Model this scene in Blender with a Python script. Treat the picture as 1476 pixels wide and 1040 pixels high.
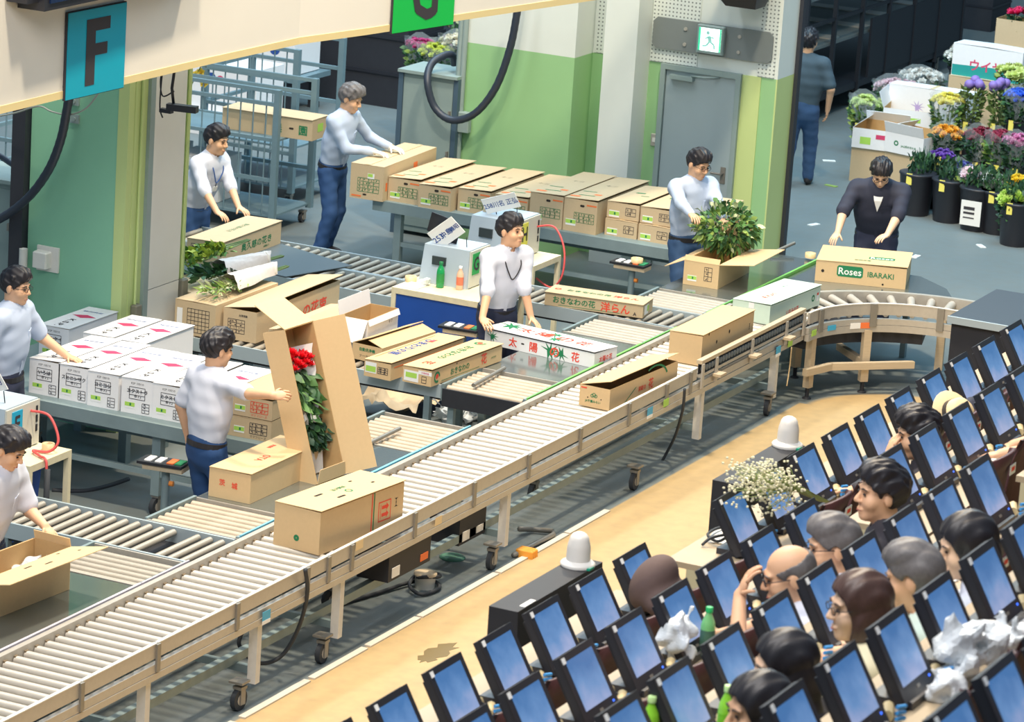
import bpy, bmesh, math, random
import numpy as np
from mathutils import Matrix, Vector, Euler

PI = math.pi
R = math.radians
for _o in list(bpy.data.objects):
    bpy.data.objects.remove(_o)
SC = bpy.context.scene
COL = SC.collection
RND = random.Random(7)

# ------------------------------------------------------------------ camera
# world: x runs along the sorting conveyor, y across it (away from the bidders), z up, metres
cam_data = bpy.data.cameras.new('camera')
cam = bpy.data.objects.new('camera', cam_data)
COL.objects.link(cam)
SC.camera = cam
cam_data.sensor_fit = 'HORIZONTAL'
cam_data.sensor_width = 36.0
cam_data.lens = 36.0 * 5411.6 / 1476
cam_data.clip_end = 300
AZ, PITCH, ROLL = R(64.967), R(14.566), R(3.854)
_r = Vector((math.cos(AZ), -math.sin(AZ), 0))
_d = Vector((math.sin(AZ), math.cos(AZ), 0))
_u = Vector((0, 0, 1))
_fw = _d * math.cos(PITCH) - _u * math.sin(PITCH)
_cu = _d * math.sin(PITCH) + _u * math.cos(PITCH)
_X = _r * math.cos(ROLL) + _cu * math.sin(ROLL)
_Y = -_r * math.sin(ROLL) + _cu * math.cos(ROLL)
cam.matrix_world = Matrix(((_X.x, _Y.x, -_fw.x, -24), (_X.y, _Y.y, -_fw.y, -12), (_X.z, _Y.z, -_fw.z, 8.2), (0, 0, 0, 1)))
cam_data.dof.use_dof = True
cam_data.dof.focus_distance = 27.5
cam_data.dof.aperture_fstop = 7.0

# ------------------------------------------------------------------ light
SC.view_settings.view_transform = 'Standard'
SC.view_settings.look = 'None'
SC.view_settings.gamma = 1.0
SC.view_settings.use_curve_mapping = False
SC.view_settings.exposure = 0.52
world = bpy.data.worlds.new('hall_daylight')
SC.world = world
world.use_nodes = True
_bg = world.node_tree.nodes['Background']
_bg.inputs[0].default_value = (0.42, 0.69, 0.92, 1)
_bg.inputs[1].default_value = 0.23

def area(name, loc, target, size, energy, color):
    l = bpy.data.lights.new(name, 'AREA')
    l.shape = 'RECTANGLE'
    l.size, l.size_y = size
    l.energy = energy
    l.color = color
    o = bpy.data.objects.new(name, l)
    COL.objects.link(o)
    o.location = loc
    o.rotation_euler = (Vector(target) - Vector(loc)).to_track_quat('-Z', 'Y').to_euler()
    return o
# warm ceiling lamps over the auction floor, unseen cool area lights stand in for daylight behind it
for lx in (-4.6, 3.4):
    area('stage_lamp', (lx, -1.9, 14.0), (lx, -1.8, 0), (0.9, 0.9), 1150, (1.0, 0.84, 0.62))
area('work_lamps', (0.8, 0.4, 14.0), (0.8, 0.6, 0), (14, 1.0), 520, (1.0, 0.95, 0.88))
area('work_lamps', (1.5, 4.6, 14.0), (1.5, 4.4, 0), (13, 1.0), 680, (0.94, 0.97, 1.0))
area('bidder_side_fill', (-15, -5.0, 13.0), (0.5, 0.5, 1), (10, 6), 1350, (1.0, 0.95, 0.92))  # unseen fill added to brighten the faces turned towards the bidders
area('goods_hall_daylight', (11.5, 7, 12), (11.5, 7, 0), (9, 7), 1000, (0.60, 0.84, 1.0))  # area light added for the cool daylight at the back
area('side_hall_daylight', (13.0, -1.5, 12), (12.5, -1.5, 0), (7, 5), 680, (0.40, 0.76, 1.0))  # area light added to tint the right-hand floor like blue daylight

# ------------------------------------------------------------------ materials
MATS = {}
def M(name, col=None, rough=0.6, metal=0.0, var=0.0, scale=14.0, bump=0.0, emit=0.0, alpha=1.0, stretch=None, spec=0.5, trans=0.0):
    if name in MATS:
        return MATS[name]
    m = bpy.data.materials.new(name)
    m.use_nodes = True
    nt = m.node_tree
    b = nt.nodes['Principled BSDF']
    c = (col[0], col[1], col[2], 1)
    b.inputs['Base Color'].default_value = c
    b.inputs['Roughness'].default_value = rough
    b.inputs['Metallic'].default_value = metal
    b.inputs['Specular IOR Level'].default_value = spec
    if alpha < 1:
        b.inputs['Alpha'].default_value = alpha
    if trans:
        b.inputs['Transmission Weight'].default_value = trans
    if emit:
        b.inputs['Emission Color'].default_value = c
        b.inputs['Emission Strength'].default_value = emit
    if var or bump:
        tc = nt.nodes.new('ShaderNodeTexCoord')
        src = tc.outputs['Object']
        if stretch:
            mp = nt.nodes.new('ShaderNodeMapping')
            mp.inputs['Scale'].default_value = stretch
            nt.links.new(src, mp.inputs[0])
            src = mp.outputs[0]
        nz = nt.nodes.new('ShaderNodeTexNoise')
        nz.inputs['Scale'].default_value = scale
        nz.inputs['Detail'].default_value = 5
        nt.links.new(src, nz.inputs['Vector'])
        if var:
            mx = nt.nodes.new('ShaderNodeMix')
            mx.data_type = 'RGBA'
            lo = [max(0, v * (1 - var)) for v in col]
            hi = [min(1, v * (1 + var)) for v in col]
            mx.inputs[6].default_value = (*lo, 1)
            mx.inputs[7].default_value = (*hi, 1)
            nt.links.new(nz.outputs['Fac'], mx.inputs[0])
            nt.links.new(mx.outputs[2], b.inputs['Base Color'])
        if bump:
            bp = nt.nodes.new('ShaderNodeBump')
            bp.inputs['Strength'].default_value = bump
            bp.inputs['Distance'].default_value = 0.01
            nt.links.new(nz.outputs['Fac'], bp.inputs['Height'])
            nt.links.new(bp.outputs[0], b.inputs['Normal'])
    MATS[name] = m
    return m
def S(r, g, b):
    f = lambda v: (v / 255 / 12.92) if v / 255 <= 0.04045 else ((v / 255 + 0.055) / 1.055) ** 2.4
    return (f(r), f(g), f(b))

M('concrete', S(150, 146, 138), 0.75, var=0.22, scale=1.3, bump=0.1)
M('alu', S(184, 179, 170), 0.42, 0.35, var=0.08, scale=30)
M('alu_dark', S(140, 136, 128), 0.45, 0.4, var=0.1, scale=30)
M('roller', S(200, 193, 182), 0.38, 0.35, var=0.10, scale=9)
M('roller_old', S(172, 165, 152), 0.45, 0.3, var=0.16, scale=9)
M('roller_rust', S(184, 170, 150), 0.5, 0.2, var=0.34, scale=6)
M('steel_plate', S(150, 160, 160), 0.13, 0.75, var=0.1, scale=3)
M('steel_frame', S(128, 146, 150), 0.5, 0.2, var=0.15, scale=8)
M('black_metal', S(36, 38, 45), 0.65, 0.0, var=0.2)
M('black_plastic', S(36, 37, 44), 0.42)
M('rubber', S(50, 54, 60), 0.7)
M('white_paint', S(222, 220, 212), 0.55, var=0.06)
M('leg_white', S(214, 212, 206), 0.55, var=0.1, scale=25)
M('wood', S(192, 174, 146), 0.6, var=0.14, scale=6, stretch=(1, 12, 12))
M('green_tape', S(120, 190, 96), 0.5, var=0.15)
M('blue_tape', S(120, 190, 215), 0.5, var=0.3, scale=9)
M('grey_tape', S(196, 190, 200), 0.5, var=0.25, scale=9)
M('card', S(212, 182, 138), 0.78, var=0.045, scale=40)
M('card_dull', S(198, 176, 142), 0.8, var=0.05, scale=40)
M('card_in', S(190, 156, 108), 0.85, var=0.05, scale=40)
M('card_white', S(232, 232, 234), 0.7, var=0.03, scale=30)
M('card_mint', S(205, 224, 208), 0.7, var=0.03, scale=30)
M('dark_gap', S(46, 40, 36), 0.9)
M('ink_green', S(26, 122, 78), 0.7)
M('ink_red', S(228, 74, 52), 0.7)
M('ink_pink', S(206, 62, 104), 0.7)
M('ink_black', S(52, 50, 56), 0.7)
M('ink_blue', S(40, 78, 150), 0.7)
M('ink_orange', S(236, 120, 62), 0.7)
M('ink_white', S(240, 240, 235), 0.7)
M('paper', S(238, 238, 236), 0.7)
M('lime', S(170, 214, 92), 0.6)
M('yellow_tag', S(238, 226, 110), 0.6)
M('tape', S(222, 196, 150), 0.35)
M('cyan_tag', S(64, 170, 214), 0.5)

# ------------------------------------------------------------------ mesh helpers
class MB:
    def __init__(s):
        s.v, s.f, s.m, s.sm = [], [], [], []
    def add(s, vs, fs, m=0, smooth=False, T=None):
        o = len(s.v)
        if T is not None:
            vs = [T @ Vector(v) for v in vs]
        s.v += [tuple(v) for v in vs]
        s.f += [tuple(i + o for i in f) for f in fs]
        s.m += [m] * len(fs)
        s.sm += [smooth] * len(fs)
        return s
    def box(s, c, d, m=0, T=None, rz=0, bev=0):
        x, y, z = d[0] / 2, d[1] / 2, d[2] / 2
        A = Matrix.Translation(c) @ Matrix.Rotation(rz, 4, 'Z')
        if T is not None:
            A = T @ A
        if bev:
            b = min(bev, x * .9, y * .9)
            pr = [(-x + b, -y), (x - b, -y), (x, -y + b), (x, y - b), (x - b, y), (-x + b, y), (-x, y - b), (-x, -y + b)]
            vs = [(p[0], p[1], -z) for p in pr] + [(p[0], p[1], z - b) for p in pr] + [(p[0] * (1 - b / x), p[1] * (1 - b / y), z) for p in pr]
            fs = [tuple(range(7, -1, -1)), tuple(range(16, 24))]
            for k in range(2):
                for i in range(8):
                    j = (i + 1) % 8
                    fs.append((k * 8 + i, k * 8 + j, k * 8 + 8 + j, k * 8 + 8 + i))
            return s.add(vs, fs, m, False, A)
        vs = [(-x, -y, -z), (x, -y, -z), (x, y, -z), (-x, y, -z), (-x, -y, z), (x, -y, z), (x, y, z), (-x, y, z)]
        return s.add(vs, [(3, 2, 1, 0), (4, 5, 6, 7), (0, 1, 5, 4), (1, 2, 6, 5), (2, 3, 7, 6), (3, 0, 4, 7)], m, False, A)
    def bb(s, x0, x1, y0, y1, z0, z1, m=0, T=None):
        return s.box(((x0 + x1) / 2, (y0 + y1) / 2, (z0 + z1) / 2), (abs(x1 - x0), abs(y1 - y0), abs(z1 - z0)), m, T)
    def cyl(s, p0, p1, r0, r1=None, seg=10, m=0, caps=True, smooth=True, T=None):
        p0, p1 = Vector(p0), Vector(p1)
        r1 = r0 if r1 is None else r1
        q = (p1 - p0).to_track_quat('Z', 'Y').to_matrix()
        vs = []
        for p, r in ((p0, r0), (p1, r1)):
            for i in range(seg):
                a = 2 * PI * i / seg
                vs.append(p + q @ Vector((math.cos(a) * r, math.sin(a) * r, 0)))
        fs = [(i, (i + 1) % seg, seg + (i + 1) % seg, seg + i) for i in range(seg)]
        s.add(vs, fs, m, smooth, T)
        if caps:
            s.add(vs[:seg], [tuple(range(seg - 1, -1, -1))], m, False, T)
            s.add(vs[seg:], [tuple(range(seg))], m, False, T)
        return s
    def tube(s, pts, r, seg=7, m=0, T=None, caps=True):
        pts = [Vector(p) for p in pts]
        n = len(pts)
        rr = r if isinstance(r, (list, tuple)) else [r] * n
        vs = []
        prev = None
        for i, p in enumerate(pts):
            t = (pts[min(i + 1, n - 1)] - pts[max(i - 1, 0)])
            if t.length < 1e-9:
                t = Vector((0, 0, 1))
            t.normalize()
            if prev is None:
                a = t.orthogonal().normalized()
            else:
                a = prev - t * prev.dot(t)
                a = a.normalized() if a.length > 1e-6 else t.orthogonal().normalized()
            prev = a
            b = t.cross(a)
            for k in range(seg):
                an = 2 * PI * k / seg
                vs.append(p + (a * math.cos(an) + b * math.sin(an)) * rr[i])
        fs = []
        for i in range(n - 1):
            for k in range(seg):
                fs.append((i * seg + k, i * seg + (k + 1) % seg, (i + 1) * seg + (k + 1) % seg, (i + 1) * seg + k))
        if caps:
            fs.append(tuple(range(seg - 1, -1, -1)))
            fs.append(tuple(range((n - 1) * seg, n * seg)))
        return s.add(vs, fs, m, True, T)
    def lathe(s, prof, seg=16, m=0, T=None, smooth=True):
        vs, fs = [], []
        for r, z in prof:
            for k in range(seg):
                a = 2 * PI * k / seg
                vs.append((r * math.cos(a), r * math.sin(a), z))
        for i in range(len(prof) - 1):
            for k in range(seg):
                fs.append((i * seg + k, i * seg + (k + 1) % seg, (i + 1) * seg + (k + 1) % seg, (i + 1) * seg + k))
        s.add(vs, fs, m, smooth, T)
        s.add(vs[:seg], [tuple(range(seg - 1, -1, -1))], m, False, T)
        s.add(vs[-seg:], [tuple(range(seg))], m, False, T)
        return s
    def prism(s, poly, h, m=0, T=None):
        n = len(poly)
        vs = [(p[0], p[1], 0) for p in poly] + [(p[0], p[1], h) for p in poly]
        fs = [tuple(range(n - 1, -1, -1)), tuple(range(n, 2 * n))] + [(i, (i + 1) % n, n + (i + 1) % n, n + i) for i in range(n)]
        return s.add(vs, fs, m, False, T)
    def ell(s, c, r, m=0, T=None, u=12, w=8):
        vs, fs = [], []
        for i in range(w + 1):
            t = PI * i / w
            for k in range(u):
                a = 2 * PI * k / u
                vs.append((c[0] + r[0] * math.sin(t) * math.cos(a), c[1] + r[1] * math.sin(t) * math.sin(a), c[2] - r[2] * math.cos(t)))
        for i in range(w):
            for k in range(u):
                fs.append((i * u + k, i * u + (k + 1) % u, (i + 1) * u + (k + 1) % u, (i + 1) * u + k))
        return s.add(vs, fs, m, True, T)
    def mesh(s, name, mats):
        me = bpy.data.meshes.new(name)
        me.from_pydata(s.v, [], s.f)
        for k in (mats if isinstance(mats, (list, tuple)) else [mats]):
            me.materials.append(M(k) if isinstance(k, str) else k)
        me.polygons.foreach_set('material_index', s.m)
        me.polygons.foreach_set('use_smooth', s.sm)
        me.update()
        return me
    def build(s, name, mats, parent=None, loc=None, rot=None):
        return ob(name, s.mesh(name, mats), parent, loc, rot)

def ob(name, data, parent=None, loc=None, rot=None, scale=None):
    o = bpy.data.objects.new(name, data)
    COL.objects.link(o)
    if parent is not None:
        o.parent = parent
    if loc is not None:
        o.location = loc
    if rot is not None:
        o.rotation_euler = rot
    if scale is not None:
        o.scale = scale
    return o
def tag(o, label=None, cat=None, group=None, kind=None):
    if label: o['label'] = label
    if cat: o['category'] = cat
    if group: o['group'] = group
    if kind: o['kind'] = kind
    return o
def thing(name, label, cat, loc=(0, 0, 0), rz=0.0, group=None):
    return tag(ob(name, None, None, loc, (0, 0, rz)), label, cat, group)
def struct(o):
    o['kind'] = 'structure'
    return o

def pbox(parent, name, mat, x0, x1, y0, y1, z0, z1):
    return MB().bb(x0, x1, y0, y1, z0, z1).build(name, mat, parent)

# printed lettering: real glyph outlines, laid flat on a face
_TXT = {}
def text_data(s):
    if s in _TXT:
        return _TXT[s]
    cu = bpy.data.curves.new('print', 'FONT')
    cu.body = s
    cu.size = 1.0
    cu.align_x = 'CENTER'
    cu.align_y = 'CENTER'
    cu.resolution_u = 2
    o = bpy.data.objects.new('print', cu)
    COL.objects.link(o)
    bpy.context.view_layer.update()
    me = bpy.data.meshes.new_from_object(o.evaluated_get(bpy.context.evaluated_depsgraph_get()))
    bpy.data.objects.remove(o)
    co = np.zeros(len(me.vertices) * 3)
    me.vertices.foreach_get('co', co)
    co = co.reshape(-1, 3)
    fs = [tuple(p.vertices) for p in me.polygons]
    bpy.data.meshes.remove(me)
    if len(co):
        co = co - (co.max(0) + co.min(0)) / 2
        co = co / max(1e-6, (co[:, 1].max() - co[:, 1].min()))
    _TXT[s] = (co, fs)
    return _TXT[s]
def add_text(mb, s, T, h, m=0, wide=1.0, bold=0.0):
    """glyph height h, centred at the origin of T, reading along T's x axis"""
    co, fs = text_data(s)
    offs = [(0, 0)] if not bold else [(0, 0), (bold, 0), (-bold, 0), (0, bold), (0, -bold)]
    for k, (dx, dy) in enumerate(offs):
        mb.add([((c[0] * wide + dx) * h, (c[1] + dy) * h, k * 0.0001) for c in co], fs, m, False, T)
    return mb
def frame_mat(o, right, up, lift=0.0012):
    right, up = Vector(right).normalized(), Vector(up).normalized()
    n = right.cross(up)
    o = Vector(o) + n * lift
    return Matrix(((right.x, up.x, n.x, o.x), (right.y, up.y, n.y, o.y), (right.z, up.z, n.z, o.z), (0, 0, 0, 1)))

# ================================================================== THE SETTING
def floor_material():
    m = bpy.data.materials.new('hall_floor')
    m.use_nodes = True
    nt = m.node_tree
    b = nt.nodes['Principled BSDF']
    b.inputs['Roughness'].default_value = 0.55
    tc = nt.nodes.new('ShaderNodeTexCoord')
    def noise(sc, det, stretch=None):
        src = tc.outputs['Object']
        if stretch:
            mp = nt.nodes.new('ShaderNodeMapping')
            mp.inputs['Scale'].default_value = stretch
            nt.links.new(src, mp.inputs[0])
            src = mp.outputs[0]
        n = nt.nodes.new('ShaderNodeTexNoise')
        n.inputs['Scale'].default_value = sc
        n.inputs['Detail'].default_value = det
        nt.links.new(src, n.inputs['Vector'])
        return n.outputs['Fac']
    def mix(f, a, c):
        x = nt.nodes.new('ShaderNodeMix')
        x.data_type = 'RGBA'
        for sock, val in ((x.inputs[0], f), (x.inputs[6], a), (x.inputs[7], c)):
            if isinstance(val, tuple): sock.default_value = (*val, 1)
            elif isinstance(val, (int, float)): sock.default_value = val
            else: nt.links.new(val, sock)
        return x.outputs[2]
    def mr(val, a, b_, c=0.0, d=1.0):
        x = nt.nodes.new('ShaderNodeMapRange')
        nt.links.new(val, x.inputs[0])
        for i, v in enumerate((a, b_, c, d)): x.inputs[i + 1].default_value = v
        return x.outputs[0]
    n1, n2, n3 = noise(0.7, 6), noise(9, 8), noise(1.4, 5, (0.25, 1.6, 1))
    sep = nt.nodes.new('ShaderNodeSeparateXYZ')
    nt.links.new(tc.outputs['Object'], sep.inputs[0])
    # tan floor of the auction ring, grey concrete under and behind the conveyor
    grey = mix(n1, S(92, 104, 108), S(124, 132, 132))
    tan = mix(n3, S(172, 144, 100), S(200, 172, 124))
    # grey starts at the boundary strip; at the bend the conveyor's shadow edge is painted in
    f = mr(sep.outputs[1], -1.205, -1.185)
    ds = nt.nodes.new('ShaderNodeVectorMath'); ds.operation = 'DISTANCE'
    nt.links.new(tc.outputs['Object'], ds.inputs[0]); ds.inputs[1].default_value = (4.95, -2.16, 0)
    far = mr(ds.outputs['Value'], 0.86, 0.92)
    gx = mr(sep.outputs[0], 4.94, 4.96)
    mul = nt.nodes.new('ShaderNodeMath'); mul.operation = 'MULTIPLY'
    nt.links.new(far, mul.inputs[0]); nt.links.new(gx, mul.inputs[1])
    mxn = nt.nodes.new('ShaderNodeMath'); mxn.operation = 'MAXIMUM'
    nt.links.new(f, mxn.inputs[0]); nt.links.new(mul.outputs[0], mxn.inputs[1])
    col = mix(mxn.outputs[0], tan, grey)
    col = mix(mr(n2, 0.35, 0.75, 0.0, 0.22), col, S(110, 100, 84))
    nt.links.new(col, b.inputs['Base Color'])
    bp = nt.nodes.new('ShaderNodeBump')
    bp.inputs['Strength'].default_value = 0.08
    nt.links.new(n2, bp.inputs['Height'])
    nt.links.new(bp.outputs[0], b.inputs['Normal'])
    return m
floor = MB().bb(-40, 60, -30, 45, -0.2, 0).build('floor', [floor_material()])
struct(floor)
MB().bb(-6, 4, -2.65, -2.646, 0, 0.0015).build('floor_joint', [M('joint', S(120, 100, 72), 0.9)], floor)

# worn white boundary strip beside the conveyor
strip = thing('boundary_strip', 'worn white boundary strip on the tan floor beside the conveyor', 'floor strip', (0, -1.2, 0))
x = -7.4
while x < 0.78:
    w = RND.uniform(0.7, 1.5)
    MB().box((x + w / 2, RND.uniform(-.006, .006), 0.006), (w - 0.02, 0.05, 0.012)).build('strip_piece', 'white_paint', strip)
    x += w + RND.choice((0.01, 0.03, 0.08))
M('floor_white', S(208, 200, 186), 0.7, var=0.12)
for ch in strip.children:
    ch.data.materials[0] = M('floor_white')
# water stain beside the boundary strip
mb = MB()
c = (-2.664, -1.63, 0.0)
n = 22
pts = [(c[0] + 0.23 * math.cos(2 * PI * i / n) * (1 + .25 * math.sin(3.1 * i)), c[1] + 0.075 * math.sin(2 * PI * i / n) * (1 + .35 * math.cos(2.3 * i))) for i in range(n)]
mb.prism(pts, 0.002)
tag(mb.build('water_stain', [M('stain', S(122, 104, 66), 0.35)]), 'dark wet stain on the tan floor in front of the conveyor', 'stain')

# wall finishes
M('wall_green', S(146, 192, 138), 0.55, var=0.06, scale=2.2, bump=0.15)
M('wall_teal', S(132, 190, 158), 0.55, var=0.07, scale=2.2, bump=0.15)
M('wall_lime', S(190, 208, 140), 0.55, var=0.05, scale=3)
M('wall_white', S(214, 222, 218), 0.6, var=0.05, scale=3, bump=0.1)
M('pilaster', S(222, 220, 212), 0.6, var=0.04, scale=5)
M('door_paint', S(156, 172, 176), 0.5, var=0.04, scale=6)
M('steel_dark', S(52, 54, 62), 0.5, 0.2)
M('cabinet_grey', S(140, 158, 156), 0.5, var=0.06, scale=12)
M('hose', S(44, 52, 66), 0.45)
M('trim_tan', S(220, 202, 150), 0.6)
M('fascia_white', S(226, 222, 212), 0.6, var=0.02, scale=3)
def perforated():
    m = bpy.data.materials.new('perforated_panel')
    m.use_nodes = True
    nt = m.node_tree
    b = nt.nodes['Principled BSDF']
    tc = nt.nodes.new('ShaderNodeTexCoord')
    mp = nt.nodes.new('ShaderNodeMapping')
    mp.inputs['Scale'].default_value = (26, 26, 26)
    nt.links.new(tc.outputs['Object'], mp.inputs[0])
    fr = nt.nodes.new('ShaderNodeVectorMath'); fr.operation = 'FRACTION'
    nt.links.new(mp.outputs[0], fr.inputs[0])
    mu = nt.nodes.new('ShaderNodeVectorMath'); mu.operation = 'MULTIPLY'
    mu.inputs[1].default_value = (0, 1, 1)
    nt.links.new(fr.outputs[0], mu.inputs[0])
    ds = nt.nodes.new('ShaderNodeVectorMath'); ds.operation = 'DISTANCE'
    ds.inputs[1].default_value = (0, 0.5, 0.5)
    nt.links.new(mu.outputs[0], ds.inputs[0])
    lt = nt.nodes.new('ShaderNodeMath'); lt.operation = 'LESS_THAN'
    lt.inputs[1].default_value = 0.22
    nt.links.new(ds.outputs['Value'], lt.inputs[0])
    mx = nt.nodes.new('ShaderNodeMix'); mx.data_type = 'RGBA'
    mx.inputs[6].default_value = (*S(214, 222, 218), 1)
    mx.inputs[7].default_value = (*S(120, 130, 130), 1)
    nt.links.new(lt.outputs[0], mx.inputs[0])
    nt.links.new(mx.outputs[2], b.inputs['Base Color'])
    return m
MATS['perforated'] = perforated()

# --- wall with the steel door (faces back along the conveyor)
WX, GZ = 8.9, 1.975
wb = struct(MB().bb(WX, WX + .45, .8, 3.88, 0, GZ, 0).bb(WX, WX + .45, .8, 3.88, GZ, 4.6, 1).build('wall_back', ['wall_green', 'wall_white']))
MB().bb(WX - .42, WX + .001, 2.72, 3.88, 0, GZ, 0).bb(WX - .42, WX + .001, 2.72, 3.88, GZ, 4.6, 1).build('wall_buttress', ['wall_green', 'wall_white'], wb)
MB().bb(WX - .34, WX + .001, 2.12, 2.46, 0, 4.6, 0).build('pillar', ['wall_white'], wb)
MB().bb(WX - .012, WX + .001, .95, 1.2, 0, GZ, 0).build('wall_panel', ['wall_lime'], wb)
MB().bb(WX + .001, WX + .46, .785, .801, 0, GZ, 0).bb(WX - .001, WX + .46, .785, .801, GZ, 4.6, 1).build('wall_end_face', ['wall_lime', 'wall_white'], wb)
MB().bb(WX + .42, WX + .50, .745, .784, 0, 4.6, 0).build('edge_post', 'steel_dark', wb)
for (a, b_) in ((2.465, 2.70), (1.62, 2.11), (0.82, 0.99)):
    MB().bb(WX - .014, WX + .001, a, b_, GZ + .01, 4.55, 0).build('acoustic_panel', [MATS['perforated']], wb)
MB().bb(WX - .43, WX - .34, 3.90, 3.97, 0, 4.6, 0).build('steel_post', 'steel_dark', wb)
for yy in (3.885, 3.93):
    MB().cyl((WX - .46, yy, 0), (WX - .46, yy, 1.5 if yy > 4 else 4.4), .03, m=0).build('conduit', 'cabinet_grey', wb)
MB().box((WX - .47, 3.84, 1.2), (.08, .14, .2), bev=.01).build('junction_box', 'cabinet_grey', wb)
# light switch
sw = MB().box((WX - .012, 2.0, 1.22), (.02, .075, .12), bev=.006).build('light_switch', 'alu', wb)
MB().box((WX - .026, 2.0, 1.22), (.014, .03, .04)).build('switch_rocker', 'white_paint', sw)

door = struct(MB().bb(WX - .02, WX + .02, .985 + .27, 2.0 - .02, 0, 1.93, 0).build('door_1', 'door_paint'))
door.location = (-.004, -.06, 0)
for bx in ((1.2, 1.25, 0, 1.93), (1.985, 2.035, 0, 1.93), (1.2, 2.035, 1.93, 1.98)):
    pbox(door, 'door_frame', 'cabinet_grey', WX - .05, WX + .02, *bx)
MB().bb(WX - .09, WX - .02, 1.68, 1.92, 1.85, 1.89).tube([(WX - .07, 1.7, 1.9), (WX - .1, 1.55, 1.91), (WX - .03, 1.42, 1.92)], .01).build('door_closer', 'cabinet_grey', door)
MB().bb(WX - .03, WX - .018, 1.29, 1.34, .9, 1.06).cyl((WX - .03, 1.315, 1.0), (WX - .09, 1.315, 1.0), .012).cyl((WX - .08, 1.315, 1.0), (WX - .08, 1.42, 1.0), .011).build('door_handle', 'alu_dark', door)

# grey sign board with the running-man exit sign
M('board_grey', S(122, 130, 130), 0.6, var=0.12, scale=3)
ex = thing('sign_board', 'dark grey rounded wall plate above the steel door', 'wall plate', (WX - .02, 1.47, 2.27))
p = [(-.62, -.11), (-.58, -.15), (.58, -.15), (.62, -.11), (.62, .11), (.58, .15), (-.58, .15), (-.62, .11)]
T = frame_mat((0, 0, 0), (0, -1, 0), (0, 0, 1), 0)
MB().prism(p, .02, T=T).build('plate', 'board_grey', ex)
for (a, b_) in ((-.28, .07), (-.28, -.08), (.28, .07), (.28, -.08)):
    MB().cyl((-.02, -a, b_), (-.03, -a, b_), .018).build('bolt', 'alu', ex)
es = thing('exit_sign', 'lit green and white running-man exit sign on the grey wall plate', 'exit sign', (WX - .072, 1.47, 2.28))
MB().box((0, 0, 0), (.06, .28, .27), bev=.01).build('housing', 'cabinet_grey', es)
M('sign_glow', S(222, 250, 240), 0.5, emit=1.3)
M('sign_green', S(60, 200, 150), 0.5, emit=0.6)
T = frame_mat((-.0305, 0, 0), (0, -1, 0), (0, 0, 1), .001)
MB().add([(-.115, -.11, 0), (.115, -.11, 0), (.115, .11, 0), (-.115, .11, 0)], [(0, 1, 2, 3)], 0, T=T).build('lit_panel', 'sign_glow', es)
T = frame_mat((-.0305, 0, 0), (0, -1, 0), (0, 0, 1), .003)
MB().add([(-.115, -.11, 0), (-.095, -.11, 0), (-.095, .11, 0), (-.115, .11, 0)], [(0, 1, 2, 3)], T=T).build('green_border', 'sign_green', es)
MB().add([(.1, -.11, 0), (.115, -.11, 0), (.115, .11, 0), (.1, .11, 0)], [(0, 1, 2, 3)], T=T).build('green_border', 'sign_green', es)
g = MB()
T = frame_mat((-.0305, 0, 0), (0, -1, 0), (0, 0, 1), .005)
for (a, b_, w) in (((-.01, .035), (.01, -.02), .035), ((.01, -.02), (.05, -.045), .018), ((.05, -.045), (.055, -.085), .016), ((0, -.02), (-.03, -.06), .018), ((-.03, -.06), (-.07, -.065), .015), ((0, .025), (.045, .02), .013), ((-.01, .03), (-.045, .005), .013)):
    d = Vector((b_[0] - a[0], b_[1] - a[1])).normalized()
    nx, ny = -d.y * w / 2, d.x * w / 2
    g.add([(a[0] + nx, a[1] + ny, 0), (a[0] - nx, a[1] - ny, 0), (b_[0] - nx, b_[1] - ny, 0), (b_[0] + nx, b_[1] + ny, 0)], [(0, 1, 2, 3)], T=T)
g.add([(-.02 + .018 * math.cos(i * PI / 5), .065 + .018 * math.sin(i * PI / 5), 0) for i in range(10)], [tuple(range(10))], T=T)
M('figure_tint', S(150, 205, 195), 0.6, emit=.3)
g.build('running_figure', 'figure_tint', es)

# --- green column beside the F lane
CX = 0.5
wl = struct(MB().bb(CX, CX + .92, 2.845, 3.72, 0, 4.6, 0).build('wall_left', ['wall_teal']))
pbox(wl, 'corner_strip', 'wall_lime', CX - .008, CX + .08, 2.835, 2.93, 0, 4.6)
pbox(wl, 'corner_strip', 'wall_lime', CX + .08, CX + .26, 2.83, 2.85, 0, 4.6)
pbox(wl, 'corner_strip', 'wall_lime', CX + .80, CX + .93, 2.83, 2.85, 0, 4.6)
MB().bb(CX + .26, CX + .33, 2.80, 2.85, 0, 4.6).build('pilaster_edge', 'cabinet_grey', wl)
pbox(wl, 'pilaster_panel', 'pilaster', CX + .33, CX + .80, 2.80, 2.85, 0, 1.10)
pbox(wl, 'pilaster_panel', 'pilaster', CX + .33, CX + .80, 2.80, 2.85, 1.106, 4.6)
for dx in (.16, .865):
    MB().cyl((CX + dx, 2.815, 1.0), (CX + dx, 2.815, 4.4), .012).build('conduit', 'wall_lime', wl)
    MB().box((CX + dx, 2.80, .92 if dx < .5 else 1.0), (.09, .06, .2), bev=.01).build('conduit_box', [M('olive_box', S(120, 118, 104), .6)], wl)
MB().bb(CX - .06, CX + .04, 3.74, 3.86, 0, 4.6).build('steel_post', 'steel_dark', wl)
q = (0.46, 3.548, 1.303)
MB().box((CX - .05, q[1], q[2]), (.1, .13, .13), bev=.01).box((CX - .012, q[1] - .03, q[2]), (.02, .2, .2)).build('wall_bracket', 'white_paint', wl)
MB().cyl((CX - .06, q[1] + .17, 0), (CX - .06, q[1] + .17, q[2] + .06), .035).build('conduit', 'white_paint', wl)
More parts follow.
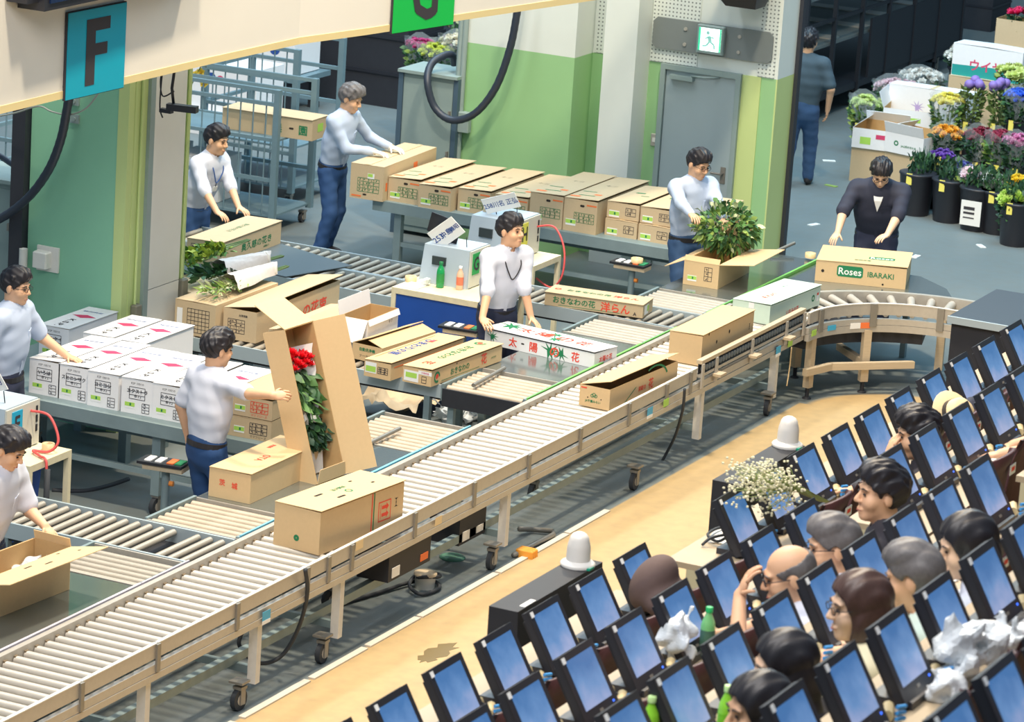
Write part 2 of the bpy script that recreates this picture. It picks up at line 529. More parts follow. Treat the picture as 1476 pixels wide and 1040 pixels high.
for q in ((0.49, 3.325, 2.596), (0.49, 3.319, 2.455)):
    MB().box((CX - .01, q[1], q[2]), (.025, .08, .07)).cyl((CX - .02, q[1], q[2]), (CX - .035, q[1], q[2]), .018).build('anchor_plate', 'cabinet_grey', wl)

# --- curved fascia with the lane letters
FP = [(-7.2, 2.3)] + [(q[0], q[1]) for q in ((-2.465, 2.078, 3.1), (-1.688, 2.067, 3.1), (-0.963, 2.038, 3.1), (0.237, 2.005, 3.1), (1.518, 1.942, 3.1), (2.331, 1.761, 3.1), (3.408, 1.56, 3.1), (4.435, 1.358, 3.1), (5.418, 1.164, 3.1), (6.414, 0.945, 3.1), (7.868, 0.61, 3.1))]
def ribbon(mb, pts, y0, th, z0, z1, m=0):
    vs = []
    for (a, b_) in pts:
        vs += [(a, b_ - y0, z0), (a, b_ - y0, z1), (a, b_ - y0 + th, z1), (a, b_ - y0 + th, z0)]
    fs = []
    for i in range(len(pts) - 1):
        for k in range(4):
            fs.append((4 * i + k, 4 * i + 4 + k, 4 * i + 4 + (k + 1) % 4, 4 * i + (k + 1) % 4))
    fs += [(0, 1, 2, 3), tuple(4 * (len(pts) - 1) + k for k in (3, 2, 1, 0))]
    return mb.add(vs, fs, m)
fa = struct(ribbon(MB(), FP, 0, .35, 3.1, 4.6).build('trim_1', 'fascia_white'))
ribbon(MB(), FP, .006, .36, 3.095, 3.15).build('fascia_edge', 'trim_tan', fa)
def fpoint(px0, x):
    for (a, b_), (c, d) in zip(FP, FP[1:]):
        if a <= x <= c:
            t = (x - a) / (c - a)
            return Vector((x, b_ + (d - b_) * t, 0)), Vector((c - a, d - b_, 0)).normalized()
    return Vector((x, FP[-1][1], 0)), Vector((1, 0, 0))
def lane_sign(letter, x0, x1, z0, z1, col, lab):
    p0, d = fpoint(0, (x0 + x1) / 2)
    w = x1 - x0
    t = thing('lane_sign', lab, 'sign', (p0.x, p0.y, (z0 + z1) / 2), math.atan2(d.y, d.x))
    MB().box((0, -.02, 0), (w, .02, z1 - z0)).build('board', [M('sign_' + letter, col, .5)], t)
    MB().box((0, -.014, 0), (w + .012, .02, z1 - z0 + .012)).build('board_edge', 'ink_black', t)
    mb = MB()
    T = frame_mat((0, -.0305, 0), (1, 0, 0), (0, 0, 1), .002)
    if letter == 'F':
        h, s_ = .455 * (z1 - z0) * 1.0, w
        H_ = (z1 - z0) * .385
        mb.add([(-.19 * w, -H_, 0), (-.03 * w, -H_, 0), (-.03 * w, H_, 0), (-.19 * w, H_, 0)], [(0, 1, 2, 3)], T=T)
        mb.add([(-.03 * w, H_ * .62, 0), (.22 * w, H_ * .62, 0), (.22 * w, H_, 0), (-.03 * w, H_, 0)], [(0, 1, 2, 3)], T=T)
        mb.add([(-.03 * w, -H_ * .12, 0), (.18 * w, -H_ * .12, 0), (.18 * w, H_ * .24, 0), (-.03 * w, H_ * .24, 0)], [(0, 1, 2, 3)], T=T)
    else:
        add_text(mb, letter, T, (z1 - z0) * .72, bold=.035, wide=.8)
    mb.build('letter', 'ink_black', t)
qa, qb = (-1.688, 2.067, 3.1), (-0.959, 2.035, 3.1)
qt = (-1.75, 2.04, 3.688)
lane_sign('F', qa[0], qb[0], 3.085, qt[2] + .02, S(0, 158, 186), 'teal blue sign board with a black letter F on the white fascia')
qa2, qb2 = (2.602, 1.678, 3.1), (3.408, 1.56, 3.1)
lane_sign('G', qa2[0], qb2[0], 3.08, 3.08 + qt[2] - 3.06, S(16, 182, 74), 'bright green sign board with a black letter G on the white fascia')
# dark display housing above the F sign
q0 = (-2.317, 1.84, 3.821)
dsp = thing('display_housing', 'dark display housing fixed to the fascia above the F sign', 'display', (q0[0], q0[1], q0[2]))
MB().bb(0, 2.2, 0, .22, .0, .7).build('casing', 'black_plastic', dsp)
MB().bb(.06, 2.14, -.012, .0, .05, .65).build('screen', [M('display_dark', S(24, 40, 72), .2)], dsp)
MB().bb(-.14, .02, .05, .22, .06, .62).build('side_bracket', 'black_plastic', dsp)
# dark lamp housing over the door wall
q0 = (8.55, 1.065, 2.685)
lp = thing('ceiling_speaker', 'dark hanging box at the top of the door wall', 'speaker', (q0[0], q0[1], q0[2]))
MB().add([(-.1, -.17, 0), (.15, -.17, 0), (.15, .13, 0), (-.1, .13, 0), (-.15, -.2, .12), (.2, -.2, .12), (.2, .23, .12), (-.15, .23, .12), (-.15, -.2, .5), (.2, -.2, .5), (.2, .23, .5), (-.15, .23, .5)], [(3, 2, 1, 0), (0, 1, 5, 4), (1, 2, 6, 5), (2, 3, 7, 6), (3, 0, 4, 7), (4, 5, 9, 8), (5, 6, 10, 9), (6, 7, 11, 10), (7, 4, 8, 11), (8, 9, 10, 11)]).build('casing', 'black_plastic', lp)
MB().box((-.156, .0, .3), (.01, .3, .2)).build('grille', 'black_metal', lp)

# --- grey cabinets and the corrugated hoses that feed them
def spline(pts, n=8):
    pts = [Vector(p) for p in pts]
    out = []
    for i in range(len(pts) - 1):
        p0, p1, p2, p3 = pts[max(i - 1, 0)], pts[i], pts[i + 1], pts[min(i + 2, len(pts) - 1)]
        for k in range(n):
            t = k / n
            out.append(0.5 * ((2 * p1) + (p2 - p0) * t + (2 * p0 - 5 * p1 + 4 * p2 - p3) * t * t + (3 * p1 - p0 - 3 * p2 + p3) * t ** 3))
    out.append(pts[-1])
    return out
def cabinet(label, x0, x1, y0, y1, h):
    t = thing('control_cabinet', label, 'cabinet', (x0, (y0 + y1) / 2, 0))
    w, d = (y1 - y0), x1 - x0
    MB().bb(.02, d, -w / 2 + .03, w / 2 - .03, .04, h).build('body', 'cabinet_grey', t)
    MB().bb(-.03, d + .02, -w / 2, w / 2, h, h + .03).build('top', 'cabinet_grey', t)
    M('profile_blue', S(70, 92, 110), .5)
    for bx in ((0, .06, w / 2 - .05, w / 2), (0, .06, -w / 2, -w / 2 + .05), (d - .06, d, -w / 2, -w / 2 + .05)):
        pbox(t, 'corner_profile', 'profile_blue', *bx, 0, h)
    MB().bb(.012, .022, -w / 2 + .06, w / 2 - .06, .1, h - .05).build('door_panel', 'cabinet_grey', t)
    for zz in (.35, .75):
        MB().box((0.0, -w / 2 + .08, h - zz), (.03, .02, .06)).build('hinge', 'alu_dark', t)
    return t
q1, q2, q3 = (8.35, 4.537, 1.646), (8.35, 3.801, 1.638), (8.9, 3.966, 1.589)
cabinet('tall grey control cabinet behind the far box table', 8.35, 8.85, q2[1] + .08, q1[1], q1[2] - .03)
q1, q2 = (0.75, 4.758, 1.819), (0.75, 3.984, 1.81)
cabinet('grey control cabinet at the left edge beside the green column', .75, 1.3, q2[1], q1[1], q2[2] - .03)
def hose(label, pts, r):
    P_ = spline(pts, 9)
    mb = MB()
    rr = [r * (1 + .06 * (i % 2)) for i in range(len(P_))]
    mb.tube(P_, rr, 10)
    return tag(mb.build('corrugated_hose', 'hose'), label, 'hose')
X_ = 8.15
hose('black corrugated hose looping down to the tall cabinet top', [(8.15, 3.182, 2.718), (8.15, 3.209, 2.38), (8.15, 3.258, 2.037), (8.15, 3.379, 1.648), (8.15, 3.583, 1.361), (8.15, 3.825, 1.258), (8.15, 4.021, 1.353), (8.15, 4.12, 1.593), (8.3, 4.162, 1.745), (8.45, 4.107, 1.816), (8.55, 4.065, 1.808), (8.6, 4.061, 1.713)], .036)
hose('black corrugated hose hanging from under the F sign', [(0.1, 3.081, 2.982), (0.2, 3.205, 2.627), (0.25, 3.288, 2.336), (0.3, 3.423, 2.061), (0.35, 3.637, 1.799), (0.4, 3.921, 1.58), (0.5, 4.245, 1.456)], .034)
hose('black hose crossing in front of the left cabinet', [(0.95, 4.566, 2.016), (0.9, 4.265, 1.954), (0.85, 4.139, 1.93), (0.8, 4.014, 1.905)], .025)
tag(MB().tube(spline([(0.3, 4.013, 2.388), (0.3, 3.758, 2.463), (0.25, 3.506, 2.561), (0.25, 3.378, 2.536), (0.25, 3.221, 2.536), (0.25, 3.067, 2.612), (0.25, 2.943, 2.776)], 6), .007).build('loose_cable', [M('cable_grey', S(150, 156, 150), .5)]), 'thin grey cable sagging below the F sign', 'cable')
# hanging microphone camera by the column
mc = thing('hanging_camera', 'small black camera hanging beside the white pilaster', 'camera', (0.4, 2.387, 2.715))
MB().tube([(0, 0, 0), (0, .02, .12), (0, .0, .3), (0, .03, .6)], .012).build('drop_arm', 'black_plastic', mc)
MB().box((0, -.08, -.02), (.07, .24, .05), rz=.2).box((0, .06, -.06), (.05, .1, .03)).build('camera_body', 'black_plastic', mc)
MB().tube(spline([(0, 0, .1), (0, .1, .05), (0, .12, .2), (0, .05, .28), (0, .1, .3), (0, .12, -.02), (0, .09, -.12)], 6), .006).build('cord', 'black_plastic', mc)

# ================================================================== CONVEYORS
YO, YI = -1.16, -.50            # outer and inner side of the main line
RT = 0.72                       # running height of all rollers
def roller_mesh(name, length, r, mat, seg=10):
    return MB().cyl((0, -length / 2, 0), (0, length / 2, 0), r, seg=seg).cyl((0, -length / 2 - .012, 0), (0, length / 2 + .012, 0), r * .4, seg=6).mesh(name, mat)

mc = thing('roller_conveyor', 'long main roller conveyor running diagonally past the bidders', 'conveyor', (0, 0, 0))
rm = roller_mesh('roller', .60, .03, 'roller')
X0, X1, PITCHR = -7.3, 4.95, .114
n = int((X1 - X0) / PITCHR)
for i in range(n):
    ob('roller', rm, mc, (X0 + (i + .5) * PITCHR, -.83, RT - .03))
pbox(mc, 'inner_rail', 'alu', X0, X1, -.525, -.485, .60, .755)
# inner bearing seats in the rail
bs = MB()
for i in range(n):
    bs.box((X0 + (i + .5) * PITCHR, -.53, RT - .012), (.034, .016, .03))
bs.build('bearing_seats', [M('bearing', S(120, 104, 80), .6)], mc)['kind'] = 'stuff'
# outer side: frame, roller ends in the gap, guard plates with brackets
pbox(mc, 'side_frame', 'alu', X0, X1, -1.175, -1.14, .595, .65)
pbox(mc, 'side_frame', 'alu', X0, X1, -1.18, -1.14, .55, .592)
pbox(mc, 'side_groove', 'alu_dark', X0, X1, -1.17, -1.142, .591, .597)
gx = [X0, -6.4, -5.55, -4.6, -3.7, -3.42, -3.1, -2.2, -1.3, -.42, .46, 1.34, 2.05, 2.52, 2.66]
for a, b_ in zip(gx, gx[1:]):
    pbox(mc, 'guard_plate', 'alu', a + .006, b_ - .006, -1.172, -1.155, .685, .775)
    pbox(mc, 'guard_lip', 'white_paint', a + .006, b_ - .006, -1.174, -1.15, .775, .782)
for a in gx[1:-1]:
    pbox(mc, 'guard_bracket', 'alu_dark', a - .02, a + .02, -1.187, -1.173, .60, .775)
# stretch guarded by a row of little wheels near the bend
pbox(mc, 'wheel_guard_rail', 'wood', 2.7, 4.93, -1.19, -1.14, .80, .83)
pbox(mc, 'wheel_guard_rail', 'alu', 2.7, 4.93, -1.185, -1.15, .69, .715)
pbox(mc, 'wheel_guard_backing', 'black_metal', 2.7, 4.93, -1.165, -1.155, .715, .80)
wm = MB().cyl((0, -.012, 0), (0, .012, 0), .026, seg=8).mesh('guard_wheel', [M('wheel_grey', S(84, 96, 106), .5)])
for i in range(38):
    ob('guard_wheel', wm, mc, (2.75 + i * .0575, -1.178, .758))
for a in (2.72, 3.0, 3.75, 4.5, 4.9):
    pbox(mc, 'guard_bracket', 'alu', a - .02, a + .02, -1.20, -1.186, .60, .80)
    if a > 2.8 and a < 4.8:
        pbox(mc, 'clamp_block', 'wood', a - .06, a + .06, -1.26, -1.19, .655, .675)
# white legs, sub-frame
for a in (-5.6, -4.25, -3.155, -.657, 2.873, 4.465):
    pbox(mc, 'leg', 'leg_white', a - .028, a + .028, -1.15, -1.09, .14, .56)
    pbox(mc, 'leg', 'steel_frame', a - .025, a + .025, -.60, -.55, .14, .60)
    pbox(mc, 'cross_bar', 'steel_frame', a - .02, a + .02, -1.09, -.60, .2, .25)
pbox(mc, 'stringer', 'steel_frame', X0, X1, -1.0, -.95, .25, .31)
pbox(mc, 'stringer', 'steel_frame', X0, X1, -.62, -.58, .45, .55)
def caster(parent, x, y, rz=0.0, h=.16):
    r = h * .36
    T = Matrix.Translation((x, y, 0)) @ Matrix.Rotation(rz, 4, 'Z')
    w = MB().cyl((0, -.018, r), (0, .018, r), r, seg=14, m=0, T=T).cyl((0, -.02, r), (0, .02, r), r * .5, seg=10, m=1, T=T).build('caster_wheel', ['rubber', 'alu'], parent)
    f = MB().box((.01, -.026, r * 1.35), (.05, .006, r * 1.6), T=T).box((.01, .026, r * 1.35), (.05, .006, r * 1.6), T=T).box((.01, 0, r * 2.1), (.07, .065, .02), T=T).build('caster_fork', 'alu_dark', parent)
for (a, b_) in ((-4.41, -1.11), (-3.31, -1.105), (-.82, -1.12), (1.67, -1.12), (4.39, -1.12), (-2.3, -.62), (.9, -.62), (-5.4, -.62)):
    caster(mc, a, b_, RND.uniform(-.5, .5), .2)
    pbox(mc, 'caster_plate', 'alu_dark', a - .05, a + .05, b_ - .05, b_ + .05, .185, .2)
# drive boxes slung under the line
for q, w, h in (((-2.441, -1.12, 0.325), .62, .27), ((-1.129, -1.0, 0.228), .42, .2)):
    t_ = MB().bb(q[0], q[0] + w, q[1], q[1] + .24, q[2], min(q[2] + h, .56)).build('drive_box', 'black_metal', mc)
    MB().bb(q[0] + .05, q[0] + .16, q[1] - .004, q[1], q[2] + .02, q[2] + .09).build('warning_label', 'paper', t_)
    MB().bb(q[0] + w - .15, q[0] + w - .04, q[1] - .004, q[1], q[2] + .03, q[2] + .08).build('warning_label', 'ink_orange' if w > .5 else 'paper', t_)
    pbox(mc, 'drive_hanger', 'steel_frame', q[0] + .05, q[0] + .1, q[1] + .05, q[1] + .15, q[2] + .1, .58)
# coloured position tags on the side
for q, k in (((-4.248, -1.19, 0.604), 'cyan_tag'), ((1.712, -1.19, 0.635), 'cyan_tag'), ((4.354, -1.19, 0.585), 'cyan_tag'), ((2.018, -1.19, 0.636), 'lime'), ((4.616, -1.19, 0.592), 'lime'), ((-1.868, -1.19, 0.638), 'tape'), ((-3.027, -1.19, 0.758), 'tape')):
    t_ = pbox(mc, 'position_tag', k, q[0] - .05, q[0] + .05, -1.192, -1.19, q[2] - .03, q[2] + .03)
    if k == 'cyan_tag':
        MB().bb(q[0] - .05, q[0] + .05, -1.193, -1.19, q[2] - .055, q[2] - .03).build('tag_footer', 'paper', t_)
# cables hanging off the line
tag(MB().tube(spline([(-3.819, -1.22, 0.802), (-3.735, -1.2, 0.612), (-3.646, -1.1, 0.332), (-3.676, -1.0, 0.129), (-3.888, -0.95, 0.132), (-4.057, -0.9, 0.287), (-4.004, -0.9, 0.389)], 7), .014).build('power_cable', 'rubber'), 'black power cable drooping under the main conveyor near the left casters', 'cable')
tag(MB().tube(spline([(2.304, -1.22, 0.692), (2.344, -1.2, 0.51), (2.484, -1.1, 0.262), (2.582, -1.0, 0.078), (2.555, -0.95, -0.051)], 7), .012).build('power_cable', 'rubber'), 'black cable hanging from the conveyor where the wheel guard starts', 'cable')
tag(MB().tube(spline([(4.577, -1.22, 0.568), (4.624, -1.2, 0.375), (4.595, -1.2, 0.224)], 4), .005).build('string_cord', 'tape'), 'pale string hanging from the lime tag on the conveyor', 'string')
cc = (-1.537, -0.944, 0.0)
tag(MB().tube(spline([(cc[0] - .9, cc[1] + .35, .02), (cc[0] - .3, cc[1] + .2, .02), (cc[0], cc[1] + .12, .03), (cc[0] + .15, cc[1] + .02, .03), (cc[0] + .05, cc[1] - .1, .025), (cc[0] - .15, cc[1] - .06, .02), (cc[0] - .1, cc[1] + .06, .05), (cc[0] + .1, cc[1] + .1, .07), (cc[0] + .22, cc[1] + .02, .06), (cc[0] + .12, cc[1] - .06, .08), (cc[0] - .02, cc[1] + .0, .1), (cc[0] + .08, cc[1] + .1, .05), (cc[0] + .25, cc[1] + .08, .02)], 6), .014).build('coiled_cable', 'rubber'), 'black cable coiled in a heap on the floor under the conveyor', 'cable')
t = thing('cable_drum', 'small white plastic tub inside the cable coil on the floor', 'tub', (cc[0] + .06, cc[1] + .02, 0))
MB().lathe([(.07, 0), (.075, .09), (.082, .095)], 16).build('tub', 'white_paint', t)
MB().lathe([(.083, .095), (.083, .11), (.06, .116)], 16).build('lid', 'wood', t)

# --- powered bend at the right end
bc = Vector((4.95, -2.16, 0))
RI, RO_ = .955, 1.60
cv = thing('curved_conveyor', 'grey roller conveyor bend turning towards the bidders at the right', 'conveyor', bc)
def arcpt(r, a):
    return (r * math.sin(a), r * math.cos(a))
cm = MB().cyl((0, RI + .03, 0), (0, RO_ - .04, 0), .024, .038, seg=10).mesh('bend_roller', 'roller')
A1 = R(118)
k = 0
while R(3) + k * R(6.6) < A1:
    a = R(3) + k * R(6.6)
    ob('bend_roller', cm, cv, (0, 0, RT - .036), (0, 0, -a))
    k += 1
def arcband(mb, r0, r1, z0, z1, a0=0, a1=A1, n=26, m=0):
    vs, fs = [], []
    for i in range(n + 1):
        a = a0 + (a1 - a0) * i / n
        for r, z in ((r0, z0), (r1, z0), (r1, z1), (r0, z1)):
            p = arcpt(r, a)
            vs.append((p[0], p[1], z))
    for i in range(n):
        for j in range(4):
            fs.append((4 * i + j, 4 * i + (j + 1) % 4, 4 * i + 4 + (j + 1) % 4, 4 * i + 4 + j))
    fs += [(0, 3, 2, 1), tuple(4 * n + j for j in range(4))]
    return mb.add(vs, fs, m)
arcband(MB(), RI - .02, RI + .02, .54, .60).build('side_frame', 'alu', cv)
arcband(MB(), RI - .016, RI + .02, .603, .655).build('side_frame', 'alu', cv)
arcband(MB(), RI - .015, RI + .002, .69, .785).build('guard_plate', 'alu', cv)
arcband(MB(), RI - .018, RI + .005, .786, .793).build('guard_lip', 'white_paint', cv)
arcband(MB(), RO_ - .03, RO_ + .02, .56, .74).build('outer_rail', 'alu', cv)
for a in (12, 48, 84, 112):
    p0 = arcpt(RI - .03, R(a))
    MB().box((0, 0, .69), (.06, .014, .2)).build('guard_bracket', 'alu_dark', cv, (p0[0], p0[1], 0), (0, 0, -R(a)))
p0 = arcpt(RI - .024, R(38))
t_ = MB().box((0, 0, .6), (.1, .004, .05)).build('warning_label', 'paper', cv, (p0[0], p0[1], 0), (0, 0, -R(38)))
p0 = arcpt(RI - .024, R(44))
t_ = MB().box((0, 0, .6), (.09, .004, .05)).build('warning_label', 'ink_orange', cv, (p0[0], p0[1], 0), (0, 0, -R(44)))
p0 = arcpt(RI - .024, R(22))
MB().box((0, 0, .605), (.1, .004, .045)).build('position_tag', 'cyan_tag', cv, (p0[0], p0[1], 0), (0, 0, -R(22)))
p0 = arcpt(RI - .024, R(6))
MB().box((0, 0, .6), (.08, .004, .05)).build('position_tag', 'lime', cv, (p0[0], p0[1], 0), (0, 0, -R(6)))
for a, r in ((10, RI + .03), (46, RI + .0), (105, RI + .02), (30, RO_ - .08), (80, RO_ - .08)):
    p0 = arcpt(r, R(a))
    MB().bb(-.035, .035, -.03, .03, .1, .56).build('leg', 'wood', cv, (p0[0], p0[1], 0), (0, 0, -R(a)))
    MB().cyl((0, 0, 0), (0, 0, .1), .018).lathe([(.04, 0), (.035, .012), (.015, .02)], 10).build('levelling_foot', 'black_metal', cv, (p0[0], p0[1], 0))
for (a, b_) in ((arcpt(RI + .0, R(2)), arcpt(RI - .02, R(24))), (arcpt(RI - .02, R(24)), arcpt(RI + .02, R(72))), (arcpt(RI + .02, R(46)), arcpt(RO_ - .08, R(46)))):
    d = Vector((b_[0] - a[0], b_[1] - a[1]))
    MB().bb(0, d.length, -.025, .025, .23, .29).build('brace', 'wood', cv, (a[0], a[1], 0), (0, 0, math.atan2(d.y, d.x)))
arcband(MB(), RI + .1, RO_ - .15, .42, .54, R(10), R(75), 14).build('drive_housing', 'black_metal', cv)

# --- transfer tables and roller lanes beside the line
SY0, SY1 = -.445, .27
def lane_rollers(parent, x0, x1, y0, y1, mat, pitch=.098, axis='x', z=RT, r=.024, skip=()):
    """axis x: rollers lie along x, row runs along y"""
    if axis == 'x':
        L, a, b_ = x1 - x0 - .04, y0, y1
    else:
        L, a, b_ = y1 - y0 - .04, x0, x1
    me = roller_mesh('lane_roller', L, r, mat, 9)
    k, c = 0, a + pitch * .6
    while c < b_ - pitch * .4:
        if k not in skip:
            if axis == 'x':
                ob('lane_roller', me, parent, ((x0 + x1) / 2, c, z - r), (0, 0, PI / 2))
            else:
                ob('lane_roller', me, parent, (c, (y0 + y1) / 2, z - r))
        c += pitch
        k += 1
def table_legs(parent, x0, x1, y0, y1, mat='steel_frame', zt=.6, ins=.06):
    for a in (x0 + ins, x1 - ins):
        for b_ in (y0 + ins, y1 - ins):
            pbox(parent, 'leg', mat, a - .025, a + .025, b_ - .025, b_ + .025, 0, zt)
def roller_table(label, x0, x1, mat='roller_old', frame='steel_frame', edge=None, legs=True, front=None):
    t = thing('transfer_roller_table', label, 'roller table', ((x0 + x1) / 2, 0, 0))
    a, b_ = x0 - (x0 + x1) / 2, x1 - (x0 + x1) / 2
    lane_rollers(t, a, b_, SY0 + .03, SY1, mat, .086, 'y', r=.03)
    pbox(t, 'side_rail', frame, a, b_, SY1 - .012, SY1 + .012, .6, .735)
    pbox(t, 'side_rail', frame, a, b_, SY0, SY0 + .03, .6, .735)
    if edge:
        pbox(t, 'edge_strip', edge, a, b_, SY0 - .012, SY0, .66, .75)
    for c in (a, b_):
        pbox(t, 'end_rail', front if (front and c == a) else 'alu', c - .008, c + .008, SY0, SY1, .56 if front and c == a else .62, .70 if front and c == a else .725)
    if legs:
        table_legs(t, a, b_, SY0 + .02, SY1)
    return t
def plate_table(label, x0, x1, edge=None, y1=SY1):
    t = thing('steel_plate_table', label, 'steel table', ((x0 + x1) / 2, 0, 0))
    w = (x1 - x0) / 2
    pbox(t, 'plate', 'steel_plate', -w + .012, w - .012, SY0 + .01, y1, .70, .722)
    pbox(t, 'apron', 'steel_frame', -w + .02, w - .02, SY0 + .02, y1 - .02, .62, .70)
    if edge:
        pbox(t, 'edge_strip', edge, -w, w, SY0 - .012, SY0 + .008, .66, .75)
    table_legs(t, -w, w, SY0 + .02, y1)
    return t
plate_table('polished steel table at the lower left corner under an open box', -7.2, -4.56, 'grey_tape')
roller_table('small roller table between the lower left steel table and the F lane', -4.55, -3.97, 'roller_old', edge='grey_tape')
roller_table('worn roller table on the near side of the red-lettered Ibaraki box', -3.31, -2.67, 'roller_rust', edge='blue_tape')
plate_table('polished steel table under the red-lettered Ibaraki box', -2.66, -.75, 'blue_tape')
roller_table('rusty roller table ending at the open gap in the middle', -.74, .08, 'roller_rust', edge='blue_tape')
roller_table('roller table with a black front at the open gap', 1.05, 1.72, 'roller_rust', edge='green_tape', front='black_metal')
plate_table('polished steel table mirroring the white flower box', 1.73, 3.2, 'green_tape')
roller_table('scratched roller table right of the white flower box', 3.22, 3.9, 'roller_old', edge='green_tape')
roller_table('roller table on the far side of the orchid box lane', 4.53, 5.16, 'roller_old', edge='green_tape')
plate_table('polished steel table under the box with the leafy bunch', 5.18, 7.15, 'green_tape')
# wide plate for the Roses box behind the bend
t = thing('steel_plate_table', 'polished steel table behind the bend under the Roses box', 'steel table', (6.75, -.95, 0))
pl = [(a - 6.75, b_ + .95) for a, b_ in ((5.55, -.47), (5.6, -.63), (5.98, -.87), (6.3, -1.22), (6.52, -1.62), (6.62, -1.9), (6.9, -1.75), (7.2, -1.4), (7.2, -.47))]
MB().prism(pl, .022, T=Matrix.Translation((0, 0, .70))).build('plate', 'steel_plate', t)
for (a, b_) in ((-.5, .35), (.35, .4), (.3, -.4)):
    pbox(t, 'leg', 'steel_frame', a - .025, a + .025, b_ - .025, b_ + .025, 0, .70)
# skewed roller bar lying across the tables
for lab, a, b_ in (('loose steel bar lying across the rusty roller table', (-0.847, -0.07, 0.74), (-0.36, -0.091, 0.76)), ('loose steel bar across the black-fronted roller table', (1.114, 0.043, 0.75), (1.744, 0.084, 0.75)), ('short grey bar resting beside the leafy box', (7.006, -0.033, 0.75), (7.346, -0.115, 0.8))):
    tag(MB().cyl(a, b_, .016, seg=8).build('steel_bar', 'alu_dark'), lab, 'bar')

def lane(label, x0, x1, y0, y1, mat, pitch=.098, legs_at=(), skip=()):
    t = thing('roller_lane', label, 'roller lane', ((x0 + x1) / 2, y0, 0))
    w, L = (x1 - x0) / 2, y1 - y0
    lane_rollers(t, -w + .02, w - .02, 0.02, L, mat, pitch, 'x', skip=skip)
    pbox(t, 'side_rail', [M('rail_blue', S(176, 190, 196), .4, .3)], -w, -w + .02, 0, L, .62, .727)
    pbox(t, 'side_rail', 'rail_blue', w - .02, w, 0, L, .62, .727)
    pbox(t, 'bed', 'black_metal', -w + .02, w - .02, 0, L, .60, .62)
    for b_ in legs_at:
        for a in (-w + .03, w - .03):
            pbox(t, 'leg', 'steel_frame', a - .025, a + .025, b_ - .025, b_ + .025, 0, .62)
        pbox(t, 'leg_brace', 'steel_frame', -w + .03, w - .03, b_ - .02, b_ + .02, .2, .24)
    return t
lane('grey roller lane leading from the lower left worker to the main line', -3.95, -3.335, -.43, 2.6, 'roller_old', .093, (.3, 1.4, 2.8), skip=(3,))
lane('roller lane carrying the long orchid box', 3.93, 4.51, -.43, 4.6, 'roller_old', .1, (.4, 2.2, 4.5))
lane('second roller lane behind the blue desk beside the dark sheet', 3.3, 3.92, 1.9, 4.6, 'roller_old', .1, (.2, 2.4))
lane('roller lane carrying the flat flower boxes in the middle', 1.04, 1.66, .28, 3.6, 'roller_old', .095, (.12, 1.3, 3.0))
# dark flexible sheet lying over the far lanes
t = MB()
sh = [(3.368, 3.518, 0.735), (4.368, 3.605, 0.735), (4.045, 2.679, 0.735), (3.298, 2.919, 0.735)]
t.prism([(q[0], q[1]) for q in sh], .006, T=Matrix.Translation((0, 0, .733)))
tag(t.build('dark_sheet', [M('sheet', S(92, 104, 110), .35)]), 'dark grey plastic sheet lying across the far roller lanes', 'sheet')

# ================================================================== CARTONS
def shell(L, W, H, t=.006):
    x, y = L / 2, W / 2
    o = [(-x, -y), (x, -y), (x, y), (-x, y)]
    i_ = [(-x + t, -y + t), (x - t, -y + t), (x - t, y - t), (-x + t, y - t)]
    vs = [(*p, 0) for p in o] + [(*p, H) for p in o] + [(*p, H) for p in i_] + [(*p, t) for p in i_]
    fs = [(3, 2, 1, 0)] + [(k, (k + 1) % 4, 4 + (k + 1) % 4, 4 + k) for k in range(4)]
    fs2 = [(4 + k, 4 + (k + 1) % 4, 8 + (k + 1) % 4, 8 + k) for k in range(4)] + [(8 + k, 8 + (k + 1) % 4, 12 + (k + 1) % 4, 12 + k) for k in range(4)] + [(12, 13, 14, 15)]
    mb = MB()
    mb.add(vs, fs + fs2, 0)
    mb.m = [0] * len(fs) + [1] * len(fs2)
    return mb
HINGE = {'n': ((0, -1), (1, 0)), 'f': ((0, 1), (-1, 0)), 'l': ((-1, 0), (0, -1)), 'r': ((1, 0), (0, 1))}
def flap_mat(side, L, W, H, ang, lift=0.0):
    """local frame of a flap: x along the hinge, y from the hinge into the box when ang = 0, z up"""
    out, along = HINGE[side]
    c = Vector((out[0] * L / 2, out[1] * W / 2, H + lift))
    inn = Vector((-out[0], -out[1], 0))
    up = Vector((0, 0, 1))
    a = R(ang)
    y = inn * math.cos(a) + up * math.sin(a)
    x = Vector((along[0], along[1], 0))
    z = x.cross(y)
    return Matrix(((x.x, y.x, z.x, c.x), (x.y, y.y, z.y, c.y), (x.z, y.z, z.z, c.z), (0, 0, 0, 1)))
def slot(mb, T, w, h, m=0):
    n, r = 6, h / 2
    p = []
    for cx, a0 in ((w / 2 - r, -PI / 2), (-w / 2 + r, PI / 2)):
        for k in range(n + 1):
            a = a0 + PI * k / n
            p.append((cx + r * math.cos(a), r * math.sin(a), 0))
    mb.add(p, [tuple(range(len(p)))], m, T=T)
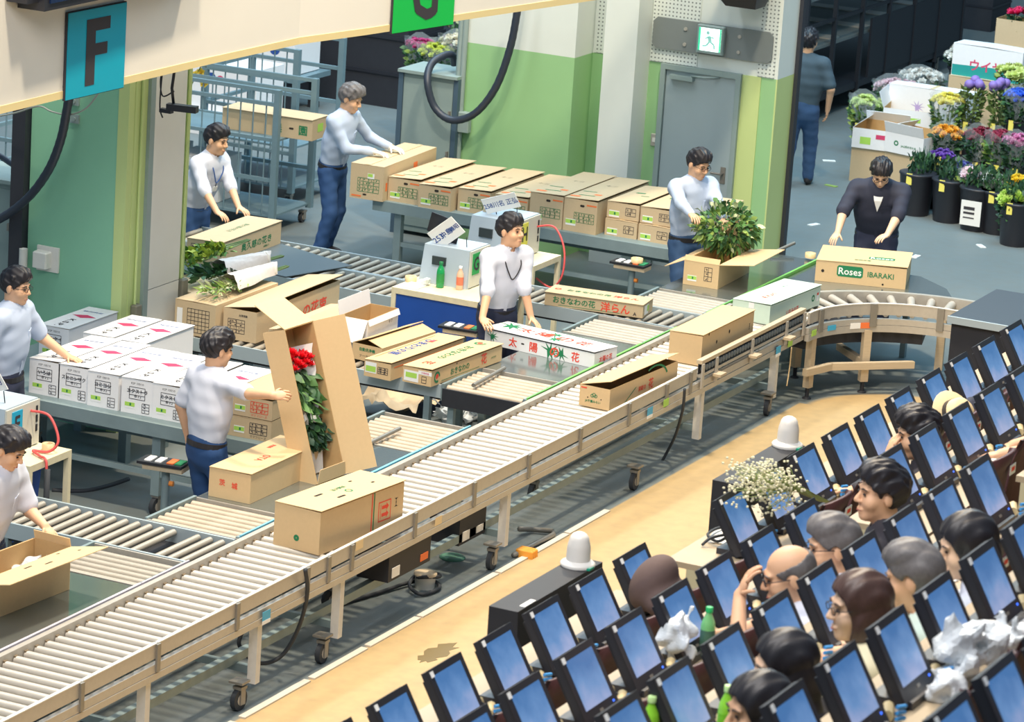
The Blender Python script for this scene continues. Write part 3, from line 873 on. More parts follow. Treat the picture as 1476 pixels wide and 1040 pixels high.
def form_print(mb, T, w, h, rows=4, cols=3, rnd=RND, scrib=True, lw=.0022):
    def line(x0, y0, x1, y1, t=lw):
        d = Vector((x1 - x0, y1 - y0)).normalized()
        nx, ny = -d.y * t, d.x * t
        mb.add([(x0 + nx, y0 + ny, 0), (x0 - nx, y0 - ny, 0), (x1 - nx, y1 - ny, 0), (x1 + nx, y1 + ny, 0)], [(0, 1, 2, 3)], T=T)
    for k in range(rows + 1):
        yy = -h / 2 + h * k / rows
        line(-w / 2, yy, w / 2, yy)
    for k in range(cols + 1):
        xx = -w / 2 + w * k / cols
        line(xx, -h / 2, xx, h / 2)
    if scrib:
        for k in range(rows):
            yy = -h / 2 + h * (k + .5) / rows
            xx = -w / 2 + .012
            while xx < w / 2 - .03:
                s_ = h / rows * .3
                for _ in range(3):
                    line(xx + rnd.uniform(0, .018), yy + rnd.uniform(-s_, s_), xx + rnd.uniform(0, .018), yy + rnd.uniform(-s_, s_), lw * 1.1)
                xx += rnd.uniform(.022, .05)
def carton(label, x, y, z, L, W, H, rot=0.0, mat='card', top='two', prints=(), group=None, T=None, inner='card_in', name='carton', flaps=(), lidang=2.0, tapes=True):
    t = thing(name, label, 'box', (x, y, z), R(rot), group)
    if T is not None:
        t.matrix_world = T
    shell(L, W, H).build('body', [mat, inner], t)
    lid = None
    th = .005
    Mt = Matrix.Translation((0, 0, H))
    if top == 'two':
        e = RND.uniform(.3, 1.3)
        for sd in ('n', 'f'):
            F = flap_mat(sd, L, W, H, e, .001)
            MB().bb(-L / 2, L / 2, 0, W / 2 - .001, 0, th, T=F).build('flap', [mat], t)
        if tapes:
            MB().bb(-L / 2 + .002, L / 2 - .002, -.025, .025, H + .009, H + .0105).build('tape', 'tape', t)
        Mt = Matrix.Translation((0, 0, H + th + .004))
    elif top == 'lid':
        F = flap_mat('f', L, W, H, lidang, .001)
        MB().bb(-L / 2 - .006, L / 2 + .004, 0, W + .008, 0, th, T=F).build('lid', [mat], t)
        # lid frame back to "x right, y up" seen from the -y side
        Mt = F @ Matrix.Translation((0, W / 2, th)) @ Matrix.Rotation(PI, 4, 'Z')
    elif top == 'bow':      # lid sprung up at the near end
        F = flap_mat('r', L, W, H, lidang, .001)
        MB().bb(-W / 2 - .004, W / 2 + .004, 0, L + .012, 0, th, T=F).build('lid', [mat], t)
        Mt = F @ Matrix.Translation((0, L / 2, th)) @ Matrix.Rotation(-PI / 2, 4, 'Z')
    for fl in flaps:
        sd, depth, ang = fl[:3]
        F = flap_mat(sd, L, W, H, ang, .0)
        w = (L if sd in 'nf' else W)
        cut = fl[3] if len(fl) > 3 else .0
        mb = MB()
        mb.prism([(-w / 2, 0), (w / 2, 0), (w / 2 - cut, depth), (-w / 2 + cut, depth)], th, T=F @ Matrix.Translation((0, 0, -th / 2)))
        f_ = mb.build('flap', [fl[4] if len(fl) > 4 else mat], t)
        for (cx, cy, sw, sh) in (fl[5] if len(fl) > 5 else ()):
            for sgn in (1, -1):
                mm = MB()
                slot(mm, F @ Matrix.Translation((cx, cy, sgn * (th / 2 + .001))) @ (Matrix.Rotation(PI, 4, 'X') if sgn < 0 else Matrix.Identity(4)), sw, sh)
                mm.build('hand_hole', 'dark_gap', f_)
    def face(fc, cx, cy, lift):
        if fc == 'l':
            return frame_mat((-L / 2, -cx * W, H / 2 + cy * H), (0, -1, 0), (0, 0, 1), lift)
        if fc == 'n':
            return frame_mat((cx * L, -W / 2, H / 2 + cy * H), (1, 0, 0), (0, 0, 1), lift)
        A = {'t': frame_mat((cx * L, cy * W, 0), (1, 0, 0), (0, 1, 0), lift), 'k': frame_mat((cx * L, cy * W, 0), (-1, 0, 0), (0, -1, 0), lift),
             'T': frame_mat((cx * L, cy * W, 0), (0, -1, 0), (1, 0, 0), lift)}[fc]
        return Mt @ A
    for p in prints:
        k, fc, cx, cy = p[0], p[1], p[2], p[3]
        lift = .0012 + .0004 * (RND.random())
        if k == 't':        # text, height, ink, width factor, bold
            mb = MB()
            add_text(mb, p[4], face(fc, cx, cy, lift), p[5], 0, p[7] if len(p) > 7 else 1.0, p[8] if len(p) > 8 else .025)
            mb.build('printed_text', [p[6]], t)
        elif k == 'r':
            w, h = p[4] / 2, p[5] / 2
            MB().add([(-w, -h, 0), (w, -h, 0), (w, h, 0), (-w, h, 0)], [(0, 1, 2, 3)], T=face(fc, cx, cy, lift + (p[7] if len(p) > 7 else 0))).build('sticker', [p[6]], t)
        elif k == 'o':
            mb = MB()
            slot(mb, face(fc, cx, cy, lift), p[4], p[5])
            mb.build('hand_hole', 'dark_gap', t)
        elif k == 'g':
            mb = MB()
            form_print(mb, face(fc, cx, cy, lift), p[4], p[5], *(p[7] if len(p) > 7 else ()))
            mb.build('form_print', [p[6]], t)['kind'] = 'stuff'
        elif k == 'p':      # polygon print
            MB().add([(a, b_, 0) for a, b_ in p[4]], [tuple(range(len(p[4])))], T=face(fc, cx, cy, lift)).build('printed_shape', [p[5]], t)
    return t
def ring(r0, r1, a0=0, a1=360, n=14, sx=1.0):
    A = [R(a0 + (a1 - a0) * k / n) for k in range(n + 1)]
    return [(r1 * math.cos(a) * sx, r1 * math.sin(a)) for a in A] + [(r0 * math.cos(a) * sx, r0 * math.sin(a)) for a in reversed(A)]
LBL = lambda fc, cx, cy, s_=1.0: [('r', fc, cx, cy, .085 * s_, .05 * s_, 'paper'), ('r', fc, cx, cy + .02, .083 * s_, .03 * s_, 'lime', .0008), ('r', fc, cx + .02, cy + .02, .014 * s_, .02 * s_, 'ink_green', .0014)]

# --- on the main line
carton('large tan carton with red upright arrows on the main conveyor', -2.78, -.90, RT, .985, .365, .29, -6, top='lid', lidang=1.2, prints=[
    ('p', 'n', .12, 0, [(-.012, -.144), (0, -.144), (0, .144), (-.012, .144)], 'ink_red'), ('p', 'n', .14, 0, [(-.008, -.144), (.004, -.144), (.004, .144), (-.008, .144)], 'ink_green'),
    ('p', 'n', .27, -.02, [(-.075, -.07), (.075, -.07), (.075, -.062), (-.075, -.062)], 'ink_red'), ('p', 'n', .27, -.02, [(-.075, .062), (.075, .062), (.075, .07), (-.075, .07)], 'ink_red'),
    ('p', 'n', .27, -.02, [(-.075, -.07), (-.067, -.07), (-.067, .07), (-.075, .07)], 'ink_red'), ('p', 'n', .27, -.02, [(.067, -.07), (.075, -.07), (.075, .07), (.067, .07)], 'ink_red'),
    ('p', 'n', .27, .07, [(-.035, -.012), (.02, -.012), (.02, -.026), (.05, 0), (.02, .026), (.02, .012), (-.035, .012)], 'ink_red'),
    ('p', 'n', .27, -.11, [(-.035, -.012), (.02, -.012), (.02, -.026), (.05, 0), (.02, .026), (.02, .012), (-.035, .012)], 'ink_red'),
    ('p', 'n', .27, -.02, [(-.05, -.05), (-.045, -.05), (-.045, .05), (-.05, .05)], 'ink_red'),
    ('o', 't', -.2, .12, .09, .022), ('o', 't', -.12, -.24, .09, .022), ('o', 't', .22, .2, .035, .02), ('o', 't', .31, -.14, .035, .02), ('o', 'n', .41, .08, .01, .06),
    ('p', 't', .03, -.12, ring(.018, .03), 'ink_green'), ('t', 'k', .02, .1, '茨城の花', .035, 'ink_green'), ('p', 'l', 0, -.22, ring(.004, .022), 'ink_green')])
carton('tan carton with red flower lettering and a loose lid on the main conveyor', 1.80, -.96, RT, 1.15, .26, .165, -3, mat='card', top='open', flaps=[('f', .27, 14, .0)], prints=[
    ('t', 'n', .1, -.0, '花', .08, 'ink_red'), ('t', 'n', -.03, -.05, '房総の', .04, 'ink_red'), ('p', 'n', .15, -.1, ring(.135, .15, 20, 120, 14, 1.6), 'ink_green'), ('p', 'n', -.2, -.2, [(-.12, -.05), (-.1, -.05), (.1, .05), (.08, .05)], 'ink_green'),
    ('t', 'l', -.05, -.22, 'JA千葉みらい', .024, 'ink_green'), ('p', 'l', -.02, .1, ring(.012, .017), 'ink_green'), ('p', 'l', .04, .06, ring(.009, .014), 'ink_green'), ('p', 'l', -.08, .06, ring(.009, .014), 'ink_green'), ('r', 'l', -.36, .38, .05, .01, 'ink_red'), ('o', 'l', -.22, -.05, .01, .01), ('o', 'l', .22, -.05, .01, .01)])
carton('plain tan carton with punched holes on the main conveyor', 3.47, -.94, RT, 1.08, .285, .245, 0, top='lid', lidang=1.5, prints=[
    ('o', 'n', -.22, .08, .026, .032), ('o', 'n', .02, .22, .026, .032), ('o', 'n', -.2, -.33, .026, .03), ('o', 'n', .42, .05, .012, .05), ('o', 'n', -.38, .47, .02, .024)])
carton('pale mint green carton on the main conveyor just before the bend', 5.08, -.86, RT, .98, .35, .165, -4, mat='card_mint', inner='card_mint', top='lid', lidang=1.5, prints=[
    ('t', 't', -.2, -.05, '花 だより', .05, 'ink_red'), ('t', 't', .25, .1, 'グリーン', .03, 'ink_green'), ('t', 'n', -.05, -.2, 'いなみの花', .045, 'ink_red'), ('p', 'n', .36, .0, ring(.015, .03), 'ink_green'), ('r', 'n', .45, 0, .04, .08, 'paper'), ('r', 'n', .45, .15, .035, .022, 'ink_red', .001), ('r', 'l', .0, .35, .05, .05, 'paper')])
# --- on the transfer tables
carton('tan carton with small red lettering on the steel table', -2.1, .055, .723, .975, .325, .205, 0, top='lid', lidang=1.0, prints=[
    ('t', 'l', -.18, .06, '茨', .045, 'ink_red'), ('t', 'l', .12, .02, '城', .045, 'ink_red'), ('t', 'k', -.1, -.1, 'OTA', .055, 'ink_red'), ('t', 'k', .2, .2, '茨城県', .03, 'ink_red')])
def palm(s_):
    out = [(-.012 * s_, -.045 * s_), (.0, -.02 * s_)]
    n = 7
    for k in range(n):
        a = R(-70 + 230 * k / (n - 1))
        out.append((.062 * s_ * math.cos(a), .05 * s_ * math.sin(a)))
        a2 = R(-70 + 230 * (k + .5) / (n - 1))
        out.append((.018 * s_ * math.cos(a2), .014 * s_ * math.sin(a2)))
    return out
carton('white flower box with red sun-flower lettering on the mirror table', 2.53, .06, .723, .33, 1.05, .118, -8, mat='card_white', inner='card_white', top='bow', lidang=2.2, prints=[
    ('t', 'l', -.24, .02, '太', .075, 'ink_red'), ('t', 'l', -.05, -.02, '陽', .075, 'ink_red'), ('t', 'l', .14, -.02, 'の', .075, 'ink_red'), ('t', 'l', .33, -.02, '花', .075, 'ink_red'), ('p', 'l', .1, .0, palm(1.6), 'ink_green'), ('p', 'l', -.43, .1, palm(1.0), 'ink_green'), ('o', 'l', -.15, .05, .03, .012), ('p', 'l', .2, -.05, palm(-1.3), 'ink_green'),
    ('t', 'T', .0, .22, '太', .13, 'ink_red'), ('t', 'T', 0, .05, '陽', .13, 'ink_red'), ('t', 'T', 0, -.13, 'の', .13, 'ink_red'), ('t', 'T', 0, -.3, '花', .13, 'ink_red'), ('p', 'T', .1, .38, palm(2.6), 'ink_green'), ('p', 'T', .22, .0, palm(1.8), 'ink_green'), ('p', 'T', -.2, -.08, palm(1.8), 'ink_green'),
    ('t', 'n', 0, 0, '太陽の花', .045, 'ink_red')])
carton('open tan carton holding the leafy green bunch', 5.85, .02, .723, .78, .325, .215, 2, top='open', flaps=[('n', .32, 172, .0), ('f', .2, 205, .0), ('r', .28, 105, .03), ('l', .05, 60, .0)], prints=LBL('l', -.25, -.2) + [('g', 'l', .2, .05, .07, .12, 'ink_black', (3, 2))])
carton('tan carton with the green Roses emblem on the steel table', 6.79, -1.0, .723, .62, .80, .185, 16, top='lid', lidang=.8, prints=[
    ('p', 'l', -.12, .1, [(-.1, -.05), (-.115, -.035), (-.115, .035), (-.1, .05), (.1, .05), (.115, .035), (.115, -.035), (.1, -.05)], 'ink_green'), ('t', 'l', -.12, .1, 'Roses', .06, 'ink_white'), ('t', 'l', .22, .06, 'IBARAKI', .045, 'ink_green'), ('o', 'l', -.42, .02, .028, .028), ('o', 'l', .25, -.36, .018, .018),
    ('p', 'T', -.1, -.2, [(-.1, -.05), (-.115, -.035), (-.115, .035), (-.1, .05), (.1, .05), (.115, .035), (.115, -.035), (.1, -.05)], 'ink_green'), ('t', 'T', -.1, -.2, 'Roses', .06, 'ink_white'), ('t', 'T', -.3, 0, '茨城県産', .035, 'ink_green')])
carton('long flat tan box with green and red orchid lettering on the far lane', 4.13, .37, .729, .30, .86, .108, 8, mat='card_dull', top='bow', lidang=.6, prints=[
    ('t', 'l', -.2, .05, 'おきなわの花', .058, 'ink_green'), ('t', 'l', .22, .0, '洋らん', .08, 'ink_red'), ('t', 'T', 0, .1, 'おきなわの花', .06, 'ink_green'), ('t', 'T', 0, -.28, '洋らん', .07, 'ink_red'), ('p', 'T', 0, .42, ring(.015, .03), 'ink_red'), ('p', 'l', -.08, -.36, [(-.24, -.002), (.3, -.002), (.3, .002), (-.24, .002)], 'ink_green'), ('r', 'n', -.15, 0, .12, .08, 'paper'), ('r', 'n', .0, .05, .05, .05, 'lime', .001), ('t', 'l', .42, -.25, 'A', .03, 'ink_black')])
# --- flat boxes on the middle lane
carton('flat tan box with green Okinawa flower lettering and an orange emblem', 1.47, .40, .729, 1.08, .255, .125, -4, top='lid', lidang=2.5, prints=[
    ('t', 'n', -.1, .02, 'おきなわの', .05, 'ink_green'), ('t', 'n', .24, .1, '花', .085, 'ink_red'), ('p', 'n', -.42, 0, ring(.028, .045, 0, 300), 'ink_green'), ('p', 'n', -.42, .05, ring(.0, .02), 'ink_red'), ('p', 'n', -.1, -.33, [(-.28, -.002), (.3, -.002), (.3, .002), (-.28, .002)], 'ink_green'), ('t', 'n', .38, -.05, 'JAおきなわ', .016, 'ink_green'),
    ('t', 'k', .05, .05, 'おきなわの', .075, 'ink_green', 1.15), ('t', 'k', -.34, .0, '花', .09, 'ink_red'), ('p', 't', .4, .05, ring(.03, .05, 0, 300), 'ink_green'), ('p', 't', .4, .05, ring(0, .022), 'ink_red'),
    ('r', 'l', -.2, -.05, .13, .085, 'paper'), ('r', 'l', -.2, .0, .1, .04, 'lime', .0008), ('r', 'l', .28, .28, .12, .03, 'paper'), ('t', 'l', .28, .28, '沖縄県産', .016, 'ink_pink'), ('g', 'l', .25, -.15, .04, .05, 'ink_black', (2, 1)), ('o', 'n', -.15, .42, .016, .012)])
carton('flat tan box with blue lettering and an orange edge stripe', 1.43, .72, .729, 1.09, .24, .13, -4, top='lid', lidang=2.5, prints=[
    ('t', 'k', .0, .1, 'ひまわりの里', .08, 'ink_blue', 1.1), ('t', 'k', .25, .0, '沖縄', .045, 'ink_red'), ('p', 't', 0, .36, [(-.45, -.004), (.45, -.004), (.45, .004), (-.45, .004)], 'ink_orange'), ('p', 'n', 0, .25, [(-.5, -.004), (.5, -.004), (.5, .004), (-.5, .004)], 'ink_orange'), ('r', 'l', -.25, .08, .1, .085, 'paper'), ('r', 'l', -.25, .0, .09, .045, 'lime', .0008), ('g', 'l', .2, .0, .09, .05, 'ink_black', (3, 3))])
carton('half open tan box with a green printed word behind the flat boxes', 1.66, 1.02, .729, .76, .28, .13, -6, top='open', flaps=[('f', .17, 22, .0), ('n', .14, 18, .0)], prints=[('t', 'l', .0, .2, '自動洗浄機', .028, 'ink_green'), ('t', 'l', .0, -.2, 'ナーセリー', .024, 'ink_black', 1, 0)])
carton('open white and brown box standing empty on the middle lane', 1.80, 1.33, .729, .52, .255, .255, 0, mat='card_white', top='open', flaps=[('l', .2, 238, .0, 'card_white'), ('n', .05, 250, .0, 'card_white'), ('f', .12, 100, .0)], prints=[('r', 'l', .1, -.1, .05, .03, 'tape'), ('t', 'n', .25, .2, 'キク', .03, 'ink_black', 1, 0)])
# --- big cartons behind the man with the roses
carton('big tan carton with red flower lettering and a lifted lid', 1.93, 2.19, .72, 1.42, .30, .25, 1, mat='card_dull', top='open', flaps=[('f', .33, 9, .0, 'card_dull')], prints=[('t', 'n', .2, -.05, 'の花束', .10, 'ink_red', 1.3), ('g', 'l', -.1, -.05, .15, .11, 'ink_black', (4, 2)), ('t', 'l', .1, .32, '出荷容器', .018, 'ink_black')])
carton('tan carton with a blue label strip under the flower bunches', 1.62, 2.53, .72, 1.0, .37, .27, 0, mat='card_dull', top='two', tapes=False, prints=[('r', 'l', -.38, .0, .05, .15, 'paper'), ('r', 'l', -.38, -.24, .05, .03, 'ink_blue', .001), ('g', 'l', .08, -.05, .2, .19, 'ink_black', (6, 6, RND, False))])
carton('tan carton partly hidden behind the green column', 1.75, 2.93, .72, .62, .36, .25, 0, mat='card_dull')
carton('low tan carton with open flaps in front of the big cartons', 1.78, 1.79, .72, 1.05, .30, .13, 1, mat='card_dull', top='open', flaps=[('f', .15, 8, 0, 'card_dull'), ('n', .13, 30, 0, 'card_dull')], prints=[('t', 'n', .2, 0, '花木', .05, 'ink_red')])
# --- white boxes on the F table
def ksp(label, x, y, z=.72, L=.85, rot=0.0, hand='ベンケイ'):
    dia = [(-.085, -.03), (.0, -.06), (.0, -.0), (.10, -.03), (0.02, .05)]
    dia = [(-.10, 0), (0, -.06), (.11, 0), (0, .05)]
    carton(label, x + L / 2, y, z, L, .265, .262, rot, mat='card_white', inner='card_in', top='lid', lidang=RND.uniform(1.0, 3.0), group='white flower boxes on the F table', prints=LBL('l', -.22, -.26) + [
        ('g', 'l', 0, .1, .13, .09, 'ink_black', (3, 1, RND, False)), ('t', 'l', .0, .16, hand, .03, 'ink_black', 1.0, .03), ('t', 'l', .0, .38, 'KSP 100/10', .016, 'ink_black', 1, .0), ('g', 'l', .28, -.3, .06, .07, 'ink_black', (3, 1)), ('t', 'l', .02, .02, '㊥ 3 2', .022, 'ink_black', 1, .02),
        ('t', 'k', -.28, .0, 'K.S.P.', .05, 'ink_black', 1.6, .02), ('p', 'T', .08, -.05, dia, 'ink_pink'), ('p', 'T', .08, .2, [(-.045, .0), (0, -.015), (.03, 0), (0, .015)], 'ink_pink'), ('t', 'T', .3, 0, '静岡県産', .035, 'ink_blue', 1.2, 0)])
ksp('white flower box at the left end of the F table', -1.13, 2.49, hand='いろは')
ksp('second white flower box from the left under the worker hand', -1.13, 2.235, hand='スヒニンサク')
ksp('third white flower box from the left on the F table', -1.15, 1.968, hand='コミヨシ')
ksp('fourth white flower box from the left on the F table', -1.14, 1.695, rot=2, hand='エクストラ')
ksp('white flower box directly behind the man holding the roses', -1.14, 1.42, rot=1, hand='ミクスト')
ksp('white flower box left of the tan stack behind the man with the roses', -1.14, 1.14, hand='ミクスト')
ksp('white flower box in the back row near the green column', -.24, 2.30, L=.72)
ksp('white flower box in the back row behind the worker arm', -.24, 2.585, L=.70)
ksp('white flower box in the back row behind the worker shoulder', -.24, 2.98, L=.70)
for k, (zz, lab) in enumerate(((.721, 'lowest tan carton in the stack behind the open rose box'), (.881, 'middle tan carton with a red stamp behind the open rose box'))):
    carton(lab, -.78, .73, zz, .8, .37, .147, 2, mat='card_dull', top='two' if k == 0 else 'lid', tapes=False, prints=LBL('l', -.2, -.1) + [('g', 'l', .22, .05, .14, .08, ('ink_black', 'ink_red')[k], (3, 3)), ('t', 'l', .22, -.36, 'ママフローズ', .02, ('ink_black', 'ink_red')[k], 1, 0)])
# --- row on the far table
FT = 'tan cartons on the far table by the wall'
def farbox(label, x, y, H, z=.72, L=1.15, W=.335, rot=0.0, top='lid', big=True, form=True):
    pr = LBL('l', -.27, -.22, 1.2)
    if big:
        pr += [('o', 'l', .05, .32, .045, .022), ('r', 'l', .33, .36, .1, .014, 'ink_orange'), ('g', 'l', .12, -.05, .2, .09, 'ink_green', (3, 4, RND, True)),
               ('r', 'T', -.42, .3, .1, .05, 'ink_orange'), ('r', 'T', -.3, -.2, .07, .05, 'ink_orange'), ('r', 'T', -.36, .05, .16, .02, 'ink_green'), ('r', 'T', -.2, .2, .14, .02, 'ink_green'), ('t', 'T', .1, .0, '十 二', .05, 'ink_black', 1, 0)]
    else:
        pr += [('g', 'l', .24, .0, .1, .07, 'ink_black', (2, 2)), ('r', 'T', .05, .1, .09, .04, 'ink_green'), ('r', 'T', -.1, -.2, .08, .02, 'ink_green')]
    carton(label, x + L / 2, y, z, L, W, H, rot, mat='card_dull', top=top, lidang=RND.uniform(1.2, 3.5), prints=pr, group=FT)
carton('tall tan carton at the left end of the far table under gloved hands', 7.17, 3.93, .72, 1.2, .34, .325, 3, mat='card_dull', group=FT, prints=[('r', 'l', .12, .2, .07, .05, 'paper'), ('r', 'l', .1, .22, .05, .03, 'lime', .001), ('g', 'l', .05, -.08, .22, .13, 'ink_green', (4, 4)), ('o', 'l', -.05, -.36, .04, .016), ('r', 'l', -.3, -.42, .1, .015, 'ink_orange'), ('r', 'n', -.44, -.1, .04, .08, 'ink_orange'), ('r', 'n', .1, .2, .09, .08, 'ink_orange'), ('t', 'T', .1, .0, '花', .06, 'ink_green', 1, 0)])
farbox('second tan carton from the left on the far table', 6.68, 3.56, .225)
farbox('third tan carton from the left on the far table', 6.64, 3.215, .215)
farbox('fourth tan carton from the left on the far table', 6.74, 2.855, .215)
farbox('fifth tan carton on the far table behind the name card', 6.74, 2.47, .215)
farbox('tall tan carton on the far table right of the name card', 6.68, 2.085, .305)
farbox('tall tan carton with handwritten black circles on the far table', 6.69, 1.745, .305)
k = 0
for i, yy in enumerate((1.37, 1.035, .70)):
    for j in range(2):
        nm = ('lower', 'upper')[j] + ' small tan carton, ' + ('first', 'second', 'third')[i] + ' of three pairs by the steel door'
        farbox(nm, 6.785 + (.02 if j else 0), yy, .148, .72 + .162 * j, L=.85, W=.32, top='lid' if j else 'two', big=False)
# --- box under the hands of the man at the cage trolley
carton('tan carton with green flower lettering on the far roller lane', 3.80, 3.72, .729, 1.10, .34, .205, 2, mat='card_dull', top='lid', lidang=1.0, prints=[('t', 'n', .08, .0, '奥久慈の花き', .068, 'ink_green', 1.3), ('t', 'k', .05, .0, '奥久慈の花き', .05, 'ink_green', 1.2, 0), ('g', 'l', -.2, .1, .12, .09, 'ink_black', (2, 3)), ('t', 'n', .25, -.3, 'JA茨城みどり', .02, 'ink_green')])
# --- open carton in front of the lower left man
carton('open tan carton with punched flap at the lower left corner', -5.36, .055, .723, 1.0, .28, .28, -4, top='open', flaps=[('n', .29, 168, 0, 'card', ((-.06, .09, .075, .02), (.06, .16, .075, .02), (.3, .05, .03, .018), (.4, .14, .03, .018))), ('f', .26, 218, 0), ('r', .06, 75, 0)])

# --- tables that carry them
def bench(label, x0, x1, y0, y1, z, top='steel_frame', casters=False, under=True, legy=None):
    t = thing('steel_bench', label, 'table', ((x0 + x1) / 2, (y0 + y1) / 2, 0))
    a, b_ = (x1 - x0) / 2, (y1 - y0) / 2
    pbox(t, 'table_top', top, -a, a, -b_, b_, z - .03, z)
    pbox(t, 'front_beam', top, -a, -a + .05, -b_, b_, z - .1, z - .03)
    lo = .16 if casters else 0
    for sx in (-1, 1):
        for ly in ((-b_ + .25, b_ - .25) if legy is None else [v - (y0 + y1) / 2 for v in legy]):
            pbox(t, 'leg', top, sx * (a - .08) - .035, sx * (a - .08) + .035, ly - .035, ly + .035, lo, z - .03)
            if casters:
                caster(t, sx * (a - .08), ly, RND.uniform(-.5, .5), .2)
    if under:
        pbox(t, 'lower_beam', top, -a + .06, -a + .1, -b_ + .2, b_ - .2, .3, .34)
        pbox(t, 'lower_beam', top, a - .1, a - .06, -b_ + .2, b_ - .2, .3, .34)
    return t
bench('long steel table carrying the white flower boxes', -1.27, -.27, .50, 3.30, .72, casters=True, legy=(1.45, 3.05))
bench('steel table behind the long table carrying three white boxes', -.26, .47, 2.1, 3.36, .72)
bench('steel table under the big tan cartons', 1.06 + .61, 2.75, 1.62, 3.15, .72)
bench('long steel table along the wall carrying tan cartons', 6.62, 7.9, .45, 3.85, .72)

# ================================================================== PEOPLE
M('skin', S(224, 176, 140), 0.55, var=0.05, scale=20)
M('skin_pale', S(232, 192, 160), 0.55, var=0.05, scale=20)
M('lips', S(176, 104, 92), 0.5)
M('eye', S(40, 30, 30), 0.3)
M('eye_white', S(225, 220, 215), 0.3)
M('hair_black', S(34, 31, 36), 0.45, var=0.25, scale=60)
M('hair_grey', S(104, 100, 100), 0.5, var=0.35, scale=60)
M('hair_brown', S(74, 52, 46), 0.45, var=0.3, scale=60)
M('shirt_white', S(208, 212, 226), 0.8, var=0.03, scale=10)
M('shirt_blue', S(188, 202, 226), 0.8, var=0.03, scale=10)
M('shirt_cream', S(232, 222, 186), 0.8, var=0.03)
M('shirt_navy', S(44, 48, 66), 0.8, var=0.1)
M('shirt_slate', S(66, 84, 96), 0.8, var=0.08)
M('shirt_denim', S(84, 126, 172), 0.8, var=0.1)
M('shirt_mint', S(206, 224, 212), 0.8, var=0.03)
M('shirt_black', S(46, 44, 52), 0.8, var=0.1)
M('trouser_blue', S(44, 78, 126), 0.85, var=0.12)
M('trouser_navy', S(48, 54, 78), 0.85, var=0.12)
M('jeans', S(58, 88, 128), 0.85, var=0.2)
M('belt', S(44, 42, 46), 0.5)
M('shoe', S(50, 48, 50), 0.6)
M('glove', S(226, 226, 222), 0.8, var=0.05)
M('lanyard_blue', S(58, 96, 160), 0.6)

def _rot_to(v):
    return Vector(v).to_track_quat('Z', 'Y').to_matrix()
class Field:
    def __init__(s, k=.03):
        s.p, s.k = [], k
    def cone(s, a, b, ra, rb, flat=None, k=None, sub=False):
        """round cone; flat = (unit normal, factor) squeezes the section along that normal"""
        a, b = np.array(a, float), np.array(b, float)
        r = max(ra, rb)
        s.p.append(('c', a, b, ra, rb, flat, k or s.k, sub, np.minimum(a, b) - r, np.maximum(a, b) + r))
    def ell(s, c, r, rot=None, k=None, sub=False):
        c = np.array(c, float)
        m = max(r)
        s.p.append(('e', c, np.array(r, float), None if rot is None else np.array(rot), None, None, k or s.k, sub, c - m, c + m))
    def mesh(s, h, wrinkle=0.0, cut=None):
        pad = .045
        lo = np.min([p[8] for p in s.p if not p[7]], axis=0) - pad
        hi = np.max([p[9] for p in s.p if not p[7]], axis=0) + pad
        n = np.ceil((hi - lo) / h).astype(int) + 1
        D = np.full(n, .06, np.float32)
        ax = [lo[i] + h * np.arange(n[i]) for i in range(3)]
        for p in s.p:
            i0 = np.maximum(((p[8] - pad - lo) / h).astype(int), 0)
            i1 = np.minimum(np.ceil((p[9] + pad - lo) / h).astype(int) + 1, n)
            if (i1 <= i0).any():
                continue
            sl = tuple(slice(i0[i], i1[i]) for i in range(3))
            X, Y, Z = np.meshgrid(ax[0][sl[0]], ax[1][sl[1]], ax[2][sl[2]], indexing='ij')
            P = np.stack((X, Y, Z), -1)
            if p[0] == 'c':
                _, a, b, ra, rb, flat = p[:6]
                q, ba = P - a, b - a
                if flat is not None:
                    nrm, f = np.array(flat[0], float), flat[1]
                    dn = q @ nrm
                    q = q + dn[..., None] * nrm * (1 / f - 1)
                L2 = max(ba @ ba, 1e-9)
                t = np.clip((q @ ba) / L2, 0, 1)
                d = np.linalg.norm(q - t[..., None] * ba, axis=-1) - (ra + (rb - ra) * t)
                if flat is not None:
                    d = d * (flat[1] * .5 + .5)
            else:
                q = P - p[1]
                if p[3] is not None:
                    q = q @ p[3]
                k0 = np.linalg.norm(q / p[2], axis=-1)
                k1 = np.linalg.norm(q / p[2] ** 2, axis=-1)
                d = k0 * (k0 - 1) / np.maximum(k1, 1e-6)
            k = p[6]
            W = D[sl]
            if p[7]:
                d = -d
                hh = np.maximum(k - np.abs(W - d), 0) / k
                D[sl] = np.maximum(W, d) + hh * hh * k * .25
            else:
                hh = np.maximum(k - np.abs(W - d), 0) / k
                D[sl] = np.minimum(W, d) - hh * hh * k * .25
        if wrinkle or cut is not None:
            X, Y, Z = np.meshgrid(*ax, indexing='ij')
            if wrinkle:
                D += wrinkle * (np.sin(36 * Z + 17 * X + 6 * np.sin(9 * Y)) * np.sin(23 * X - 15 * Z + 8 * Y) + .6 * np.sin(61 * Z - 25 * Y + 12 * X))
            if cut is not None:
                D = np.maximum(D, cut(X, Y, Z))
        return surface_nets(D, lo, h)
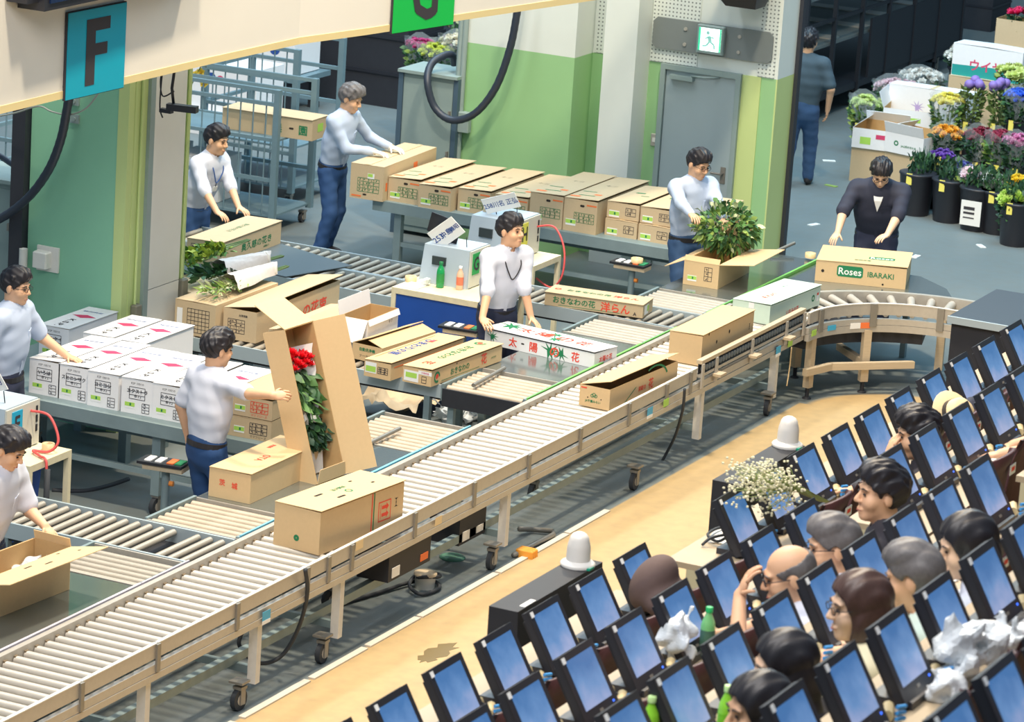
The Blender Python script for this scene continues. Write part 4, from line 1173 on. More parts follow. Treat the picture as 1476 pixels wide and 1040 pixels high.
def surface_nets(D, o, h):
    Sg = D < 0
    c = np.zeros(tuple(k - 1 for k in D.shape), np.int8)
    cor = [(i, j, k) for i in (0, 1) for j in (0, 1) for k in (0, 1)]
    def sh(A, i, j, k):
        n = A.shape
        return A[i:n[0] - 1 + i, j:n[1] - 1 + j, k:n[2] - 1 + k]
    for q in cor:
        c += sh(Sg, *q)
    act = (c > 0) & (c < 8)
    I = np.argwhere(act)
    if not len(I):
        return np.zeros((0, 3)), np.zeros((0, 4), int)
    val = [D[I[:, 0] + q[0], I[:, 1] + q[1], I[:, 2] + q[2]] for q in cor]
    acc, cnt = np.zeros((len(I), 3)), np.zeros(len(I))
    for a in range(8):
        for b in range(a + 1, 8):
            qa, qb = np.array(cor[a]), np.array(cor[b])
            if np.abs(qa - qb).sum() != 1:
                continue
            m = (val[a] < 0) != (val[b] < 0)
            t = val[a] / np.where(m, val[a] - val[b], 1)
            acc += np.where(m[:, None], qa + t[:, None] * (qb - qa), 0)
            cnt += m
    V = (I + acc / cnt[:, None]) * h + o
    vid = np.full(act.shape, -1, np.int32)
    vid[act] = np.arange(len(I))
    Q = []
    for ax in range(3):
        s0, s1 = [slice(None)] * 3, [slice(None)] * 3
        s0[ax], s1[ax] = slice(0, -1), slice(1, None)
        A, B = Sg[tuple(s0)], Sg[tuple(s1)]
        E = np.argwhere(A != B)
        u, w = (ax + 1) % 3, (ax + 2) % 3
        E = E[(E[:, u] > 0) & (E[:, w] > 0) & (E[:, u] < D.shape[u] - 1) & (E[:, w] < D.shape[w] - 1)]
        if not len(E):
            continue
        ins = A[E[:, 0], E[:, 1], E[:, 2]]
        def cell(du, dw):
            F = E.copy()
            F[:, u] -= du
            F[:, w] -= dw
            return vid[F[:, 0], F[:, 1], F[:, 2]]
        q = np.stack((cell(1, 1), cell(0, 1), cell(0, 0), cell(1, 0)), 1)
        q[~ins] = q[~ins][:, ::-1]
        Q.append(q)
    Q = np.concatenate(Q)
    Q = Q[(Q >= 0).all(1)]
    return V, Q
def np_mesh(name, V, Q, mats, extra=None):
    """surface-net mesh, with an optional MB joined on"""
    vs, fs = [tuple(v) for v in V], [tuple(int(i) for i in f) for f in Q]
    mb = MB()
    mb.add(vs, fs, 0, True)
    if extra is not None:
        mb.add(extra.v, extra.f, 0, True)
    return mb.mesh(name, mats)

def ik(a, t, l1, l2, pole):
    a, t, pole = Vector(a), Vector(t), Vector(pole)
    d = t - a
    L = min(d.length, (l1 + l2) * .995)
    d.normalize()
    t = a + d * L
    c = (l1 * l1 + L * L - l2 * l2) / (2 * L)
    hgt = math.sqrt(max(l1 * l1 - c * c, 0))
    p = pole - d * pole.dot(d)
    p = p.normalized() if p.length > 1e-5 else d.orthogonal().normalized()
    return a + d * c + p * hgt, t
def finger(mb, p, d, n, L, r, curl):
    """three bones, bending from direction d towards -n"""
    pts, rr = [Vector(p) - Vector(d) * .012], [r]
    q, a = Vector(p), 0.0
    ax = Vector(d).cross(Vector(n)).normalized()
    for i, f in enumerate((.45, .32, .23)):
        pts.append(q.copy()); rr.append(r * (1 - .08 * i))
        a += curl * (.8, 1.1, .8)[i]
        dd = Matrix.Rotation(-a, 3, ax) @ Vector(d)
        q = q + dd * L * f
    pts.append(q); rr.append(r * .72)
    mb.tube(pts, rr, 6)
def hand(fl, mb, wrist, d, n, side, s=1.0, curl=.35):
    """palm in the field, five separate fingers as tubes; d = finger direction, n = back of hand"""
    d, n = Vector(d).normalized(), Vector(n)
    n = (n - d * n.dot(d)).normalized()
    w = d.cross(n).normalized()
    c = Vector(wrist) + d * .048 * s
    rot = Matrix((w, d, n)).transposed()
    fl.ell(c, (.038 * s, .052 * s, .016 * s), np.array(rot), k=.02)
    # thumb side: +w for the right hand seen from the back
    ts = side
    for i, (off, L, fwd) in enumerate(((.03, .068, .086), (.010, .076, .092), (-.010, .070, .090), (-.029, .055, .082))):
        finger(mb, Vector(wrist) + d * fwd * s + w * ts * off * s, (d + w * ts * off * 2.0).normalized(), n, L * s, .0085 * s, curl)
    finger(mb, Vector(wrist) + d * .028 * s + w * ts * .034 * s, (d * .7 + w * ts * .75 - n * .2).normalized(), n, .062 * s, .0095 * s, curl * .6)

def hair_mesh(style, h=.0065):
    n = (.30, .32, .68)
    lo = np.array((-.15, -.17, -.46))
    ax = [lo[i] + h * np.arange(int(n[i] / h)) for i in range(3)]
    X, Y, Z = np.meshgrid(*ax, indexing='ij')
    def E(c, r):
        q = ((X - c[0]) / r[0], (Y - c[1]) / r[1], (Z - c[2]) / r[2])
        k0 = np.sqrt(q[0] ** 2 + q[1] ** 2 + q[2] ** 2)
        k1 = np.sqrt((q[0] / r[0]) ** 2 + (q[1] / r[1]) ** 2 + (q[2] / r[2]) ** 2)
        return k0 * (k0 - 1) / np.maximum(k1, 1e-6)
    v = {'short': .010, 'thick': .015, 'bald': .002, 'bob': .012, 'long': .010, 'grey': .009, 'spiky': .014, 'wavy': .014}[style]
    cr = E((0, -.012, .036), (.083 + v, .101 + v, .092 + v))
    face = E((0, .112, -.035), (.084, .078, .118))
    low = (-.022 + .95 * Y - Z) / 1.38
    ears = np.minimum(E((.09, .004, -.012), (.03, .028, .042)), E((-.09, .004, -.012), (.03, .028, .042)))
    if style in ('short', 'thick', 'spiky', 'grey'):
        cr = np.minimum(cr, E((0, .012, .085), (.074 + v * .8, .088 + v * .8, .058 + v)))
        face = E((0, .114, -.045), (.084, .078, .112))
    if style in ('bob', 'wavy'):
        cr = np.minimum(cr, E((0, -.025, -.03), (.103, .105, .125)))
        low = -.135 - Z if style == 'bob' else -.15 - Z
        face = E((0, .125, -.045), (.12, .098, .125))
    if style == 'long':
        cr = np.minimum(cr, E((0, -.03, -.06), (.10, .095, .16)))
        cr = np.minimum(cr, E((0, -.075, -.22), (.095, .05, .19)))
        low = -.40 - Z
        face = E((0, .125, -.06), (.12, .098, .145))
    D = np.maximum(np.maximum(cr, -face), low)
    if style not in ('bob', 'wavy', 'long'):
        D = np.maximum(D, -ears)
    if style == 'bald':
        D = np.maximum(D, -E((0, .035, .12), (.10, .135, .105)))
    D = D + .0025 * np.sin(70 * X + 30 * Y) * np.sin(55 * Y - 20 * Z) + .002 * np.sin(150 * X + 25 * Z + 40 * Y)
    if style in ('thick', 'spiky', 'short'):
        D = D + .004 * np.sin(130 * X + 20 * Y) * np.sin(60 * Y + 90 * Z) + .003 * np.sin(210 * X + 60 * Z)
    return surface_nets(D, lo, h)
_HAIR = {}
def person(label, base, fwd, hands, hair='short', hairmat='hair_black', shirt='shirt_white', trousers='trouser_blue', sleeve='short', lean=5.0, side=0.0, head=(0, 0, 0), height=1.72, seated=False, belt=True, glasses=False, lanyard=None, gloves=None, skin='skin', curl=.35, palm=None, poles=None, build=1.0, collar=True, feet=None, hips=None, vox=.008, badge=False, group=None, twist=0.0, vneck=False):
    """base: point on the floor under the pelvis; fwd: facing (x, y); hands: world points of the two wrists (left, right);
    head: yaw (to own left), pitch (down), tilt in degrees"""
    s = height / 1.72
    yaw = math.atan2(fwd[1], fwd[0]) - PI / 2
    t = thing('person', label, 'person', base, yaw, group)
    Wi = (Matrix.Translation(base) @ Matrix.Rotation(yaw, 4, 'Z')).inverted()
    pel = Vector((0, 0, (.93 if not seated else .50) * s))
    if hips: pel += Vector(hips)
    Rt = Matrix.Rotation(R(side), 3, 'Y') @ Matrix.Rotation(-R(lean), 3, 'X') @ Matrix.Rotation(R(twist), 3, 'Z')
    up, rt, fw = Rt @ Vector((0, 0, 1)), Rt @ Vector((1, 0, 0)), Rt @ Vector((0, 1, 0))
    at_ = lambda u, r=0.0, f=0.0: pel + (up * u + rt * r + fw * f) * s
    chest, neck = at_(.34), at_(.50, 0, .0)
    shl = [at_(.445, -.185 * build), at_(.445, .185 * build)]
    nfl = tuple(fw)
    Rh = Matrix.Rotation(R(head[0]), 3, 'Z') @ Matrix.Rotation(-R(head[1]), 3, 'X') @ Matrix.Rotation(R(head[2]), 3, 'Y')
    hc = neck + up * .075 * s + Rh @ Vector((0, .012, .085)) * s
    hs = s * 1.07
    hl = lambda x, y, z: hc + Rh @ Vector((x, y, z)) * hs
    rh = np.array(Rh)
    # ---- body: one continuous surface
    fl, fing = Field(.025), MB()
    fl.ell(hl(0, -.012, .034), (.077 * hs, .094 * hs, .086 * hs), rh)
    fl.ell(hl(0, .022, -.035), (.062 * hs, .068 * hs, .085 * hs), rh, k=.03)
    fl.ell(hl(0, .064, -.096), (.026 * hs, .022 * hs, .02 * hs), rh, k=.03)
    for sx in (-1, 1):
        fl.ell(hl(sx * .040, .058, -.03), (.028 * hs, .028 * hs, .03 * hs), rh, k=.02)
    fl.ell(hl(0, .080, .026), (.05 * hs, .014 * hs, .012 * hs), rh, k=.015)
    for sx in (-1, 1):
        fl.ell(hl(sx * .031, .098, .004), (.017 * hs, .012 * hs, .011 * hs), rh, k=.01, sub=True)
    fl.cone(hl(0, .088, .012), hl(0, .108, -.026), .0075 * hs, .012 * hs, k=.008)
    for sx in (-1, 1):
        fl.ell(hl(sx * .012, .098, -.030), (.009 * hs, .01 * hs, .008 * hs), rh, k=.006)
    fl.ell(hl(0, .085, -.064), (.026 * hs, .013 * hs, .006 * hs), rh, k=.008)
    fl.ell(hl(0, .083, -.076), (.022 * hs, .012 * hs, .007 * hs), rh, k=.008)
    for sx in (-1, 1):
        fl.ell(hl(sx * .080, -.008, -.004), (.009 * hs, .02 * hs, .032 * hs), rh, k=.012)
    fl.cone(hl(0, -.025, -.05), neck - up * .03 * s, .054 * s, .060 * s, k=.03)
    fl.cone(at_(.06), at_(.36), .125 * s * build, .145 * s * build, (nfl, .64), k=.05)
    fl.cone(shl[0] * .86 + shl[1] * .14, shl[0] * .14 + shl[1] * .86, .055 * s, .055 * s, k=.06)
    arms = []
    for i in range(2):
        sg = (-1, 1)[i]
        tg = hands[i]
        if tg is None:      # hanging by the side
            tg_l = at_(-.06, sg * .27, .05)
        else:
            tg_l = Wi @ Vector(tg)
        pole = (Vector((sg * .6, -.5, -.5)) if not poles or poles[i] is None else Vector(poles[i]))
        el, wr = ik(shl[i], tg_l, .285 * s, .255 * s, pole)
        arms.append((el, wr))
        fl.cone(shl[i], el, .046 * s * build, .039 * s * build, k=.03)
        fl.cone(el, wr, .040 * s * build, .027 * s, k=.02)
        d = (wr - el).normalized()
        pn = palm[i] if palm and palm[i] else None
        if pn:
            d = (Wi.to_3x3() @ Vector(pn[0])).normalized()
            nn = Wi.to_3x3() @ Vector(pn[1])
        else:
            nn = Vector((0, 0, 1)) if abs(d.z) < .8 else Vector((sg, 0, 0))
        if gloves is None:
            hand(fl, fing, wr, d, nn, -sg, s, curl)
        else:
            fl.ell(wr + d * .02, (.026, .026, .03), k=.02)
            gf, gm = Field(.015), MB()
            hand(gf, gm, wr, d, nn, -sg, s * 1.1, curl)
            gf.cone(wr - d * .06, wr + d * .01, .034, .032)
            ob('work_glove', np_mesh('work_glove', *gf.mesh(.008), [gloves], gm), t)
    ob('body', np_mesh('body', *fl.mesh(vox), [skin], fing), t)
    # ---- face details
    fc = MB()
    for sx in (-1, 1):
        q = hl(sx * .031, .0865, .004)
        T = Matrix.Translation(q) @ Rh.to_4x4()
        MB().ell((0, 0, 0), (.0135 * s, .006 * s, .0055 * s), 0, T, 8, 6).build('eye', ['eye'], t)
        MB().tube([hl(sx * .014, .095, .024), hl(sx * .033, .094, .030), hl(sx * .05, .083, .024)], [.003, .0042, .002], 5).build('eyebrow', [hairmat], t)
    MB().tube([hl(-.022, .087, -.0705), hl(0, .0985, -.069), hl(.022, .087, -.0705)], [.002, .0042, .002], 5).build('mouth', ['lips'], t)
    # ---- hair
    if hair:
        if hair not in _HAIR:
            _HAIR[hair] = hair_mesh(hair)
        V, Q = _HAIR[hair]
        V = (V * hs) @ rh.T + np.array(hc)
        ob('hair', np_mesh('hair', V, Q, [hairmat]), t)
    if glasses:
        g = MB()
        for sx in (-1, 1):
            g.tube([hl(sx * .033 + .021 * math.cos(a) , .102, .003 + .014 * math.sin(a)) for a in [2 * PI * k / 10 for k in range(11)]], .0022, 5)
            g.tube([hl(sx * .054, .100, .008), hl(sx * .075, .06, .012), hl(sx * .083, -.01, .010)], .0022, 5)
        g.tube([hl(-.012, .103, .005), hl(.012, .103, .005)], .002, 5)
        g.build('glasses', ['black_plastic'], t)
    # ---- shirt
    sf = Field(.045)
    infl = .013
    top_w = .165 * build + infl
    bottom = -.02 if belt else -.1
    sf.cone(at_(bottom + .06), at_(.22), (.150 * build + infl) * s, (.166 * build + infl) * s, (nfl, .72), k=.06)
    sf.cone(at_(.22), at_(.365), (.166 * build + infl) * s, (.166 * build + infl) * s, (nfl, .68), k=.06)
    sf.cone(shl[0] * .9 + shl[1] * .1, shl[0] * .1 + shl[1] * .9, .066 * s, .066 * s, k=.07)
    sf.cone(at_(.43), neck + up * .012 * s, .085 * s, .063 * s, k=.04)
    for i in range(2):
        el, wr = arms[i]
        if sleeve == 'short':
            e = shl[i].lerp(el, .82)
            sf.cone(shl[i], e, .060 * s * build, .064 * s * build, k=.06)
        elif sleeve == 'rolled':
            e = el.lerp(wr, .12)
            sf.cone(shl[i], el, .060 * s * build, .056 * s * build, k=.06)
            sf.cone(el, e, .057 * s, .052 * s, k=.02)
        else:
            e = el.lerp(wr, .96)
            sf.cone(shl[i], el, .060 * s * build, .052 * s * build, k=.06)
            sf.cone(el, e, .054 * s * build, .038 * s, k=.02)
    sf.cone(hl(0, -.025, -.04), neck + up * .02 * s + fw * .012, .05 * s, .056 * s, k=.008, sub=True)
    pz = np.array(at_(bottom)); un = np.array(up)
    ob('shirt', np_mesh('shirt', *sf.mesh(.0105, .0022, lambda X, Y, Z: (pz[0] - X) * un[0] + (pz[1] - Y) * un[1] + (pz[2] - Z) * un[2]), [shirt]), t)
    if collar:
        nb = neck + up * .018 * s
        for sx in (-1, 1):
            p0, p1 = nb + rt * sx * .058 * s - fw * .01, nb + fw * .066 * s + rt * sx * .012 * s - up * .02
            p2, p3 = nb + fw * .088 * s + rt * sx * .05 * s - up * .058 * s, nb + rt * sx * .085 * s + fw * .02 - up * .03 * s
            MB().add([p0, p1, p2, p3] + [p + (fw + rt * sx) * .004 for p in (p0, p1, p2, p3)], [(0, 1, 2, 3), (7, 6, 5, 4), (0, 4, 5, 1), (1, 5, 6, 2), (2, 6, 7, 3), (3, 7, 4, 0)], 0).build('collar', [shirt], t)
        fd = (.166 * build + infl) * .68 + .004
        if collar != 'plain':
            pk = MB()
            us = [bottom + .02, .08, .16, .24, .32, .40]
            ff = [((.150 * build + infl) * .72) + .002, fd, fd + .002, fd + .004, fd + .002, fd - .018]
            vs = []
            for u_, f_ in zip(us, ff):
                vs += [at_(u_, -.014, f_), at_(u_, .014, f_)]
            pk.add(vs, [(2 * k, 2 * k + 1, 2 * k + 3, 2 * k + 2) for k in range(len(us) - 1)], 0, True).build('placket', [shirt], t)
            T = Matrix.Translation(at_(.29, -.085, fd - .014)) @ Rt.to_4x4() @ Matrix.Rotation(.35, 4, 'Z')
            MB().box((0, 0, 0), (.10, .012, .11), T=T).build('pocket', [shirt], t)
    if vneck:
        f0 = (.166 * build + infl) * .68 + .006
        MB().add([at_(.50, -.055, .085), at_(.50, .055, .085), at_(.42, .035, f0 + .008), at_(.31, 0, f0 + .02), at_(.42, -.035, f0 + .008)], [(0, 4, 3, 2, 1)], 0).build('undershirt', ['paper'], t)
    if belt:
        n = 24
        rx, ry = (.160 * build + .006) * s, (.160 * build + .006) * .74 * s
        vs, fs = [], []
        for k in range(n):
            a = 2 * PI * k / n
            for f_, u_ in ((1.0, -.02), (1.035, -.02), (1.035, .02), (1.0, .02)):
                vs.append(at_(bottom + u_ + .0, rx / s * f_ * math.cos(a), ry / s * f_ * math.sin(a)))
        for k in range(n):
            for j in range(4):
                fs.append((4 * k + j, 4 * ((k + 1) % n) + j, 4 * ((k + 1) % n) + (j + 1) % 4, 4 * k + (j + 1) % 4))
        MB().add(vs, fs, 0, False).build('belt', ['belt'], t)
    if lanyard:
        c0, c1 = neck + rt * -.058 * s + up * .012, neck + rt * .058 * s + up * .012
        mid = at_(.30, 0, .142 * build)
        MB().tube(spline([c0, at_(.44, -.075, .108), at_(.36, -.045, .138), mid, at_(.36, .045, .138), at_(.44, .075, .108), c1], 5), .0055, 6).build('lanyard', [lanyard], t)
        if badge:
            T = Matrix.Translation(at_(.24, 0, .146)) @ Rt.to_4x4()
            MB().box((0, 0, 0), (.06, .006, .05), T=T).build('badge', ['paper'], t)
            MB().tube([mid, at_(.262, 0, .146)], .004, 5).build('badge_clip', ['black_plastic'], t)
    # ---- trousers and shoes
    tf = Field(.04)
    tf.cone(pel + Vector((0, 0, .0)) , pel - Vector((0, 0, .08)) * s, .158 * s * build, .156 * s * build, ((0, 1, 0), .76), k=.05)
    if not seated:
        ft = feet or ((-.12, .0), (.12, .03))
        for i in range(2):
            sg = (-1, 1)[i]
            hp = pel + Vector((sg * .085, 0, -.08)) * s
            an = Vector((ft[i][0], ft[i][1], .09))
            kn, an = ik(hp, an, .40 * s, .38 * s, Vector((sg * .1, 1, 0)))
            tf.cone(hp, kn, .094 * s * build, .074 * s * build, k=.04)
            tf.cone(kn, an, .074 * s * build, .062 * s, k=.02)
            sf_ = Field(.02)
            sf_.ell((an.x, an.y + .06, .045), (.046, .125, .043))
            sf_.ell((an.x, an.y - .01, .075), (.04, .05, .05))
            ob('shoe', np_mesh('shoe', *sf_.mesh(.012, 0, lambda X, Y, Z: -Z), ['shoe']), t)
    else:
        for i in range(2):
            sg = (-1, 1)[i]
            hp = pel + Vector((sg * .09, .0, -.05)) * s
            kn = Vector((sg * .13, .40, .50 * s))
            an = Vector((sg * .13, .36, .09))
            tf.cone(hp, kn, .085 * s * build, .066 * s, k=.04)
            tf.cone(kn, an, .066 * s, .05 * s, k=.02)
            MB().ell((an.x, an.y + .06, .05), (.045, .12, .045)).build('shoe', ['shoe'], t)
    cutz = pel.z + (.0 if belt else .02)
    ob('trousers', np_mesh('trousers', *tf.mesh(.014, .003), [trousers]), t)
    return t

# ---- workers
person('worker in white shirt with lanyard pressing on the carton by the cage trolley', (4.5, 4.54, 0), (-.12, -1), ((4.42, 4.03, .95), (4.06, 4.03, .95)), lean=19, head=(4, 8, 0), sleeve='rolled', shirt='shirt_white', trousers='trouser_blue', lanyard='lanyard_blue', badge=True, height=1.70, palm=(((-.3, -1, -.25), (0, 0, 1)), ((-.3, -1, -.3), (0, 0, 1))), feet=((-.12, -.12), (.12, -.1)))
person('grey-haired worker in white shirt and gloves at the far table', (6.95, 4.47, 0), (-.05, -1), ((7.25, 4.02, 1.10), (6.95, 4.05, 1.10)), lean=12, head=(5, 18, 0), sleeve='long', shirt='shirt_blue', trousers='trouser_blue', hair='thick', hairmat='hair_grey', gloves='glove', height=1.72, palm=(((-.1, -1, -.1), (0, 0, 1)), ((.1, -1, -.1), (0, 0, 1))), feet=((-.12, -.1), (.14, -.02)))
person('worker with glasses laying a hand on the white flower boxes', (-1.42, 2.66, 0), (.1, -1), ((-1.026, 2.362, 1.02), None), lean=6, head=(-2, 4, 0), sleeve='short', shirt='shirt_blue', trousers='trouser_navy', glasses=True, build=1.12, height=1.72, palm=(((0, -1, -.15), (0, 0, 1)), None))
person('worker seen from behind holding up the open rose box', (-1.97, .60, 0), (.93, -.36), (None, (-2.259, -0.09, 1.411)), lean=3, head=(-12, 6, 0), sleeve='short', shirt='shirt_white', trousers='trouser_blue', hair='spiky', height=1.69, palm=(None, ((.5, -1, .1), (-.8, -.2, .6))), curl=.7)
person('worker in pale shirt bending over the open carton at the lower left', (-4.85, .56, 0), (.0, -1), ((-4.754, 0.155, 1.06), (-5.369, 0.232, 1.05)), lean=14, head=(2, 24, 0), sleeve='short', shirt='shirt_white', trousers='trouser_navy', hair='spiky', height=1.70, build=1.1, palm=(((-.1, -.8, -.5), (0, .3, 1)), None))
person('worker in white shirt leaning over the white flower box', (2.86, .68, 0), (-.52, -.85), ((2.86, .40, .885), (2.36, .60, .90)), lean=12, head=(22, -6, 0), sleeve='rolled', shirt='shirt_white', trousers='trouser_navy', lanyard='belt', height=1.72, palm=(((-.3, -.9, -.5), (.3, .2, 1)), ((-.6, -.8, -.3), (0, .4, 1))), poles=((.6, .3, .1), (-.9, .2, .2)), hips=(0, -.05, 0))
person('worker with glasses lifting the leafy green bunch from its carton', (6.42, .56, 0), (-.52, -.85), ((6.124, 0.081, 1.16), (5.552, 0.065, 1.18)), lean=4, head=(8, 16, 0), sleeve='long', shirt='shirt_blue', trousers='jeans', glasses=True, height=1.73, build=1.05)
person('young worker in navy jacket leaning on the Roses carton', (7.84, -.72, 0), (-.96, -.28), ((7.30, -1.0, .975), (7.22, -.56, .955)), lean=20, head=(4, 38, 0), sleeve='rolled', shirt='shirt_navy', trousers='trouser_navy', hair='thick', glasses=True, height=1.70, build=1.2, palm=(((-.9, .3, -.2), (0, 0, 1)), ((-.9, .1, -.6), (-.3, 0, 1))), poles=((-.8, -.2, .1), (.8, -.2, .1)), hips=(0, -.02, 0), skin='skin_pale', vneck=True)
person('man in slate polo shirt and jeans walking away past the wall', (13.4, 2.22, 0), (.96, .2), (None, None), lean=2, head=(-4, 4, 0), sleeve='short', shirt='shirt_slate', trousers='jeans', hair='thick', height=1.70, feet=((-.12, -.12), (.1, .14)), collar=False, belt=False, build=1.08)
t = thing('tool_pouch', 'small black tool pouch hanging at the walking man hip', 'pouch', (13.285, 2.27, .86))
MB().box((-.06, 0, 0), (.05, .12, .16), bev=.02).build('pouch', 'black_plastic', t)
for sy in (-1, 1):
    MB().tube([(-.09, sy * .008, .02), (-.09, sy * .03, .045), (-.09, sy * .05, .02)], .007, 5).build('tool_grip', [M('lime_grip', S(200, 214, 60), .5)], t)

# ================================================================== BIDDERS' STAND
M('carpet', S(66, 58, 60), 0.9, var=0.15)
M('desk_top', S(176, 158, 130), 0.5, var=0.06, scale=10)
M('desk_edge', S(196, 186, 150), 0.6)
M('seat_brown', S(78, 46, 46), 0.5, var=0.12, scale=12)
M('monitor_black', S(40, 43, 52), 0.4)
M('connector_blue', S(70, 150, 214), 0.4)
M('beige_plastic', S(212, 192, 146), 0.5, var=0.08)
def screen_material():
    m = bpy.data.materials.new('touch_screen')
    m.use_nodes = True
    nt = m.node_tree
    b = nt.nodes['Principled BSDF']
    tc = nt.nodes.new('ShaderNodeTexCoord')
    oi = nt.nodes.new('ShaderNodeObjectInfo')
    va = nt.nodes.new('ShaderNodeVectorMath'); va.operation = 'ADD'
    nt.links.new(tc.outputs['Object'], va.inputs[0])
    mu = nt.nodes.new('ShaderNodeVectorMath'); mu.operation = 'SCALE'
    cx = nt.nodes.new('ShaderNodeCombineXYZ')
    for i in range(3): nt.links.new(oi.outputs['Random'], cx.inputs[i])
    nt.links.new(cx.outputs[0], mu.inputs[0]); mu.inputs['Scale'].default_value = 37.0
    nt.links.new(mu.outputs[0], va.inputs[1])
    nz = nt.nodes.new('ShaderNodeTexNoise'); nz.inputs['Scale'].default_value = 9; nz.inputs['Detail'].default_value = 4
    nt.links.new(va.outputs[0], nz.inputs['Vector'])
    sp = nt.nodes.new('ShaderNodeSeparateXYZ')
    nt.links.new(tc.outputs['Generated'], sp.inputs[0])
    ad = nt.nodes.new('ShaderNodeMath'); ad.operation = 'MULTIPLY_ADD'
    nt.links.new(nz.outputs['Fac'], ad.inputs[0]); ad.inputs[1].default_value = 1.1
    iv = nt.nodes.new('ShaderNodeMath'); iv.operation = 'SUBTRACT'; iv.inputs[0].default_value = .35
    nt.links.new(sp.outputs[2], iv.inputs[1])
    nt.links.new(iv.outputs[0], ad.inputs[2])
    rp = nt.nodes.new('ShaderNodeValToRGB')
    rp.color_ramp.elements[0].position = 0.0; rp.color_ramp.elements[0].color = (*S(52, 104, 160), 1)
    rp.color_ramp.elements[1].position = 1.0; rp.color_ramp.elements[1].color = (*S(158, 168, 204), 1)
    e = rp.color_ramp.elements.new(.5); e.color = (*S(96, 138, 188), 1)
    nt.links.new(ad.outputs[0], rp.inputs[0])
    nt.links.new(rp.outputs[0], b.inputs['Emission Color'])
    b.inputs['Emission Strength'].default_value = 0.62
    b.inputs['Base Color'].default_value = (*S(60, 80, 110), 1)
    b.inputs['Roughness'].default_value = 0.25
    return m
MATS['touch_screen'] = screen_material()

def zf(k): return 1.90 + .38 * k
def ym(k): return -5.38 - .83 * k
for k in range(6):
    fl_ = struct(MB().bb(-17, -.6, ym(k) - .5, ym(k) + .335 if k else ym(k) + .30, 0, zf(k)).build('floor', 'carpet'))

# --- long desks, one per row and section
ORD = ('front', 'second', 'third', 'fourth', 'fifth')
def desk(k, x0, x1, lab):
    t = thing('bidder_desk', lab, 'desk', (x0, ym(k), zf(k)))
    L, z = x1 - x0, .715
    MB().bb(0, L, -.34, .075 if k else .16, z - .03, z).build('desk_top', 'desk_top', t)
    pbox(t, 'front_panel', 'desk_edge', 0, L, .03, .05, .02, z - .03)
    for a in (0.0, L - .03):
        pbox(t, 'end_panel', 'desk_edge', a, a + .03, -.30, .03, 0, z - .03)
    return t
for k in range(5):
    desk(k, -13.4, -8.12, '%s row desk on the near side of the aisle' % ORD[k])
    desk(k, -7.52, -1.9, '%s row desk on the far side of the aisle' % ORD[k])

# --- one touch-screen terminal, copied along the rows
def make_monitor():
    t = thing('touch_monitor', 'x', 'monitor', (0, 0, 0))
    T = Matrix.Translation((0, 0, .012)) @ Matrix.Rotation(R(-30), 4, 'X')
    W, H_, th = .312, .305, .032
    MB().box((0, 0, H_ / 2), (W, th, H_), 0, T).build('casing', 'monitor_black', t)
    MB().box((0, th / 2 + .012, H_ / 2), (W * .8, .03, H_ * .75), 0, T).build('rear_shell', 'monitor_black', t)
    MB().box((0, -th / 2 - .002, H_ / 2), (W + .006, .006, H_ + .006), 0, T).build('bezel', 'black_plastic', t)
    o = MB().add([(-.124, 0, -.108), (.124, 0, -.108), (.124, 0, .108), (-.124, 0, .108)], [(0, 1, 2, 3)]).build('screen', ['touch_screen'], t)
    o.matrix_local = T @ Matrix.Translation((0, -th / 2 - .0062, .170))
    MB().box((-.133, -th / 2 - .0065, H_ - .02), (.026, .003, .026), 0, T).build('sticker', 'paper', t)
    MB().box((0, -th / 2 - .006, .035), (.030, .002, .012), 0, T).build('logo_plate', 'alu_dark', t)
    MB().box((.12, -th / 2 - .006, .04), (.012, .002, .008), 0, T).build('power_led', [M('led_blue', S(60, 110, 255), .4, emit=1.2)], t)
    MB().bb(-.13, .13, -.03, .13, 0, .03).add([(-.05, .0, .03), (.05, .0, .03), (.05, .1, .03), (-.05, .1, .03), (-.05, .07, .14), (.05, .07, .14), (.05, .1, .14), (-.05, .1, .14)], [(0, 1, 5, 4), (1, 2, 6, 5), (2, 3, 7, 6), (3, 0, 4, 7), (4, 5, 6, 7)], 0).build('stand', 'monitor_black', t)
    for j in range(3):
        MB().cyl((.165, -.04, .03 + .022 * j), (.21, -.055, .025 + .022 * j), .008, seg=6).build('connector', 'connector_blue', t)
    MB().tube(spline([(.2, -.05, .03), (.25, .0, .02), (.24, .08, .05), (.2, .12, .04), (.23, .16, .012)], 4), .006, 5).build('cable', 'rubber', t)
    MB().cyl((.19, .06, .03), (.29, .10, .03), .028, seg=8).build('cable_cover', 'beige_plastic', t)
    MB().cyl((.19, .00, .025), (.29, .035, .025), .022, seg=8).build('cable_cover', 'beige_plastic', t)
    return t
def copy_tree(o, parent=None):
    c = o.copy()
    COL.objects.link(c)
    c.parent = parent
    if parent is not None:
        c.matrix_parent_inverse = o.matrix_parent_inverse
    for ch in o.children:
        copy_tree(ch, c)
    return c
mon0 = make_monitor()
used = [False]
